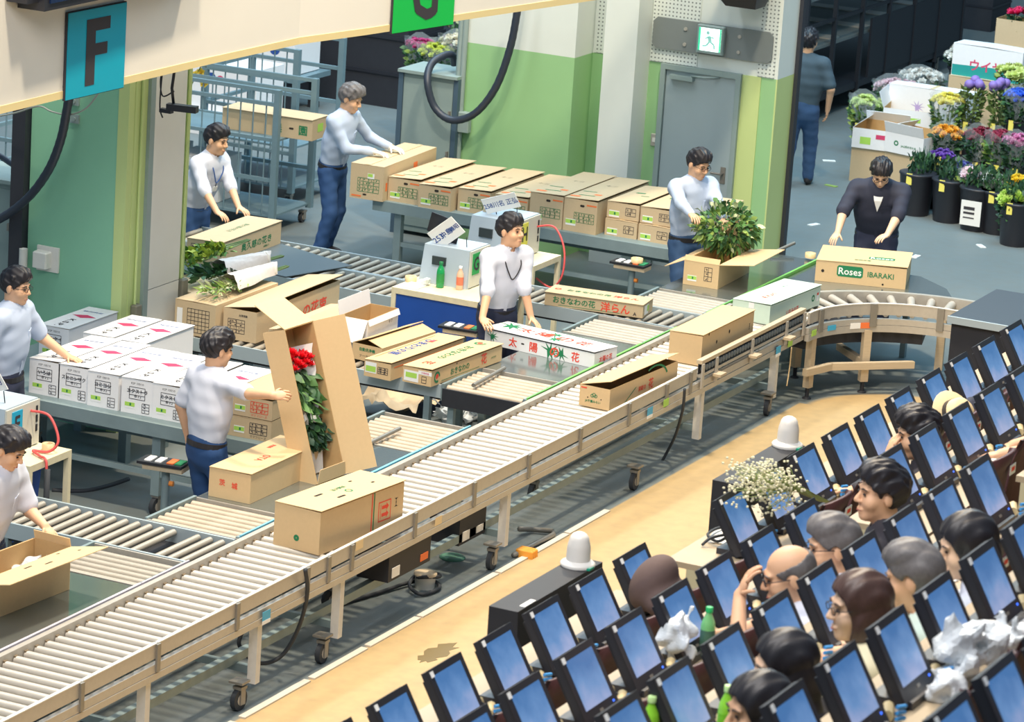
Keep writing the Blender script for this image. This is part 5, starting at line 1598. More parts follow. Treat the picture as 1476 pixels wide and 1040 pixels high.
ROWS = {
    0: [(-11.432, -5.358, 2.86), (-10.939, -5.354, 2.86), (-10.437, -5.357, 2.86), (-9.942, -5.359, 2.86), (-9.456, -5.369, 2.86), (-8.971, -5.368, 2.86), (-8.479, -5.378, 2.86), (-7.279, -5.38, 2.86), (-6.778, -5.38, 2.86), (-6.288, -5.385, 2.86), (-5.794, -5.379, 2.86), (-5.31, -5.399, 2.86), (-4.829, -5.391, 2.86), (-4.323, -5.387, 2.86), (-3.849, -5.391, 2.86), (-3.36, -5.39, 2.86), (-2.854, -5.387, 2.86)],
    1: [(-11.907, -6.197, 3.24), (-11.443, -6.198, 3.24), (-10.947, -6.198, 3.24), (-10.451, -6.202, 3.24), (-9.969, -6.203, 3.24), (-9.497, -6.201, 3.24), (-8.989, -6.206, 3.24), (-8.471, -6.205, 3.24), (-7.307, -6.225, 3.24), (-6.81, -6.227, 3.24), (-6.315, -6.227, 3.24), (-5.825, -6.225, 3.24), (-5.326, -6.228, 3.24)],
    2: [(-12.409, -7.036, 3.62), (-11.947, -7.042, 3.62), (-11.455, -7.051, 3.62), (-10.954, -7.044, 3.62), (-10.472, -7.056, 3.62), (-9.98, -7.046, 3.62), (-9.484, -7.051, 3.62), (-9.007, -7.053, 3.62), (-8.518, -7.055, 3.62), (-7.565, -7.041, 3.62)],
    3: [(-12.963, -7.885, 4.0), (-12.47, -7.884, 4.0), (-11.979, -7.883, 4.0), (-11.488, -7.885, 4.0), (-10.986, -7.884, 4.0), (-10.503, -7.889, 4.0)],
    4: [(-13.777, -8.723, 4.38), (-13.334, -8.74, 4.38)],
}
COUNT = ('first', 'second', 'third', 'fourth', 'fifth', 'sixth', 'seventh', 'eighth', 'ninth', 'tenth', 'eleventh', 'twelfth', 'thirteenth', 'fourteenth', 'fifteenth', 'sixteenth', 'seventeenth')
# seats off the picture: below its bottom edge, and on along the rows to the right
LOW = {0: 1, 1: 1, 2: 1, 3: 0, 4: 1}
END = {k: len(p) for k, p in ROWS.items()}
END[0] -= 1
END[2] -= 1
for k, x1 in ((2, -5.2), (3, -7.0), (4, -8.6)):
    x = ROWS[k][-1][0] + .49
    while x < x1:
        if not -8.45 < x < -7.45:
            ROWS[k].append((x, ym(k), 0))
        x += .49
def row_label(what, k, i, where):
    if i < LOW[k]:
        return '%s below the bottom edge of the view %s the %s row' % (what, where, ORD[k])
    if i >= END[k]:
        return '%s past the right edge, %s beyond the view %s the %s row' % (what, COUNT[i - END[k]], where, ORD[k])
    return '%s, %s from the left %s the %s row' % (what, COUNT[i - LOW[k]], where, ORD[k])
for k, pts in ROWS.items():
    for i, p in enumerate(pts):
        m = mon0 if not used[0] else copy_tree(mon0)
        used[0] = True
        m.location = (p[0] + .133, ym(k) - .135, zf(k) + .715)
        m['label'] = row_label('black touch-screen monitor', k, i, 'in')
        m['group'] = 'touch-screen monitors of the bidders'

# --- tip-up seats with brown backs
def make_seat():
    t = thing('auditorium_chair', 'x', 'chair', (0, 0, 0))
    n = 9
    vs, fs = [], []
    for th in (0, .02):
        for j, zz in enumerate((.50, .74, .97, 1.06)):
            for i in range(n):
                a = -1 + 2 * i / (n - 1)
                wv = .21 * (1 - (.0, .0, .02, .22)[j] * abs(a) ** 3)
                vs.append((a * wv, -.05 + .05 * a * a - .03 * j - th, zz + (.0 if j < 3 else .02 * (1 - a * a))))
    for j in range(3):
        for i in range(n - 1):
            q = j * n + i
            fs.append((q + 1, q, q + n, q + n + 1))
            q += 4 * n
            fs.append((q, q + 1, q + n + 1, q + n))
    for i in range(n - 1):
        fs.append((3 * n + i, 3 * n + i + 1, 7 * n + i + 1, 7 * n + i)[::-1])
    for j in range(3):
        fs.append((j * n, j * n + n, 4 * n + j * n + n, 4 * n + j * n))
        fs.append((j * n + n - 1, 4 * n + j * n + n - 1, 4 * n + j * n + 2 * n - 1, j * n + 2 * n - 1))
    MB().add(vs, fs, 0, True).build('backrest', 'seat_brown', t)
    MB().box((0, .2, .43), (.42, .42, .05), bev=.03).build('seat', 'seat_brown', t)
    MB().cyl((0, .15, 0), (0, .15, .41), .035).build('pedestal', 'black_metal', t)
    MB().box((0, .02, .45), (.3, .06, .04)).build('hinge', 'black_metal', t)
    st = MB().box((.06, -.15, .985), (.08, .004, .05)).build('number_sticker', 'paper', t)
    MB().box((.06, -.1525, .988), (.045, .002, .02)).build('sticker_print', 'ink_red', st)
    return t
OCC = [(0, -6.1), (1, -8.5), (1, -9.4), (1, -9.9), (2, -11.22), (2, -10.76), (2, -10.22), (2, -12.04), (2, -12.52)]
seat0 = make_seat()
usedS = [False]
for k, pts in ROWS.items():
    for i, p in enumerate(pts):
        if k == 0 and i == 0:
            continue
        m = seat0 if not usedS[0] else copy_tree(seat0)
        usedS[0] = True
        occ = any(kk == k and abs(p[0] + .2 - xx) < .3 for kk, xx in OCC)
        m.location = (p[0] + .20, ym(k) - (.86 if occ else .44), zf(k))
        m['label'] = row_label('brown tip-up seat', k, i, 'behind')
        m['group'] = 'brown seats of the bidders'

# --- black consoles with white dome lamps in front of the first row
M('dome', S(226, 222, 216), 0.35, 0.0, var=.03)
def dome_console(q, qd, w1, w2):
    t = thing('lamp_console', 'long black console box in front of ' + w1, 'console', (q[0], q[1], zf(0)))
    h = q[2] - zf(0)
    MB().add([(0, -.07, 0), (.95, -.07, 0), (.95, .12, 0), (0, .12, 0), (0, -.03, h), (.95, -.03, h), (.95, .12, h), (0, .12, h)], [(3, 2, 1, 0), (4, 5, 6, 7), (0, 1, 5, 4), (1, 2, 6, 5), (2, 3, 7, 6), (3, 0, 4, 7)]).build('casing', 'black_metal', t)
    MB().bb(.08, .2, -.028, -.0, h, h + .004).build('name_strip', 'paper', t)
    d = thing('dome_lamp', 'white dome lamp on the black console ' + w2, 'lamp', (qd[0], q[1] + .045, q[2] + .001))
    MB().lathe([(.085, 0), (.088, .012), (.080, .02), (.062, .03)], 20).build('flange', 'dome', d)
    MB().lathe([(.060, .030), (.058, .09), (.055, .11), (.05, .128)], 20).build('collar', 'dome', d)
    MB().lathe([(.05, .128), (.046, .145), (.035, .16), (.018, .169), (.004, .171)], 20).build('dome_cap', 'dome', d)
    MB().bb(-.05, .0, -.088, -.07, .0, .012).build('status_tab', [M('tab_green', S(30, 160, 130), .5)], d)
dome_console((-8.869, -5.02, 2.669), (-8.047, -5.0, 2.609), 'the fifth and sixth monitors', 'nearer the bottom edge')
dome_console((-6.188, -5.02, 2.65), (-5.312, -5.0, 2.618), 'the monitors past the aisle', 'with the pale flower bunch')

# --- black cabinet at the far right end of the stand
q = (-1.976, -4.75, 2.672)
t = thing('black_cabinet', 'black cabinet with a pale edge strip at the right edge', 'cabinet', (q[0], -5.0, 0))
MB().bb(0, .9, -.7, .25, 0, q[2]).build('body', 'black_metal', t)
MB().bb(-.02, .92, -.72, .27, q[2], q[2] + .03).build('top', 'black_plastic', t)
MB().bb(-.035, -.02, -.72, .27, q[2] - .01, q[2] + .035).build('edge_strip', 'rail_blue', t)
for j in range(3):
    MB().cyl((-.001, -.25 - .0 * j, q[2] - .25 - .06 * j), (-.012, -.25, q[2] - .25 - .06 * j), .012).build('knob', 'alu', t)

# --- things on the desks
def bottle(lab, loc, liquid, label_col, cap, h=.21, r=.032):
    t = thing('drink_bottle', lab, 'bottle', loc)
    M('pet_' + liquid, {'green': S(150, 220, 60), 'deep': S(30, 150, 84), 'orange': S(240, 190, 160), 'sprite': S(120, 190, 120)}[liquid], .15, spec=.6)
    MB().lathe([(r * .9, 0), (r, .01), (r, h * .62), (r * .85, h * .72), (r * .42, h * .86), (r * .42, h * .90)], 14).build('bottle_body', 'pet_' + liquid, t)
    MB().lathe([(r * 1.02, h * .2), (r * 1.02, h * .55)], 14).build('bottle_label', [M('blab_' + liquid, label_col, .5, var=.25, scale=40)], t)
    MB().lathe([(r * .5, h * .90), (r * .5, h), (r * .45, h * 1.005)], 12).build('bottle_cap', [M('cap_' + liquid, cap, .4)], t)
    return t
def dz(k): return zf(k) + .7155
bottle('clear and green soda bottle beside the white plastic bag', (-9.801, -6.375, 2.996), 'sprite', S(70, 110, 90), S(30, 170, 90), .22)
bottle('lime green tea bottle in front of the third row monitor', (-11.723, -7.237, 3.376), 'green', S(130, 210, 40), S(190, 226, 150), .23)
bottle('green tea bottle with a pale cap at the bottom edge', (-11.978, -7.042, 3.376), 'green', S(130, 210, 40), S(190, 226, 150), .22)
# crumpled plastic bags
M('bag_plastic', S(226, 232, 236), 0.3, var=0.06, scale=20, alpha=.86)
def bag(lab, loc, dims, seed, h=.008):
    rr = random.Random(seed)
    f = Field(.035)
    f.k = .018
    for i in range(26):
        f.ell((rr.uniform(-.42, .42) * dims[0], rr.uniform(-.42, .42) * dims[1], rr.uniform(.1, .8) * dims[2]), (dims[0] * rr.uniform(.08, .26), dims[1] * rr.uniform(.08, .26), dims[2] * rr.uniform(.08, .24)), np.array(Euler((rr.uniform(-1, 1), rr.uniform(-1, 1), rr.uniform(0, 3))).to_matrix()))
    for i in range(3):
        a = rr.uniform(0, 6.28)
        f.cone((0, 0, dims[2] * .5), (math.cos(a) * dims[0] * .4, math.sin(a) * dims[1] * .4, dims[2] * 1.1), .02, .008)
    me = np_mesh('plastic_bag', *f.mesh(max(h, dims[0] / 13), dims[0] * .045, lambda X, Y, Z: -Z), ['bag_plastic'])
    me.polygons.foreach_set('use_smooth', [False] * len(me.polygons))
    return tag(ob('plastic_bag', me, None, loc), lab, 'bag')
bag('white plastic bag standing between two second row monitors', (-9.964, -6.303, 2.996), (.17, .13, .22), 3)
bag('large rumpled plastic bag on the fourth row desk beside the paper cup', (-11.497, -8.084, 3.755), (.30, .2, .22), 5)
bag('small knotted white plastic bag below the large rumpled bag', (-11.791, -8.093, 3.755), (.16, .12, .1), 8)
bag('pale plastic bag right of the paper cup', (-11.224, -8.135, 3.755), (.2, .14, .16), 11)
t = thing('paper_cup', 'brown paper cup with a white rim on the fourth row desk', 'cup', (-11.124, -8.036, 3.755))
MB().lathe([(.028, 0), (.036, .085)], 16).build('cup', [M('kraft', S(196, 160, 124), .7)], t)
MB().lathe([(.036, .085), (.040, .088), (.040, .094), (.032, .094)], 16).build('rim', 'paper', t)
# hats
t = thing('brown_cap', 'brown flat cap hung over a first row monitor', 'hat', (-8.43, -5.56, 2.735))
f = Field(.03)
f.ell((0, .02, .06), (.14, .10, .15), np.array(Euler((R(25), 0, 0)).to_matrix())); f.ell((.0, -.06, .0), (.16, .11, .09))
ob('crown', np_mesh('crown', *f.mesh(.011), [M('cap_brown', S(98, 80, 76), .85, var=.1)]), t)
MB().ell((.02, -.17, -.03), (.12, .10, .02)).build('visor', 'cap_brown', t)
MB().box((-.1, -.13, .02), (.014, .01, .05)).build('zip_tag', [M('tag_pale', S(214, 208, 170), .5)], t)
q = (-5.352, -5.91, 2.95)
t = thing('straw_hat', 'pale straw hat with a dark band leaning on the first row monitors', 'hat', (-4.305, -5.58, 2.707))
T = Matrix.Rotation(R(-25), 4, 'Z') @ Matrix.Rotation(R(58), 4, 'X')
MB().lathe([(.155, 0), (.150, .008), (.095, .012), (.09, .015)], 24, T=T).build('brim', [M('straw', S(226, 204, 160), .8, var=.1, scale=60)], t)
MB().lathe([(.096, .012), (.094, .045)], 24, T=T).build('band', 'black_plastic', t)
MB().lathe([(.092, .045), (.088, .085), (.07, .105), (.02, .11)], 24, T=T).build('crown', 'straw', t)
t = thing('baseball_cap', 'dark navy cap leaning beside the straw hat on the front desk', 'hat', (-4.068, -5.6, 2.674))
f = Field(.03)
f.ell((0, 0, .0), (.11, .06, .10)); f.ell((0, -.04, -.02), (.10, .04, .09))
ob('crown', np_mesh('crown', *f.mesh(.011), ['shirt_navy']), t)
MB().ell((-.02, -.06, -.09), (.09, .07, .015)).build('visor', 'shirt_navy', t)
# papers, keyboards, mice
i = 0
for lab, k, q, w, h_, a in (('white paper sheet on the front desk beside the seated man', 0, (-6.998, -5.336, 2.616), .25, .18, .2), ('stack of white forms by the denim sleeve', 1, (-6.188, -6.36, 2.996), .34, .24, .1), ('white note pad beside the mint shirt', 2, (-9.37, -7.168, 3.376), .26, .2, -.2), ('white form at the far right of the fourth row', 3, (-10.826, -7.981, 3.755), .3, .22, .1), ('white paper on the third row desk by the cream blouse', 2, (-10.296, -7.16, 3.376), .26, .2, .2)):
    tag(MB().box((0, 0, .003), (w, h_, .006), rz=a).build('paper_sheet', 'paper', None, q), lab, 'paper')
tag(MB().tube(spline([(-6.924, -5.35, 2.625), (-6.915, -5.26, 2.636), (-7.101, -5.262, 2.646), (-7.147, -5.339, 2.636), (-7.095, -5.372, 2.665), (-7.175, -5.312, 2.656), (-7.222, -5.285, 2.625)], 5), .008, 6).build('desk_cable', 'rubber'), 'tangled black cable on the desk end by the aisle', 'cable')

# --- bidders
def bid(lab, k, x, y, **kw):
    kw.setdefault('hands', ((x - .18, y + .36, dz(k) + .03), (x + .18, y + .36, dz(k) + .03)))
    kw['lean'] = ln = kw.get('lean', 8) + 17
    hands = kw.pop('hands')
    fw_ = Vector(kw.pop('fwd', (-.22, 1))).normalized()
    hd_ = kw.get('head', (0, 0, 0))
    kw['head'] = (hd_[0] + 20, hd_[1], hd_[2])
    off = .575 * math.sin(R(ln)) + .2 * math.sin(R(hd_[1]))
    up_ = .575 * math.cos(R(ln)) + .215 * math.cos(R(hd_[1]))
    person(lab, (x - fw_.x * off, y - fw_.y * off, zf(k)), fw_, hands, seated=True, belt=False, vox=.0065, hips=(0, 0, 1.31 - up_ - .50), **kw)
bid('bidder with thick black hair resting a cheek on one hand', 0, -6.1, -5.98, hair='thick', shirt='shirt_black', sleeve='long', head=(0, 8, 0), hands=((-6.19, -5.86, 2.95), (-5.9, -5.6, 2.66)), palm=(((.3, -.2, 1), (-.7, .7, 0)), None), collar=False, lean=10)
bid('black-haired bidder in dark vest looking up at the stage', 1, -8.5, -6.66, hair='thick', shirt='shirt_black', sleeve='short', head=(8, -2, 0), lean=0, collar=False, hands=(None, None))
bid('grey-haired bidder with glasses in pale blue shirt', 1, -9.4, -6.76, hair='grey', hairmat='hair_grey', shirt='shirt_white', glasses=True, head=(0, 6, 0), sleeve='short', lean=6)
bid('balding bidder pressing his glasses with one hand', 1, -9.9, -6.74, hair='bald', hairmat='hair_grey', shirt='shirt_white', glasses=True, head=(0, 14, 0), sleeve='short', lean=20, hands=((-9.99, -6.58, 3.36), (-9.75, -6.30, 3.03)), palm=(((.1, -.3, 1), (-.6, 1, 0)), None))
bid('smiling bidder with brown wavy hair and glasses in a cream blouse', 2, -11.22, -7.54, hair='wavy', hairmat='hair_brown', shirt='shirt_cream', glasses=True, head=(6, 4, 0), sleeve='long', lean=5, collar=False, skin='skin_pale', build=.95)
bid('grey-haired bidder with black straps over a mint shirt', 2, -10.76, -7.58, hair='grey', hairmat='hair_grey', shirt='shirt_mint', head=(-25, 10, 0), sleeve='short', lean=8, collar=False)
bid('bidder with a black bob and white striped shirt', 2, -10.22, -7.60, hair='bob', shirt='shirt_white', head=(0, 14, 0), sleeve='long', lean=10, collar=False, skin='skin_pale', build=.92)
bid('bidder with long black hair at the bottom of the stand', 2, -12.04, -7.56, hair='long', shirt='shirt_black', head=(0, 8, 0), sleeve='long', lean=4, collar=False, skin='skin_pale', build=.9)
bid('dark-haired bidder cut off by the bottom edge', 2, -12.52, -7.66, hair='bob', shirt='shirt_black', head=(12, 6, 0), sleeve='long', lean=0, collar=False, build=.9)
q = (-6.182, -6.329, 3.025)
bid('bidder in a denim shirt reaching in from the right edge', 1, q[0] + .28, -6.82, hair='short', shirt='shirt_denim', sleeve='rolled', head=(0, 10, 0), lean=14, hands=((q[0], q[1] - .05, q[2] + .02), (q[0] + .4, -6.4, q[2])), collar=False)
q = (-8.009, -7.118, 3.396)
bid('bidder in a grey top at the right edge of the third row', 2, q[0] + .25, -7.68, hair='short', shirt='shirt_denim', sleeve='short', head=(0, 10, 0), lean=12, hands=((q[0], q[1] + .0, q[2] + .03), (q[0] + .4, -7.2, q[2])), collar=False)

# ================================================================== FLOWERS AND FOLIAGE
def leaf_mesh(name, pts, mats, size=(.05, .09), seed=1, droop=.4, wide=.45):
    """every leaf is a bent six-point blade; pts = [(position, outward direction)]"""
    rr = random.Random(seed)
    mb = MB()
    for p, d in pts:
        d = Vector(d) + Vector((rr.uniform(-.5, .5), rr.uniform(-.5, .5), rr.uniform(-.5, .3)))
        d.normalize()
        s_ = rr.uniform(*size)
        w = d.cross(Vector((rr.uniform(-1, 1), rr.uniform(-1, 1), rr.uniform(-1, 1)))).normalized() * s_ * wide * .5
        n = d.cross(w).normalized()
        p = Vector(p)
        mid = p + d * s_ * .5 + n * s_ * .08
        tip = p + d * s_ - n * s_ * droop * .4 - Vector((0, 0, s_ * droop * .3))
        vs = [p, p + d * s_ * .3 + w, mid, p + d * s_ * .3 - w, p + d * s_ * .65 + w * .9 + n * s_ * .02, p + d * s_ * .65 - w * .9 + n * s_ * .02, tip]
        m = rr.randrange(len(mats))
        mb.add(vs, [(0, 1, 2), (0, 2, 3), (1, 4, 2), (3, 2, 5), (4, 6, 2), (2, 6, 5)], m, True)
    return mb.mesh(name, mats)
M('leaf_a', S(86, 128, 66), .55, var=.2); M('leaf_b', S(58, 98, 58), .55, var=.2); M('leaf_c', S(146, 172, 88), .55, var=.2); M('leaf_d', S(40, 76, 54), .55, var=.2); M('leaf_y', S(176, 190, 72), .55, var=.15); M('leaf_pale', S(196, 204, 160), .55)
M('stem', S(112, 134, 76), .6); M('newsprint', S(222, 216, 214), .8, var=.14, scale=26); M('wrap_white', S(232, 230, 226), .5, var=.05)
M('cello', S(210, 224, 228), .12, alpha=.22)

# --- the rose box shown to the bidders
a18, yw = R(18), R(-5)
ax_ = Vector((0, math.sin(a18), math.cos(a18))); dz_ = Vector((0, -math.cos(a18), math.sin(a18))); ay_ = dz_.cross(ax_)
R3 = Matrix.Rotation(yw, 3, 'Z') @ Matrix((ax_, ay_, dz_)).transposed()
RL, RW, RH = 1.10, .35, .19
org = Vector((-1.90, -.255, .728)) - R3 @ Vector((-RL / 2, RW / 2, RH))
TR = Matrix.Translation(org) @ R3.to_4x4()
carton('open tan rose carton held upright to show red roses', 0, 0, 0, RL, RW, RH, mat='card', top='open', T=TR, name='rose_carton', flaps=[('n', .235, 138, .0), ('r', .29, 226, .0), ('l', .1, 20, .02)])
t = thing('rose_bouquet', 'bunch of red roses wrapped in white paper inside the upright carton', 'bouquet', (0, 0, 0))
t.matrix_world = TR
M('rose_red', S(226, 28, 44), .5, var=.15, scale=40)
rr = random.Random(5)
def bloom(mb, c, r, rnd, up=Vector((0, 0, 1)), m=0):
    q = up.to_track_quat('Z', 'Y').to_matrix().to_4x4()
    for lay, (f, hgt) in enumerate(((1.0, .55), (.72, .8), (.42, .95))):
        n, a0 = 6, rnd.uniform(0, 6)
        T = Matrix.Translation(c) @ q
        for k in range(n):
            a, b_ = a0 + 2 * PI * k / n, a0 + 2 * PI * (k + 1.25) / n
            am = (a + b_) / 2
            mb.add([(0, 0, -r * .4), (f * r * .8 * math.cos(a), f * r * .8 * math.sin(a), r * hgt * .4), (f * r * 1.08 * math.cos(am), f * r * 1.08 * math.sin(am), r * hgt * .95), (f * r * .8 * math.cos(b_), f * r * .8 * math.sin(b_), r * hgt * .45)], [(0, 1, 2, 3)], m, True, T)
for (px, py, pz) in [(.33 + rr.uniform(-.05, .05), .12 - .04 * i + rr.uniform(-.01, .01), .11 + rr.uniform(-.02, .03)) for i in range(7)] + [(.28 + rr.uniform(-.03, .03), .10 - .05 * i, .13) for i in range(5)]:
    mb = MB(); bloom(mb, (px, py - .01, pz), .042, rr, Vector((.8, 0, .5))); mb.build('rose_bloom', 'rose_red', t)
pts = [((rr.uniform(-.08, .25), rr.uniform(-.11, .10), .09 + rr.uniform(-.03, .05)), (-.7, 0, .4)) for _ in range(110)]
o = ob('upper_foliage', leaf_mesh('upper_foliage', pts, ['leaf_b', 'leaf_b', 'leaf_a'], (.09, .15), 3, .2, .5), t); o['kind'] = 'stuff'
pts = [((rr.uniform(-.30, -.12), rr.uniform(-.15, .07), .09 + rr.uniform(-.03, .05)), (-.8, -.2, .4)) for _ in range(110)]
o = ob('lower_foliage', leaf_mesh('lower_foliage', pts, ['leaf_d', 'leaf_d', 'leaf_b'], (.06, .1), 4, .2, .6), t); o['kind'] = 'stuff'
def sheet(fn, nu, nv):
    vs = [fn(i / nu, j / nv) for j in range(nv + 1) for i in range(nu + 1)]
    fs = [(j * (nu + 1) + i, j * (nu + 1) + i + 1, (j + 1) * (nu + 1) + i + 1, (j + 1) * (nu + 1) + i) for j in range(nv) for i in range(nu)]
    return MB().add(vs, fs, 0, True)
sheet(lambda u, v: (-.14 + .54 * v, (.165 - .33 * u) * (.45 + .55 * v), .03 + .12 * abs(u * 2 - 1) ** 2 + .012 * math.sin(17 * v + 9 * u)), 12, 14).build('paper_wrap', 'wrap_white', t)
sheet(lambda u, v: (-.12 + .05 * v + .02 * math.sin(9 * u), (.10 - .2 * u), .13 + .03 * math.sin(PI * u) + .01 * math.sin(25 * u)), 10, 4).build('paper_knot', 'wrap_white', t)
sheet(lambda u, v: (-.50 + .24 * v, (.06 - .17 * u), .05 + .05 * v + .01 * math.sin(7 * u)), 8, 6).build('paper_sleeve', 'wrap_white', t)

# --- leafy bunch in the worker's hands
c = Vector((6.051, 0.049, 1.14))
t = thing('leafy_bunch', 'big round bunch of green leafy branches over the open carton', 'bouquet', (c.x, c.y, .76))
rr = random.Random(9)
pts = []
for _ in range(620):
    a, b_ = rr.uniform(0, 2 * PI), math.acos(rr.uniform(-1, 1))
    rad = rr.uniform(.55, 1.0)
    d = Vector((math.sin(b_) * math.cos(a), math.sin(b_) * math.sin(a), math.cos(b_)))
    pts.append((Vector((d.x * .21, d.y * .25, d.z * .19 + c.z - .76)) + d * (rad - .9) * .22, d))
o = ob('foliage', leaf_mesh('foliage', pts, ['leaf_a', 'leaf_b', 'leaf_c', 'leaf_a', 'leaf_b', 'leaf_a', 'leaf_pale'], (.055, .095), 11, .4, .5), t); o['kind'] = 'stuff'
for k in range(7):
    MB().tube([(rr.uniform(-.05, .05), rr.uniform(-.05, .05), .0), (rr.uniform(-.03, .03), rr.uniform(-.03, .03), .18), (rr.uniform(-.1, .1), rr.uniform(-.1, .1), .42)], .006, 5).build('branch', 'stem', t)

# --- bundles lying on the big cartons
def bundle(lab, head, tail, mats, seed, n=150, spread=.12, wrap=None, size=(.06, .12), wide=.4, tie=True):
    h, tl = Vector(head), Vector(tail)
    d = (h - tl)
    L = d.length
    q = d.to_track_quat('X', 'Z').to_matrix().to_4x4()
    t = thing('flower_bundle', lab, 'bouquet', tl)
    t.matrix_world = Matrix.Translation(tl) @ q
    rr = random.Random(seed)
    pts = []
    for _ in range(n):
        v = rr.uniform(.55, 1.0) if wrap else rr.uniform(.3, 1.0)
        a, rad = rr.uniform(0, 2 * PI), spread * math.sqrt(rr.random()) * (.4 + .6 * v)
        pts.append(((v * L, rad * math.cos(a), .35 * abs(rad * math.sin(a)) + .02), (.9, math.cos(a) * .5, .4)))
    o = ob('foliage', leaf_mesh('foliage', pts, mats, size, seed, .2, wide), t); o['kind'] = 'stuff'
    for k in range(9):
        a = (k - 4) / 4
        MB().tube([(-.06, a * .02, .02 + .006 * (k % 3)), (L * .5, a * spread * .5, .03), (L * .75, a * spread * .8, .035)], .005, 5).build('stalk', 'stem', t)
    if wrap:
        sheet(lambda u, v: (L * (.12 + .62 * v) + .02 * math.sin(8 * u), (u * 2 - 1) * spread * (.45 + .65 * v), .015 + (.085 + .03 * v) * math.sqrt(max(0, 1 - (u * 2 - 1) ** 2)) + .006 * math.sin(23 * u + 11 * v)), 14, 12).build('newspaper_wrap', [wrap], t)
        if tie:
            MB().tube([(L * .17, spread * .5 * math.cos(a), .02 + .085 * math.sin(a)) for a in [PI * k / 8 for k in range(9)]], .006, 5).build('string_tie', 'wrap_white', t)
    return t
bundle('yellow-green leaf bundle lying on the cartons by the column', (1.938, 3.214, 1.02), (2.933, 3.134, 1.05), ['leaf_y', 'leaf_y', 'leaf_c', 'leaf_a'], 21, 420, .17, size=(.06, .11), wide=.5)
bundle('newspaper-wrapped bundle with dark green leaves on the carton', (1.613, 2.805, 1.03), (2.614, 2.632, 1.05), ['leaf_d', 'leaf_b'], 22, 90, .10, 'newsprint', (.10, .16), .35)
bundle('newspaper-wrapped bundle of slender stems at the front of the carton', (1.241, 2.488, 1.02), (2.358, 2.435, 1.04), ['leaf_c', 'leaf_pale', 'leaf_a'], 23, 130, .10, 'newsprint', (.08, .13), .16)
# pale filler flowers lying on the front desk
rr = random.Random(31)
h, tl = Vector((-7.092, -5.495, 2.98)), Vector((-6.34, -5.592, 2.7))
t = thing('filler_flower_bunch', 'bunch of tiny pale filler flowers lying over the front row monitors', 'bouquet', tl)
vb, sb = MB(), MB()
for k in range(90):
    d = (h - tl)
    tip = d * rr.uniform(.75, 1.1) + Vector((rr.uniform(-.16, .16), rr.uniform(-.14, .14), rr.uniform(-.1, .08)))
    sb.tube([(rr.uniform(-.02, .02), rr.uniform(-.02, .02), .0), d * .45 + Vector((rr.uniform(-.04, .04), rr.uniform(-.04, .04), .02)), tip], .0022, 4)
    for _ in range(7):
        c = tip + Vector((rr.uniform(-.05, .05), rr.uniform(-.05, .05), rr.uniform(-.05, .05)))
        vb.box(c, (.010, .010, .008), rz=rr.random())
sb.build('stems', [M('stem_pale', S(150, 166, 100), .6)], t)['kind'] = 'stuff'
vb.build('tiny_blooms', [M('bloom_pale', S(228, 222, 190), .7)], t)['kind'] = 'stuff'

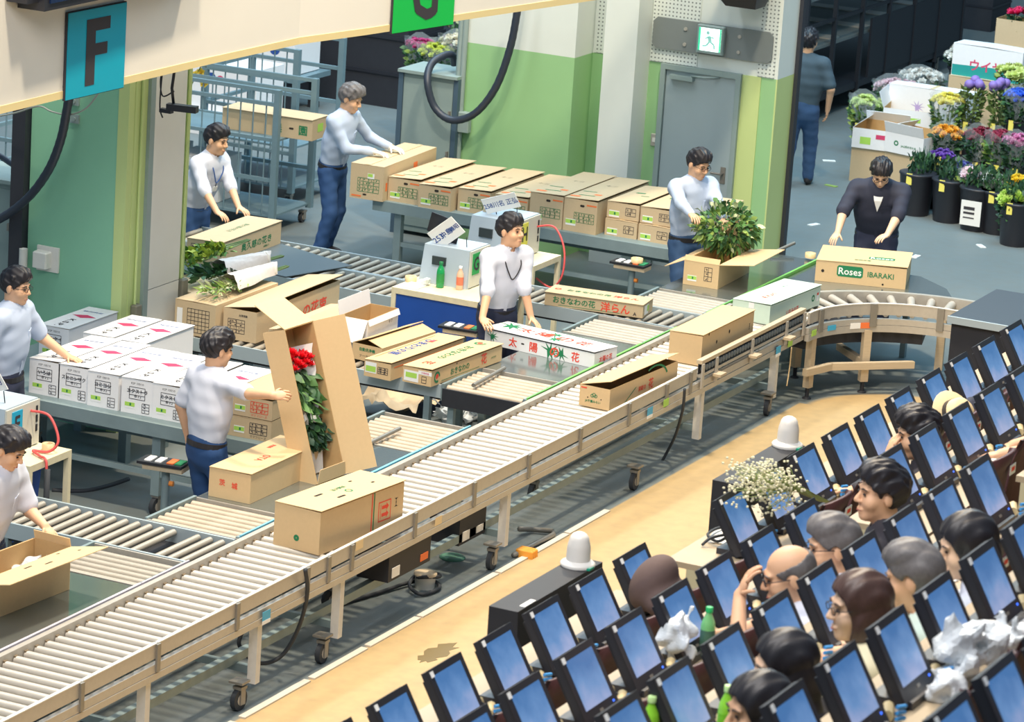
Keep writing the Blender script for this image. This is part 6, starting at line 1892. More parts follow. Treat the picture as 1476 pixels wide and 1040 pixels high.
# ================================================================== MACHINES AND SMALL STANDS
M('machine_blue', S(176, 192, 206), .5, var=.03); M('machine_beige', S(206, 204, 192), .5); M('cart_cream', S(222, 212, 180), .6, var=.16, scale=14); M('blue_panel', S(30, 76, 160), .5, var=.12, scale=6); M('red_wire', S(214, 84, 84), .5)
def clock_machine(letter, lab, loc, w, d, h, col, cardtext, cardlab, rz=0.0, card_at=(0, 0), cardang=0.0):
    """w along y, d along x"""
    t = thing('auction_terminal', lab, 'machine', loc, rz)
    MB().add([(-d / 2, -w / 2, 0), (d / 2, -w / 2, 0), (d / 2, w / 2, 0), (-d / 2, w / 2, 0), (-d / 2 + .02, -w / 2, h), (d / 2, -w / 2, h), (d / 2, w / 2 - .02, h), (-d / 2 + .02, w / 2 - .03, h)], [(3, 2, 1, 0), (4, 5, 6, 7), (0, 1, 5, 4), (1, 2, 6, 5), (2, 3, 7, 6), (3, 0, 4, 7)]).build('housing', 'machine_blue', t)
    MB().bb(-d / 2 + .03, d / 2 + .01, -w / 2 - .012, -w / 2, .01, h - .01).build('side_panel', 'machine_beige', t)
    for k in range(3):
        MB().box((d / 2 - .03, -w / 2 - .014, h * (.78 - .2 * k)), (.02, .006, .05)).build('socket', 'black_plastic', t)
    o = MB().box((-.06, -w / 2 - .014, h * .62), (.13, .006, h * .55)).build('letter_plate', [M('plate_' + letter, col, .5)], t)
    mb = MB(); add_text(mb, letter, frame_mat((-.06, -w / 2 - .0175, h * .62), (1, 0, 0), (0, 0, 1), .001), h * .34, 0, .9, .03); mb.build('letter', 'ink_black', o)
    MB().box((-d / 2 + .005, w * .1, h * .62), (.02, w * .28, h * .22)).build('display', [M('crt_dark', S(52, 62, 66), .25)], t)
    c = thing('name_card', cardlab, 'card', (loc[0] + card_at[0], loc[1] + card_at[1], loc[2] + h + .001), rz)
    T = Matrix.Rotation(R(cardang), 4, 'X') @ Matrix.Rotation(R(-22), 4, 'Y')
    cw, ch = (.34, .15) if letter != 'G' else (.28, .18)
    Tp = T @ Matrix.Translation((0, 0, ch / 2 + .06))
    MB().box((0, 0, 0), (.006, cw, ch), T=Tp).build('card', 'paper', c)
    F_ = Tp @ frame_mat((-.003, 0, 0), (0, -1, 0), (0, 0, 1), .001)
    if letter == 'G':
        for k, (s_, yy, hh) in enumerate(cardtext):
            mb = MB(); add_text(mb, s_, F_ @ Matrix.Translation((yy, 0, 0)) @ Matrix.Rotation(0, 4, 'Z'), hh, 0, 1, .02); mb.build('handwriting', 'ink_blue', c)
    else:
        mb = MB(); add_text(mb, cardtext, F_, .058, 0, .95, .012); mb.build('handwriting', 'ink_blue', c)
    for sy in (-1, 1):
        MB().tube([(.0, sy * cw * .3, .0), (-.02, sy * cw * .3, .09)], .004, 5, T=None).build('card_clip', 'black_metal', c)
    return t
def cart(lab, x0, x1, y0, y1, z, panel=None, side=None):
    t = thing('machine_cart', lab, 'cart', (x0, y0, 0))
    a, b_ = x1 - x0, y1 - y0
    pbox(t, 'top', 'cart_cream', 0, a, 0, b_, z - .05, z)
    for sx in (0, a - .04):
        for sy in (0, b_ - .04):
            pbox(t, 'leg', 'cart_cream', sx, sx + .04, sy, sy + .04, 0, z - .05)
    if panel:
        pbox(t, 'blue_panel', 'blue_panel', .012, .024, .04, b_ - .04, .12, z - .055)
        pbox(t, 'shelf', 'cart_cream', .02, a - .02, .02, b_ - .02, .12, .15)
    return t
qa, qb = (3.254, 1.784, 0.85), (3.076, 0.981, 0.85)
cart('cream desk with a blue front panel under the G terminal', 3.17, 3.88, .94, 1.84, .85, True)
q = (3.493, 1.75, 0.853)
clock_machine('G', 'grey terminal with a green letter G plate on the blue-fronted desk', (3.68, 1.53, .851), .45, .38, .33, S(40, 160, 84), [('253', -.09, .05), ('中島', .0, .055), ('義昭', .09, .045)], 'tilted handwritten name card on the G terminal', card_at=(-.06, -.06), cardang=-40)
# black folder easel behind the name card
t = thing('folder_easel', 'open black folder standing on the G terminal', 'folder', (3.70, 1.67, 1.182))
T = Matrix.Rotation(R(20), 4, 'X') @ Matrix.Rotation(R(-16), 4, 'Y')
MB().box((0, .07, .13), (.008, .15, .2), T=T, rz=.25).build('folder_leaf', 'black_plastic', t)
MB().box((0, -.08, .13), (.008, .15, .2), T=T, rz=-.25).build('folder_leaf', 'black_plastic', t)
MB().tube([(-.1, -.06, .0), (-.06, .0, .03), (0, 0, .05), (.05, .05, 0)], .006, 5).build('wire_foot', 'black_metal', t)
bottle('green tea bottle with green cap on the blue-fronted desk', (3.419, 1.516, 0.851), 'deep', S(40, 140, 70), S(30, 120, 70), .22, .034)
bottle('clear orange-labelled drink bottle on the blue-fronted desk', (3.464, 1.356, 0.851), 'orange', S(232, 120, 90), S(238, 238, 238), .20, .03)
bag('crumpled white tissue on the blue-fronted desk', (3.399, 1.649, 0.851), (.14, .1, .05), 14)
t = thing('tape_roll', 'roll of tape on the left end of the blue-fronted desk', 'tape', (3.452, 1.808, 0.851))
MB().lathe([(.05, 0), (.05, .045), (.03, .046), (.03, .0)], 18).build('roll', 'tape', t)
tag(MB().box((0, 0, .004), (.2, .16, .008)).build('paper_pad', 'paper', None, (3.317, 1.705, 0.851)), 'white printed pad under the tape roll on the blue-fronted desk', 'paper')
# H terminal on its own cart further back
cart('cream metal cart under the H terminal', 5.05, 5.62, 1.42, 2.15, .75)
clock_machine('H', 'pale blue terminal with a yellow letter H plate behind the leaning worker', (5.30, 1.86, .751), .46, .50, .36, S(226, 222, 90), '258川名 正弘', 'white handwritten name card on the H terminal', card_at=(-.06, -.06), cardang=-20)
t = thing('wood_block', 'small wooden block beside the H name card', 'block', (5.28, 2.02, 1.112))
MB().box((0, 0, .04), (.05, .05, .08), bev=.004).build('block', 'wood', t)
tag(MB().tube(spline([(5.5, 1.62, 1.0), (5.5, 1.45, 1.02), (5.45, 1.32, .85), (5.4, 1.3, .62), (5.4, 1.4, .5), (5.4, 1.55, .56)], 7), .009, 6).build('red_wire', 'red_wire'), 'red wire looping down from the H terminal', 'cable')
# F terminal on its cart
cart('rusty cream cart under the F terminal', -2.84, -2.30, 1.50, 2.55, .75)
clock_machine('F', 'pale blue terminal with a blue letter F plate on the rusty cart', (-2.56, 2.02, .751), .50, .44, .34, S(30, 166, 206), '259 林 茂樹', 'white handwritten name card on the F terminal', card_at=(-.05, -.05), cardang=-20)
t = thing('blue_bin', 'blue plastic bin under the rusty cart', 'bin', (-2.57, 1.95, 0))
MB().add([(-.2, -.2, .1), (.2, -.2, .1), (.2, .2, .1), (-.2, .2, .1), (-.23, -.23, .6), (.23, -.23, .6), (.23, .23, .6), (-.23, .23, .6)], [(3, 2, 1, 0), (4, 5, 6, 7), (0, 1, 5, 4), (1, 2, 6, 5), (2, 3, 7, 6), (3, 0, 4, 7)]).build('bin', 'blue_panel', t)
MB().bb(-.24, .24, -.24, .24, .58, .62).build('rim', 'blue_panel', t)
MB().bb(-.2, .2, -.2, .2, 0, .1).build('foot', 'black_metal', t)
tag(MB().tube(spline([(-2.45, 1.755, 1.02), (-2.42, 1.62, 1.0), (-2.45, 1.52, .85), (-2.5, 1.56, .77), (-2.55, 1.66, .77), (-2.62, 1.56, .765), (-2.66, 1.48, .74), (-2.68, 1.47, .5), (-2.7, 1.47, .2), (-2.72, 1.46, .02)], 7), .010, 6).build('red_wire', 'red_wire'), 'red wire curling from the F terminal over the cart edge', 'cable')
tag(MB().tube([(-2.68, 1.455, .70), (-2.69, 1.45, .45), (-2.72, 1.44, .1)], .022, 7).build('cable_sleeve', 'rubber'), 'black cable sleeve hanging down the rusty cart', 'cable')
tag(MB().tube(spline([(-1.15, 2.375, 0.01), (-1.021, 2.183, 0.01), (-0.802, 2.107, 0.01), (-0.55, 2.08, 0.01)], 6), .018, 6).build('floor_cable', 'rubber'), 'black cable lying on the floor under the white box table', 'cable')
t = thing('tape_roll', 'roll of brown tape lying on the rusty cart', 'tape', (-2.42, 1.62, .751))
MB().lathe([(.045, 0), (.045, .05), (.028, .051), (.028, .0)], 18).build('roll', 'tape', t)
# label stands
def label_stand(lab, q, zt, rz=0.0, roll=False):
    t = thing('label_stand', lab, 'stand', (q[0], q[1], 0), rz)
    MB().cyl((0, 0, .02), (0, 0, zt - .06), .03, seg=10).build('post', 'steel_frame', t)
    MB().lathe([(.14, 0), (.14, .015), (.03, .03)], 14).build('base', 'black_metal', t)
    MB().box((0, 0, zt - .04), (.16, .30, .035)).build('wood_block', 'wood', t)
    MB().box((0, .02, zt - .012), (.18, .34, .02)).build('tray', 'black_plastic', t)
    for k, (cl, yy) in enumerate((('paper', .12), ('paper', .04), ('ink_orange', -.05), ('ink_green', -.11))):
        MB().box((0, yy, zt + .002), (.12, .05, .008)).build('label_pad', cl, t)
    if roll:
        MB().lathe([(.055, 0), (.055, .04), (.035, .041), (.035, .0)], 18, T=Matrix.Translation((0, -.04, zt + .007))).build('tape_roll', 'tape', t)
    MB().cyl((0, -.03, zt - .16), (0, -.06, zt - .16), .02, seg=8).build('clamp_knob', [M('orange_knob', S(230, 140, 60), .5)], t)
    return t
q = (-1.049, 1.425, 0.0)
label_stand('label tray on a grey post beside the man with the roses', (-1.981, 0.915, 0.7), .70, R(8))
label_stand('label tray on a post beside the leaning worker', (2.902, 1.024, 0.7), .70, R(5))
label_stand('label tray with a tape roll on a post under the far table', (6.319, 1.027, 0.62), .62, R(0), True)
t = thing('tape_roll', 'roll of tape standing beside the Roses carton', 'tape', (7.138, -0.359, 0.74))
MB().lathe([(.05, 0), (.05, .045), (.03, .046), (.03, .0)], 18).build('roll', 'tape', t)
# crumpled brown paper on the floor by the middle lane
M('kraft_paper', S(206, 184, 152), .8, var=.1)
c = (2.587, 1.305, 0.05)
rr = random.Random(4)
NZ = [[rr.uniform(-.05, .05) for _ in range(13)] for _ in range(13)]
o = sheet(lambda u, v: (.9 * (u - .5) + .05 * math.sin(9 * v), .55 * (v - .5) + .06 * math.sin(7 * u), .10 + .06 * math.sin(11 * u + 3) * math.sin(8 * v) + NZ[int(u * 12)][int(v * 12)]), 12, 12).build('wrapping_paper', 'kraft_paper', None, c)
tag(o, 'crumpled brown wrapping paper heaped on the floor by the middle lane', 'paper')
bag('clear crumpled plastic under the black-fronted roller table', (2.526, 0.837, 0.0), (.5, .3, .14), 17, .014)
# grey carton at the very right end of the bend
carton('tan carton at the right edge on the end of the bend', 6.28, -2.98, .725, .42, .36, .30, 12, mat='card', top='lid', prints=[('r', 'l', .1, .0, .08, .06, 'paper')])

# ================================================================== GOODS HALL BEHIND
M('cage_steel', S(120, 146, 156), .45, .3, var=.1)
def roll_cage(lab, x, y, rz, L, W, H, shelves=(.18,), mesh_side=True):
    t = thing('roll_cage', lab, 'trolley', (x, y, 0), rz)
    for sx in (-1, 1):
        for sy in (-1, 1):
            MB().bb(-.03, .03, -.03, .03, .15, H).build('post', 'cage_steel', t, (sx * L / 2, sy * W / 2, 0))
            caster(t, sx * (L / 2 - .05), sy * (W / 2 - .05), 0, .15)
    for zz in shelves:
        MB().bb(-L / 2, L / 2, -W / 2, W / 2, zz - .02, zz).build('deck', 'cage_steel', t)
    for zz in (.55, .95, 1.3, H - .02):
        if zz < H:
            for sx in (-1, 1):
                MB().bb(-.018, .018, -W / 2, W / 2, zz - .018, zz + .018).build('end_bar', 'cage_steel', t, (sx * L / 2, 0, 0))
            MB().bb(-L / 2, L / 2, W / 2 - .018, W / 2 + .018, zz - .018, zz + .018).build('side_bar', 'cage_steel', t)
    if mesh_side:
        k = -W / 2 + .12
        while k < W / 2 - .05:
            MB().cyl((-L / 2, k, .2), (-L / 2, k, H - .02), .008, seg=5).build('mesh_wire', 'cage_steel', t)
            k += .14
    return t
q = (8.638, 5.774, 0.0)
roll_cage('grey steel roll cage behind the worker with the lanyard', 9.1, 6.35, 0, .95, 1.05, 1.62, (.2, .62))
roll_cage('grey steel roll cage with a rounded rail nearer the column', 7.75, 6.2, R(2), .8, 1.7, 1.45, (.2, .95))
roll_cage('dark steel roll cage at the far left behind the cabinet', 4.6, 6.2, 0, .9, 1.1, 1.8, (.3, .9))
p = (6.668, 5.039, 0.97)
carton('tan carton with green farm lettering on the roll cage', 7.75, p[1] + .52, .951, .36, .98, .20, 3, mat='card_dull', top='bow', lidang=.6, prints=[('t', 'l', .12, -.05, '農', .09, 'ink_green'), ('t', 'l', .4, -.05, '園', .09, 'ink_green'), ('o', 'l', .27, -.02, .05, .02), ('r', 'n', .0, .05, .12, .08, 'lime')])
carton('tan carton with orange dots low on the roll cage', 7.8, 7.05, .951 - .0, .36, .34, .26, 0, mat='card_dull', prints=[('p', 'l', -.2, 0, ring(0, .05), 'ink_orange'), ('p', 'l', .15, 0, ring(0, .05), 'ink_orange')])
carton('white carton with blue dots on the ground behind the cages', 11.6, 8.35, .25, .6, 1.15, .52, 0, mat='card_white', inner='card_white', prints=[('p', 'l', .1, .2, ring(0, .05), 'ink_pink'), ('p', 'l', .0, .22, ring(0, .06), 'ink_blue')])
carton('white carton under the blue-dotted carton behind the cages', 11.5, 8.3, 0, .6, 1.2, .24, 0, mat='card_white', inner='card_white')
carton('pale grey carton with blue shapes on the rear pallet', 13.2, 8.85, .45, .6, 1.3, .55, 0, mat='card_white', inner='card_white', prints=[('p', 'l', .3, .0, ring(0, .07), 'ink_blue'), ('p', 'l', -.3, .05, ring(0, .06), 'ink_blue'), ('o', 'l', .0, .3, .1, .04), ('o', 'l', .35, .3, .1, .04)])
t = thing('pallet_dolly', 'low grey pallet dolly under the pale carton', 'dolly', (13.2, 8.85, 0))
MB().bb(-.4, .4, -.75, .75, .38, .44).build('deck', 'cage_steel', t)
for sx in (-1, 1):
    for sy in (-1, 1):
        MB().bb(-.05, .05, -.05, .05, 0, .38).build('leg', 'black_metal', t, (sx * .3, sy * .6, 0))
carton('white carton low on the nearer roll cage', 7.75, 6.3, .205, .5, .5, .42, 4, mat='card_white', inner='card_white', prints=[('t', 'l', 0, 0, '花', .1, 'ink_blue')])
carton('blue and white carton low on the nearer roll cage', 7.75, 6.85, .205, .5, .45, .46, -3, mat='card_white', inner='card_white', prints=[('r', 'l', 0, .1, .3, .12, 'cyan_tag')])
# yellow orchid sprays sticking out of the cage
rr = random.Random(12)
t = thing('orchid_spray', 'yellow orchid sprays standing in the roll cage', 'flowers', (8.2, 6.9, .95))
for k in range(3):
    tip = Vector((rr.uniform(-.1, .1), -.35 + .32 * k, .52 + rr.uniform(-.1, .1)))
    MB().tube([(0, 0, 0), tip * .6 + Vector((0, 0, .1)), tip], .006, 5).build('stem', 'stem', t)
    for j in range(7):
        mb = MB(); bloom(mb, tip * (.55 + .07 * j) + Vector((rr.uniform(-.06, .06), rr.uniform(-.08, .08), rr.uniform(-.04, .08))), .045, rr, Vector((-.8, -.3, .4))); mb.build('orchid_bloom', [M('orchid_yellow', S(236, 206, 84), .6)], t)
# dark doors, plants and stalls far behind
t = thing('black_crate_stack', 'tall stack of black crates in the goods hall behind the cages', 'crates', (14.538, 8.326, 0.0))
for j in range(5):
    MB().bb(-.45, .45, -.95, .95, .42 * j, .42 * j + .38).build('crate', 'black_metal', t)
    MB().bb(-.47, .47, -.97, .97, .42 * j + .38, .42 * j + .42).build('crate_rim', 'black_plastic', t)
q = (14.824, 8.34, 0.0)
t = thing('notice_board', 'white hand-lettered notice hanging on the black crates', 'notice', (q[0] - .75, q[1] + .25, 1.3))
MB().box((0, 0, 0), (.01, .75, .42)).build('sheet', 'paper', t)
mb = MB(); form_print(mb, frame_mat((-.006, 0, 0), (0, -1, 0), (0, 0, 1), .001), .55, .25, 2, 3); mb.build('lettering', 'ink_red', t)['kind'] = 'stuff'
t = thing('blue_dolly', 'blue platform dolly parked by the black crates', 'dolly', (14.811, 8.473, 0.0))
MB().bb(-.2, .2, -.5, .4, .2, .28).build('platform', [M('dolly_blue', S(90, 130, 214), .5)], t)
for sy in (-.4, .3):
    caster(t, 0, sy, 0, .2)
bag('clear plastic wrap inside the open carton at the lower left', (-5.02, .06, .731), (.3, .18, .2), 19)
def stall(lab, loc, w, d, z, seed):
    t = thing('flower_stall', lab, 'stall', loc)
    MB().bb(-d / 2, d / 2, -w / 2, w / 2, z - .05, z).build('table_top', 'black_metal', t)
    for sx in (-1, 1):
        for sy in (-1, 1):
            MB().bb(-.03, .03, -.03, .03, 0, z - .05).build('leg', 'black_metal', t, (sx * (d / 2 - .06), sy * (w / 2 - .06), 0))
    MB().bb(-d / 2 - .01, -d / 2, -w / 2, w / 2, z - .18, z - .01).build('banner', [M('banner_pink', S(196, 150, 176), .6, var=.15, scale=5)], t)
    MB().bb(-d / 2 - .015, -d / 2 - .01, -w / 2 + .9, w / 2, z - .34, z - .18).build('banner', [M('banner_green', S(30, 110, 70), .6)], t)
    rr = random.Random(seed)
    pts = [((rr.uniform(-d / 2, d / 2), rr.uniform(-w / 2, w / 2), z + rr.uniform(0, .06)), (0, 0, 1)) for _ in range(200)]
    o = ob('flat_foliage', leaf_mesh('flat_foliage', pts, ['leaf_a', 'leaf_b', 'leaf_pale'], (.06, .1), seed), t); o['kind'] = 'stuff'
    return t
q = (15.55, 8.351, 0.0)
stall('low flower stall with pink and green banners behind the cabinet', (q[0] + .3, q[1], 0), 2.0, 1.0, .72, 3)

def flower_bunch(lab, p, x, w, hgt, bloomcol, leafs, seed, r=.03, n=40, cello=True, bucket=True, stemlen=.35, ball=False):
    """p: centre of the blooms; blooms over leaves over a bucket"""
    cx, cy, cz = p
    rr = random.Random(seed)
    zb = max(0.0, cz - hgt - (.22 if bucket else 0))
    t = thing('flower_bunch', lab, 'flowers', (cx, cy, zb))
    c = cz - zb
    r = r * 1.25
    mb = MB()
    for k in range(n):
        a, rad = rr.uniform(0, 2 * PI), w / 2 * math.sqrt(rr.random())
        pos = (rad * math.cos(a), rad * math.sin(a), c + .05 * (1 - (2 * rad / w) ** 2) + rr.uniform(-.03, .03))
        if ball:
            mb.ell(pos, (r, r, r * .9), 0, None, 7, 5)
        else:
            bloom(mb, pos, r, rr, Vector((math.cos(a) * rad * 2, math.sin(a) * rad * 2, .4)))
    col = 'bloom_%d' % seed
    M(col, bloomcol, .6, var=.2, scale=25)
    o = mb.build('blooms', [col], t); o['kind'] = 'stuff'
    pts = []
    for k in range(300):
        v = rr.random()
        a, rad = rr.uniform(0, 2 * PI), w / 2 * (.35 + .55 * v)
        pts.append(((rad * math.cos(a), rad * math.sin(a), c - .03 - (1 - v) * hgt * .85), (math.cos(a), math.sin(a), .5)))
    o = ob('foliage', leaf_mesh('foliage', pts, leafs, (.05, .10), seed, .2, .5), t); o['kind'] = 'stuff'
    for k in range(3):
        a = 2 * PI * k / 3
        MB().tube([(math.cos(a) * w * .12, math.sin(a) * w * .12, max(.02, c - hgt)), (math.cos(a) * w * .3, math.sin(a) * w * .3, c)], .006, 5).build('stem', 'stem', t)
    if cello:
        T = Matrix.Translation((0, 0, c - hgt * .8))
        seg, vs, fs = 16, [], []
        for i, (rad, z) in enumerate(((w * .22, 0), (w * .40, hgt * .45), (w * .56, hgt * .8), (w * .60, hgt * .98))):
            for k in range(seg):
                a = 2 * PI * k / seg
                f = 1 + .07 * math.sin(5 * a + i) * (i > 1)
                vs.append((rad * f * math.cos(a), rad * f * math.sin(a), z + (.04 * math.sin(3 * a) if i == 3 else 0)))
        for i in range(3):
            for k in range(seg):
                fs.append((i * seg + k, i * seg + (k + 1) % seg, (i + 1) * seg + (k + 1) % seg, (i + 1) * seg + k))
        MB().add(vs, fs, 0, True, T).build('cellophane', 'cello', t)
    if bucket:
        bh = min(.34, c - hgt * .35)
        MB().lathe([(w * .30, 0), (w * .42, bh), (w * .45, bh + .01), (w * .45, bh + .03), (w * .38, bh + .03)], 14).build('bucket', 'black_plastic', t)
        MB().box((-w * .43, rr.uniform(-.04, .04), bh * .95), (.01, .055, .11)).build('price_tag', 'yellow_tag', t)
        if zb > .02:
            MB().bb(-w * .32, w * .32, -w * .32, w * .32, -zb, 0).build('riser_block', 'black_metal', t)
    return t
GL = ['leaf_d', 'leaf_b', 'leaf_d']
FB = [
    ('pale green bunch in clear wrap at the left of the flower display', (15.6, 2.3, 0.594), .34, .5, S(206, 222, 150), .03, True),
    ('wide bunch of pale pink chrysanthemums behind the white cartons', (16.0, 2.095, 0.743), .48, .45, S(222, 196, 206), .035, True),
    ('bunch of white flowers behind the pink chrysanthemums', (16.7, 2.033, 0.77), .5, .4, S(228, 228, 224), .035, True),
    ('bunch of pale yellow flowers standing above the cartons', (14.9, 1.098, 0.878), .34, .5, S(238, 226, 120), .035, True),
    ('bunch of orange yellow flowers in clear wrap', (14.1, 0.795, 0.683), .32, .4, S(240, 176, 60), .03, True),
    ('bunch of deep red flowers in clear wrap', (13.7, 0.287, 0.786), .32, .42, S(132, 40, 62), .03, True),
    ('bunch of crimson flowers in clear wrap beside the deep red ones', (13.6, 0.038, 0.807), .3, .42, S(150, 48, 78), .03, True),
    ('bunch of lilac pink flowers at the right edge', (13.5, -0.195, 0.819), .3, .42, S(206, 130, 176), .03, True),
    ('bunch of bright blue flowers at the right edge', (14.6, 0.187, 1.095), .3, .4, S(60, 110, 220), .03, True),
    ('bunch of lime white lilies at the upper right edge', (15.4, 0.53, 1.2), .36, .4, S(206, 220, 140), .045, False),
    ('bunch of purple statice among the dark buckets', (13.4, 0.596, 0.56), .26, .42, S(120, 84, 180), .025, False),
    ('bunch of dusky blue flowers among the dark buckets', (13.2, 0.301, 0.5), .24, .4, S(84, 96, 168), .025, True),
    ('bunch of blush pink carnations in the front buckets', (12.9, 0.074, 0.507), .28, .36, S(232, 206, 214), .04, True),
    ('bunch of white carnations in the front buckets', (12.8, -0.19, 0.504), .26, .34, S(222, 226, 220), .04, True),
    ('bunch of lime green hydrangeas in the nearest bucket', (12.3, -0.605, 0.458), .34, .4, S(188, 214, 110), .05, False),
    ('bunch of magenta flowers beside the tall cabinet hose', (12.5, 6.413, 1.087), .3, .5, S(190, 70, 130), .03, True),
    ('bunch of yellow-green flowers beyond the tall cabinet', (12.4, 6.172, 1.071), .36, .5, S(196, 206, 90), .03, True),
    ('bunch of mixed pale flowers in wrap beyond the tall cabinet', (12.6, 5.989, 1.162), .4, .5, S(226, 220, 200), .035, True),
    ('bunch of yellow flowers above the lime hydrangeas', (12.7, -0.506, 0.553), .22, .3, S(236, 206, 60), .03, False),
]
for i, (lab, p, w, h_, c_, r_, ce) in enumerate(FB):
    flower_bunch(lab, p, 0, w, h_, c_, GL if i % 3 else ['leaf_a', 'leaf_b', 'leaf_c'], 40 + i, r_, 70 if r_ < .04 else 34, ce)
for i, (lab, p) in enumerate((('left cluster of purple allium balls on tall stems', (15.0, 0.846, 1.07)), ('right cluster of purple allium balls on tall stems', (14.9, 0.496, 1.117)))):
    flower_bunch(lab, p, 0, .22, .55, S(136, 112, 186), ['stem'], 70 + i, .045, 8, False, True, ball=True)
# upright grass-like stems in dark buckets
for i, (lab, p) in enumerate((('dark green upright stems in a black bucket', (13.3, 0.76, 0.371)), ('second bucket of dark upright stems behind the navy jacket', (13.5, 0.711, 0.331)))):
    t = thing('stem_bucket', lab, 'flowers', (p[0], p[1], 0))
    rr = random.Random(80 + i)
    MB().lathe([(.12, 0), (.15, .38), (.16, .40), (.13, .40)], 14).build('bucket', 'black_plastic', t)
    mb = MB()
    for k in range(40):
        a = rr.uniform(0, 6.28)
        rad = .11 * math.sqrt(rr.random())
        mb.tube([(rad * math.cos(a), rad * math.sin(a), .1), (rad * 1.3 * math.cos(a), rad * 1.3 * math.sin(a), p[2] + rr.uniform(.05, .3))], [.007, .003], 4)
    mb.build('upright_stems', ['leaf_d'], t)['kind'] = 'stuff'
    MB().box((-.155, 0, .36), (.01, .06, .12)).build('price_tag', 'yellow_tag', t)
for i, (lab, p) in enumerate((('black bucket in the front row behind the navy jacket', (12.96, 0.694, 0.0)), ('black bucket in the front row with a white barcode sheet', (12.695, -0.071, 0.0)), ('black bucket in the front row left of the barcode sheet', (12.878, 0.3, 0.0)), ('black bucket in the front row right of the barcode sheet', (12.695, -0.308, 0.0)), ('large black bucket nearest the right edge', (12.283, -0.643, 0.0)))):
    t = thing('flower_bucket', lab, 'bucket', p)
    h_ = .42
    MB().lathe([(.15, 0), (.19, h_), (.2, h_ + .01), (.2, h_ + .03), (.17, h_ + .03)], 16).build('bucket', 'black_plastic', t)
    if i == 1:
        s_ = MB().box((-.185, .0, .2), (.006, .22, .26)).build('barcode_sheet', 'paper', t)
        for k in range(3):
            MB().box((-.19, .02 - .0 * k, .15 + .05 * k), (.003, .12, .012 + .01 * k)).build('sheet_print', 'ink_black', s_)
    else:
        MB().box((-.185, .03, .40), (.006, .06, .12)).build('price_tag', 'yellow_tag', t)
    rr = random.Random(90 + i)
    pts = [((.12 * rr.uniform(-1, 1), .12 * rr.uniform(-1, 1), .42 + rr.uniform(0, .2)), (0, 0, 1)) for _ in range(120)]
    o = ob('foliage', leaf_mesh('foliage', pts, GL, (.05, .1), 90 + i, .2, .4), t); o['kind'] = 'stuff'
M('ink_lilac', S(176, 156, 206), .7); M('ink_teal', S(30, 150, 146), .7)
# cartons of the flower display
p = (14.2, 1.805, 0.11)
carton('white flower carton with labels left of the navy jacket', p[0] + .2, p[1] - .15, .38, .6, .5, .22, 6, mat='card_white', top='open', flaps=[('f', .1, 40, 0, 'card_white'), ('r', .12, 60, 0)], prints=[('r', 'l', -.2, -.1, .12, .08, 'lime'), ('r', 'l', .15, .15, .12, .05, 'ink_pink')])
carton('plain box holding up the white flower carton', p[0] + .2, p[1] - .15, 0, .55, .5, .375, 6, mat='card_dull')
p = (13.9, 1.137, 0.204)
carton('white carton with pale green print right of the navy jacket', p[0] + .25, p[1], .42, .55, .5, .22, -14, mat='card_white', top='open', flaps=[('f', .1, 50, 0), ('l', .12, 110, 0, 'card_white')], prints=[('p', 'l', -.2, .0, ring(.015, .03), 'ink_green'), ('t', 'l', .12, -.1, 'JA山形おきたま', .03, 'ink_green')])
carton('box under the carton with pale green print', p[0] + .25, p[1], 0, .5, .5, .415, -14, mat='card_dull')
p = (14.9, 1.587, 0.386)
carton('open white carton with brown inside in the flower display', p[0] + .25, p[1], .5, .55, .55, .22, 10, mat='card_white', top='open', flaps=[('r', .2, 95, 0), ('f', .18, 110, 0)], prints=[('r', 'l', 0, 0, .3, .05, 'lime')])
carton('supporting box under the open white carton', p[0] + .25, p[1], 0, .5, .5, .495, 10, mat='card_dull')
p = (15.4, 1.422, 0.612)
carton('upright white carton with a purple flower print behind the display', p[0], p[1], .55, .25, 1.0, .36, 0, mat='card_white', inner='card_white', prints=[('p', 'l', -.15, -.1, palm(1.5), 'ink_lilac'), ('p', 'l', .35, -.2, palm(1.3), 'ink_lilac')])
carton('base box under the upright white carton', p[0], p[1], 0, .4, 1.0, .545, 0, mat='card_dull')
p = (16.3, 1.088, 0.954)
carton('white and teal carton with red lettering at the back of the display', p[0], p[1], .95, .3, .85, .36, -4, mat='card_white', inner='card_white', prints=[('p', 'l', 0, -.32, [(-.42, -.06), (.42, -.06), (.42, .09), (-.42, .06)], 'ink_teal'), ('t', 'l', .08, -.1, 'ウイヤル', .12, 'ink_pink')])
carton('base carton under the white and teal carton', p[0], p[1], 0, .4, .85, .945, -4, mat='card_dull')
p = (17.2, 1.147, 1.312)
carton('tan carton standing high at the upper right edge', p[0], p[1] - .1, 1.2, .35, .55, .32, 0, mat='card_dull', top='open')
carton('stacked base carton at the upper right edge', p[0], p[1] - .1, 0, .4, .55, 1.195, 0, mat='card_dull')
flower_bunch('magenta flowers in the tan carton at the upper right edge', (17.2, 1.073, 1.564), 0, .3, .3, S(214, 40, 96), GL, 88, .04, 20, False, False)
flower_bunch('white flowers piled at the back of the display', (18.0, 1.905, 0.878), 0, .6, .3, S(226, 226, 220), GL, 89, .05, 40, False, True)
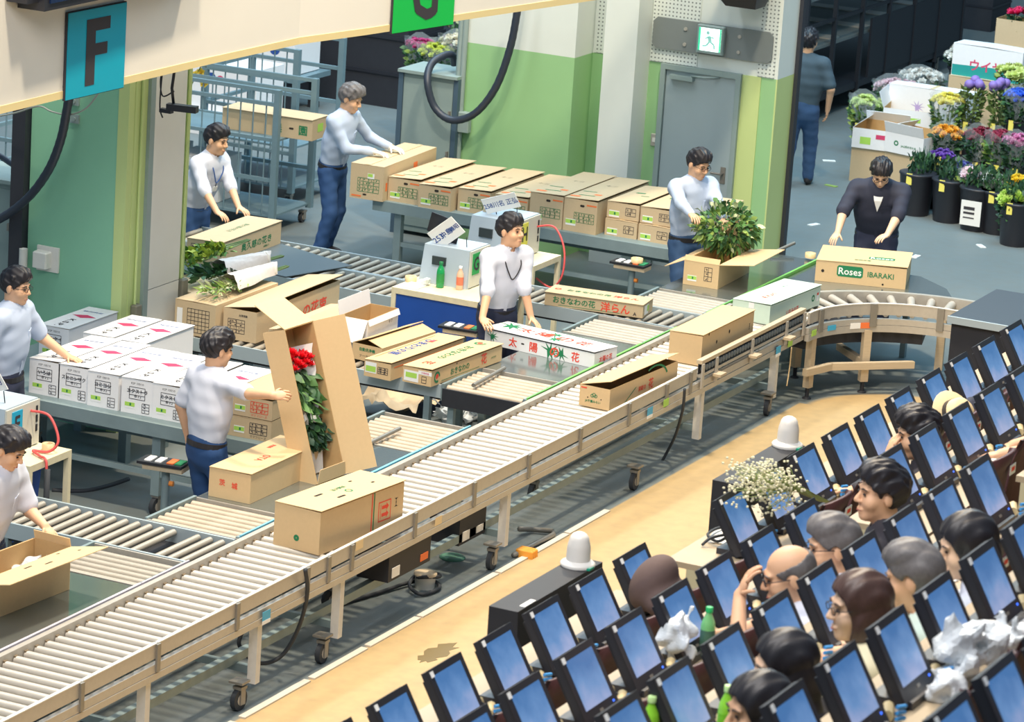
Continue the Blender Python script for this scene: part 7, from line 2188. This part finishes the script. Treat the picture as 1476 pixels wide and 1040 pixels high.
# dark wheeled racks
t = thing('dark_rack', 'long dark wheeled rack with shelves behind the walking man', 'rack', (16.4, 3.4, 0))
M('rack_black', S(34, 38, 46), .5, .2); M('rack_deck', S(110, 118, 118), .5)
MB().bb(0, 5.6, 0, 2.2, .25, .33).build('deck', 'rack_black', t)
MB().bb(2.2, 5.6, -.01, .02, .33, 1.05).build('side_panel', 'rack_black', t)
for zz in (.9, 1.5, 2.1):
    MB().bb(0, 5.6, .05, 2.15, zz - .03, zz).build('shelf', 'rack_deck', t)
    for k in range(5):
        MB().bb(.1 + 1.1 * k, .35 + 1.1 * k, .12, 2.1, zz, zz + .012).build('roller_strip', 'alu', t)
for k in range(7):
    MB().bb(-.025, .025, -.025, .025, .2, 2.6).build('post', 'rack_black', t, (.93 * k, 0, 0))
for zz in (1.2, 1.8):
    MB().bb(0, 5.6, -.015, .015, zz - .02, zz + .02).build('guard_bar', 'rack_black', t)
for k in range(4):
    caster(t, .5 + 1.5 * k, .1, 0, .25)
t = thing('white_post', 'pale square post at the end of the dark rack', 'post', (22.3, 4.021, -0.057))
t.location.z = 0
MB().bb(-.12, .12, -.2, .12, 0, 3.2).build('post', 'wall_white', t)
MB().bb(-.2, .2, -.26, .2, 0, .06).build('foot_plate', 'rack_black', t)
t = thing('black_crate_stack', 'black crates far away at the top right corner', 'crates', (25.481, 4.711, 0.0))
for j in range(3):
    MB().bb(-.4, .4, -.7, .7, .35 * j, .35 * j + .32).build('crate', 'black_metal', t)
    MB().bb(-.41, .41, -.71, .71, .35 * j + .32, .35 * j + .35).build('crate_rim', 'black_plastic', t)
# paper scraps on the hall floor
for i, (lab, p) in enumerate((('white paper scrap on the blue-grey floor behind the Roses carton', (11.006, -0.034, 0.0)), ('small white scrap on the floor near the buckets', (11.941, -0.401, 0.0)), ('green leaf scrap on the floor left of the navy jacket', (13.671, 1.915, 0.0)), ('white scrap on the floor below the walking man', (14.953, 2.44, 0.0)), ('pale scrap on the floor left of the flower cartons', (11.678, 1.331, 0.0)))):
    tag(MB().box((0, 0, .004), (.14, .06, .008), rz=i * .7).build('paper_scrap', ['paper', 'leaf_c'][i == 2], None, p), lab, 'scrap')
# orange blocks and green lid near the boundary strip
t = thing('orange_blocks', 'three orange rubber pegs at the end of the white floor strip', 'pegs', (-0.415, -1.19, 0.0))
for k in range(3):
    MB().box((.035 * k, 0, .03), (.03, .14, .06), bev=.01).build('peg', [M('peg_orange', S(236, 160, 60), .6)], t)
tag(MB().lathe([(.09, 0), (.095, .01), (.08, .018)], 16).build('green_lid', [M('lid_teal', S(96, 150, 130), .6)], None, (-0.754, -0.776, 0.0)), 'flat teal lid lying on the floor under the conveyor', 'lid')
tag(MB().tube([(-0.477, -1.13, 0.02), (-0.163, -1.135, 0.02), (0.135, -1.161, 0.03), (0.21, -1.12, 0.03), (0.154, -0.965, 0.03), (0.04, -0.921, 0.05)], .02, 7).build('angled_pipe', 'alu_dark'), 'bent grey pipe on the floor at the strip end', 'pipe')
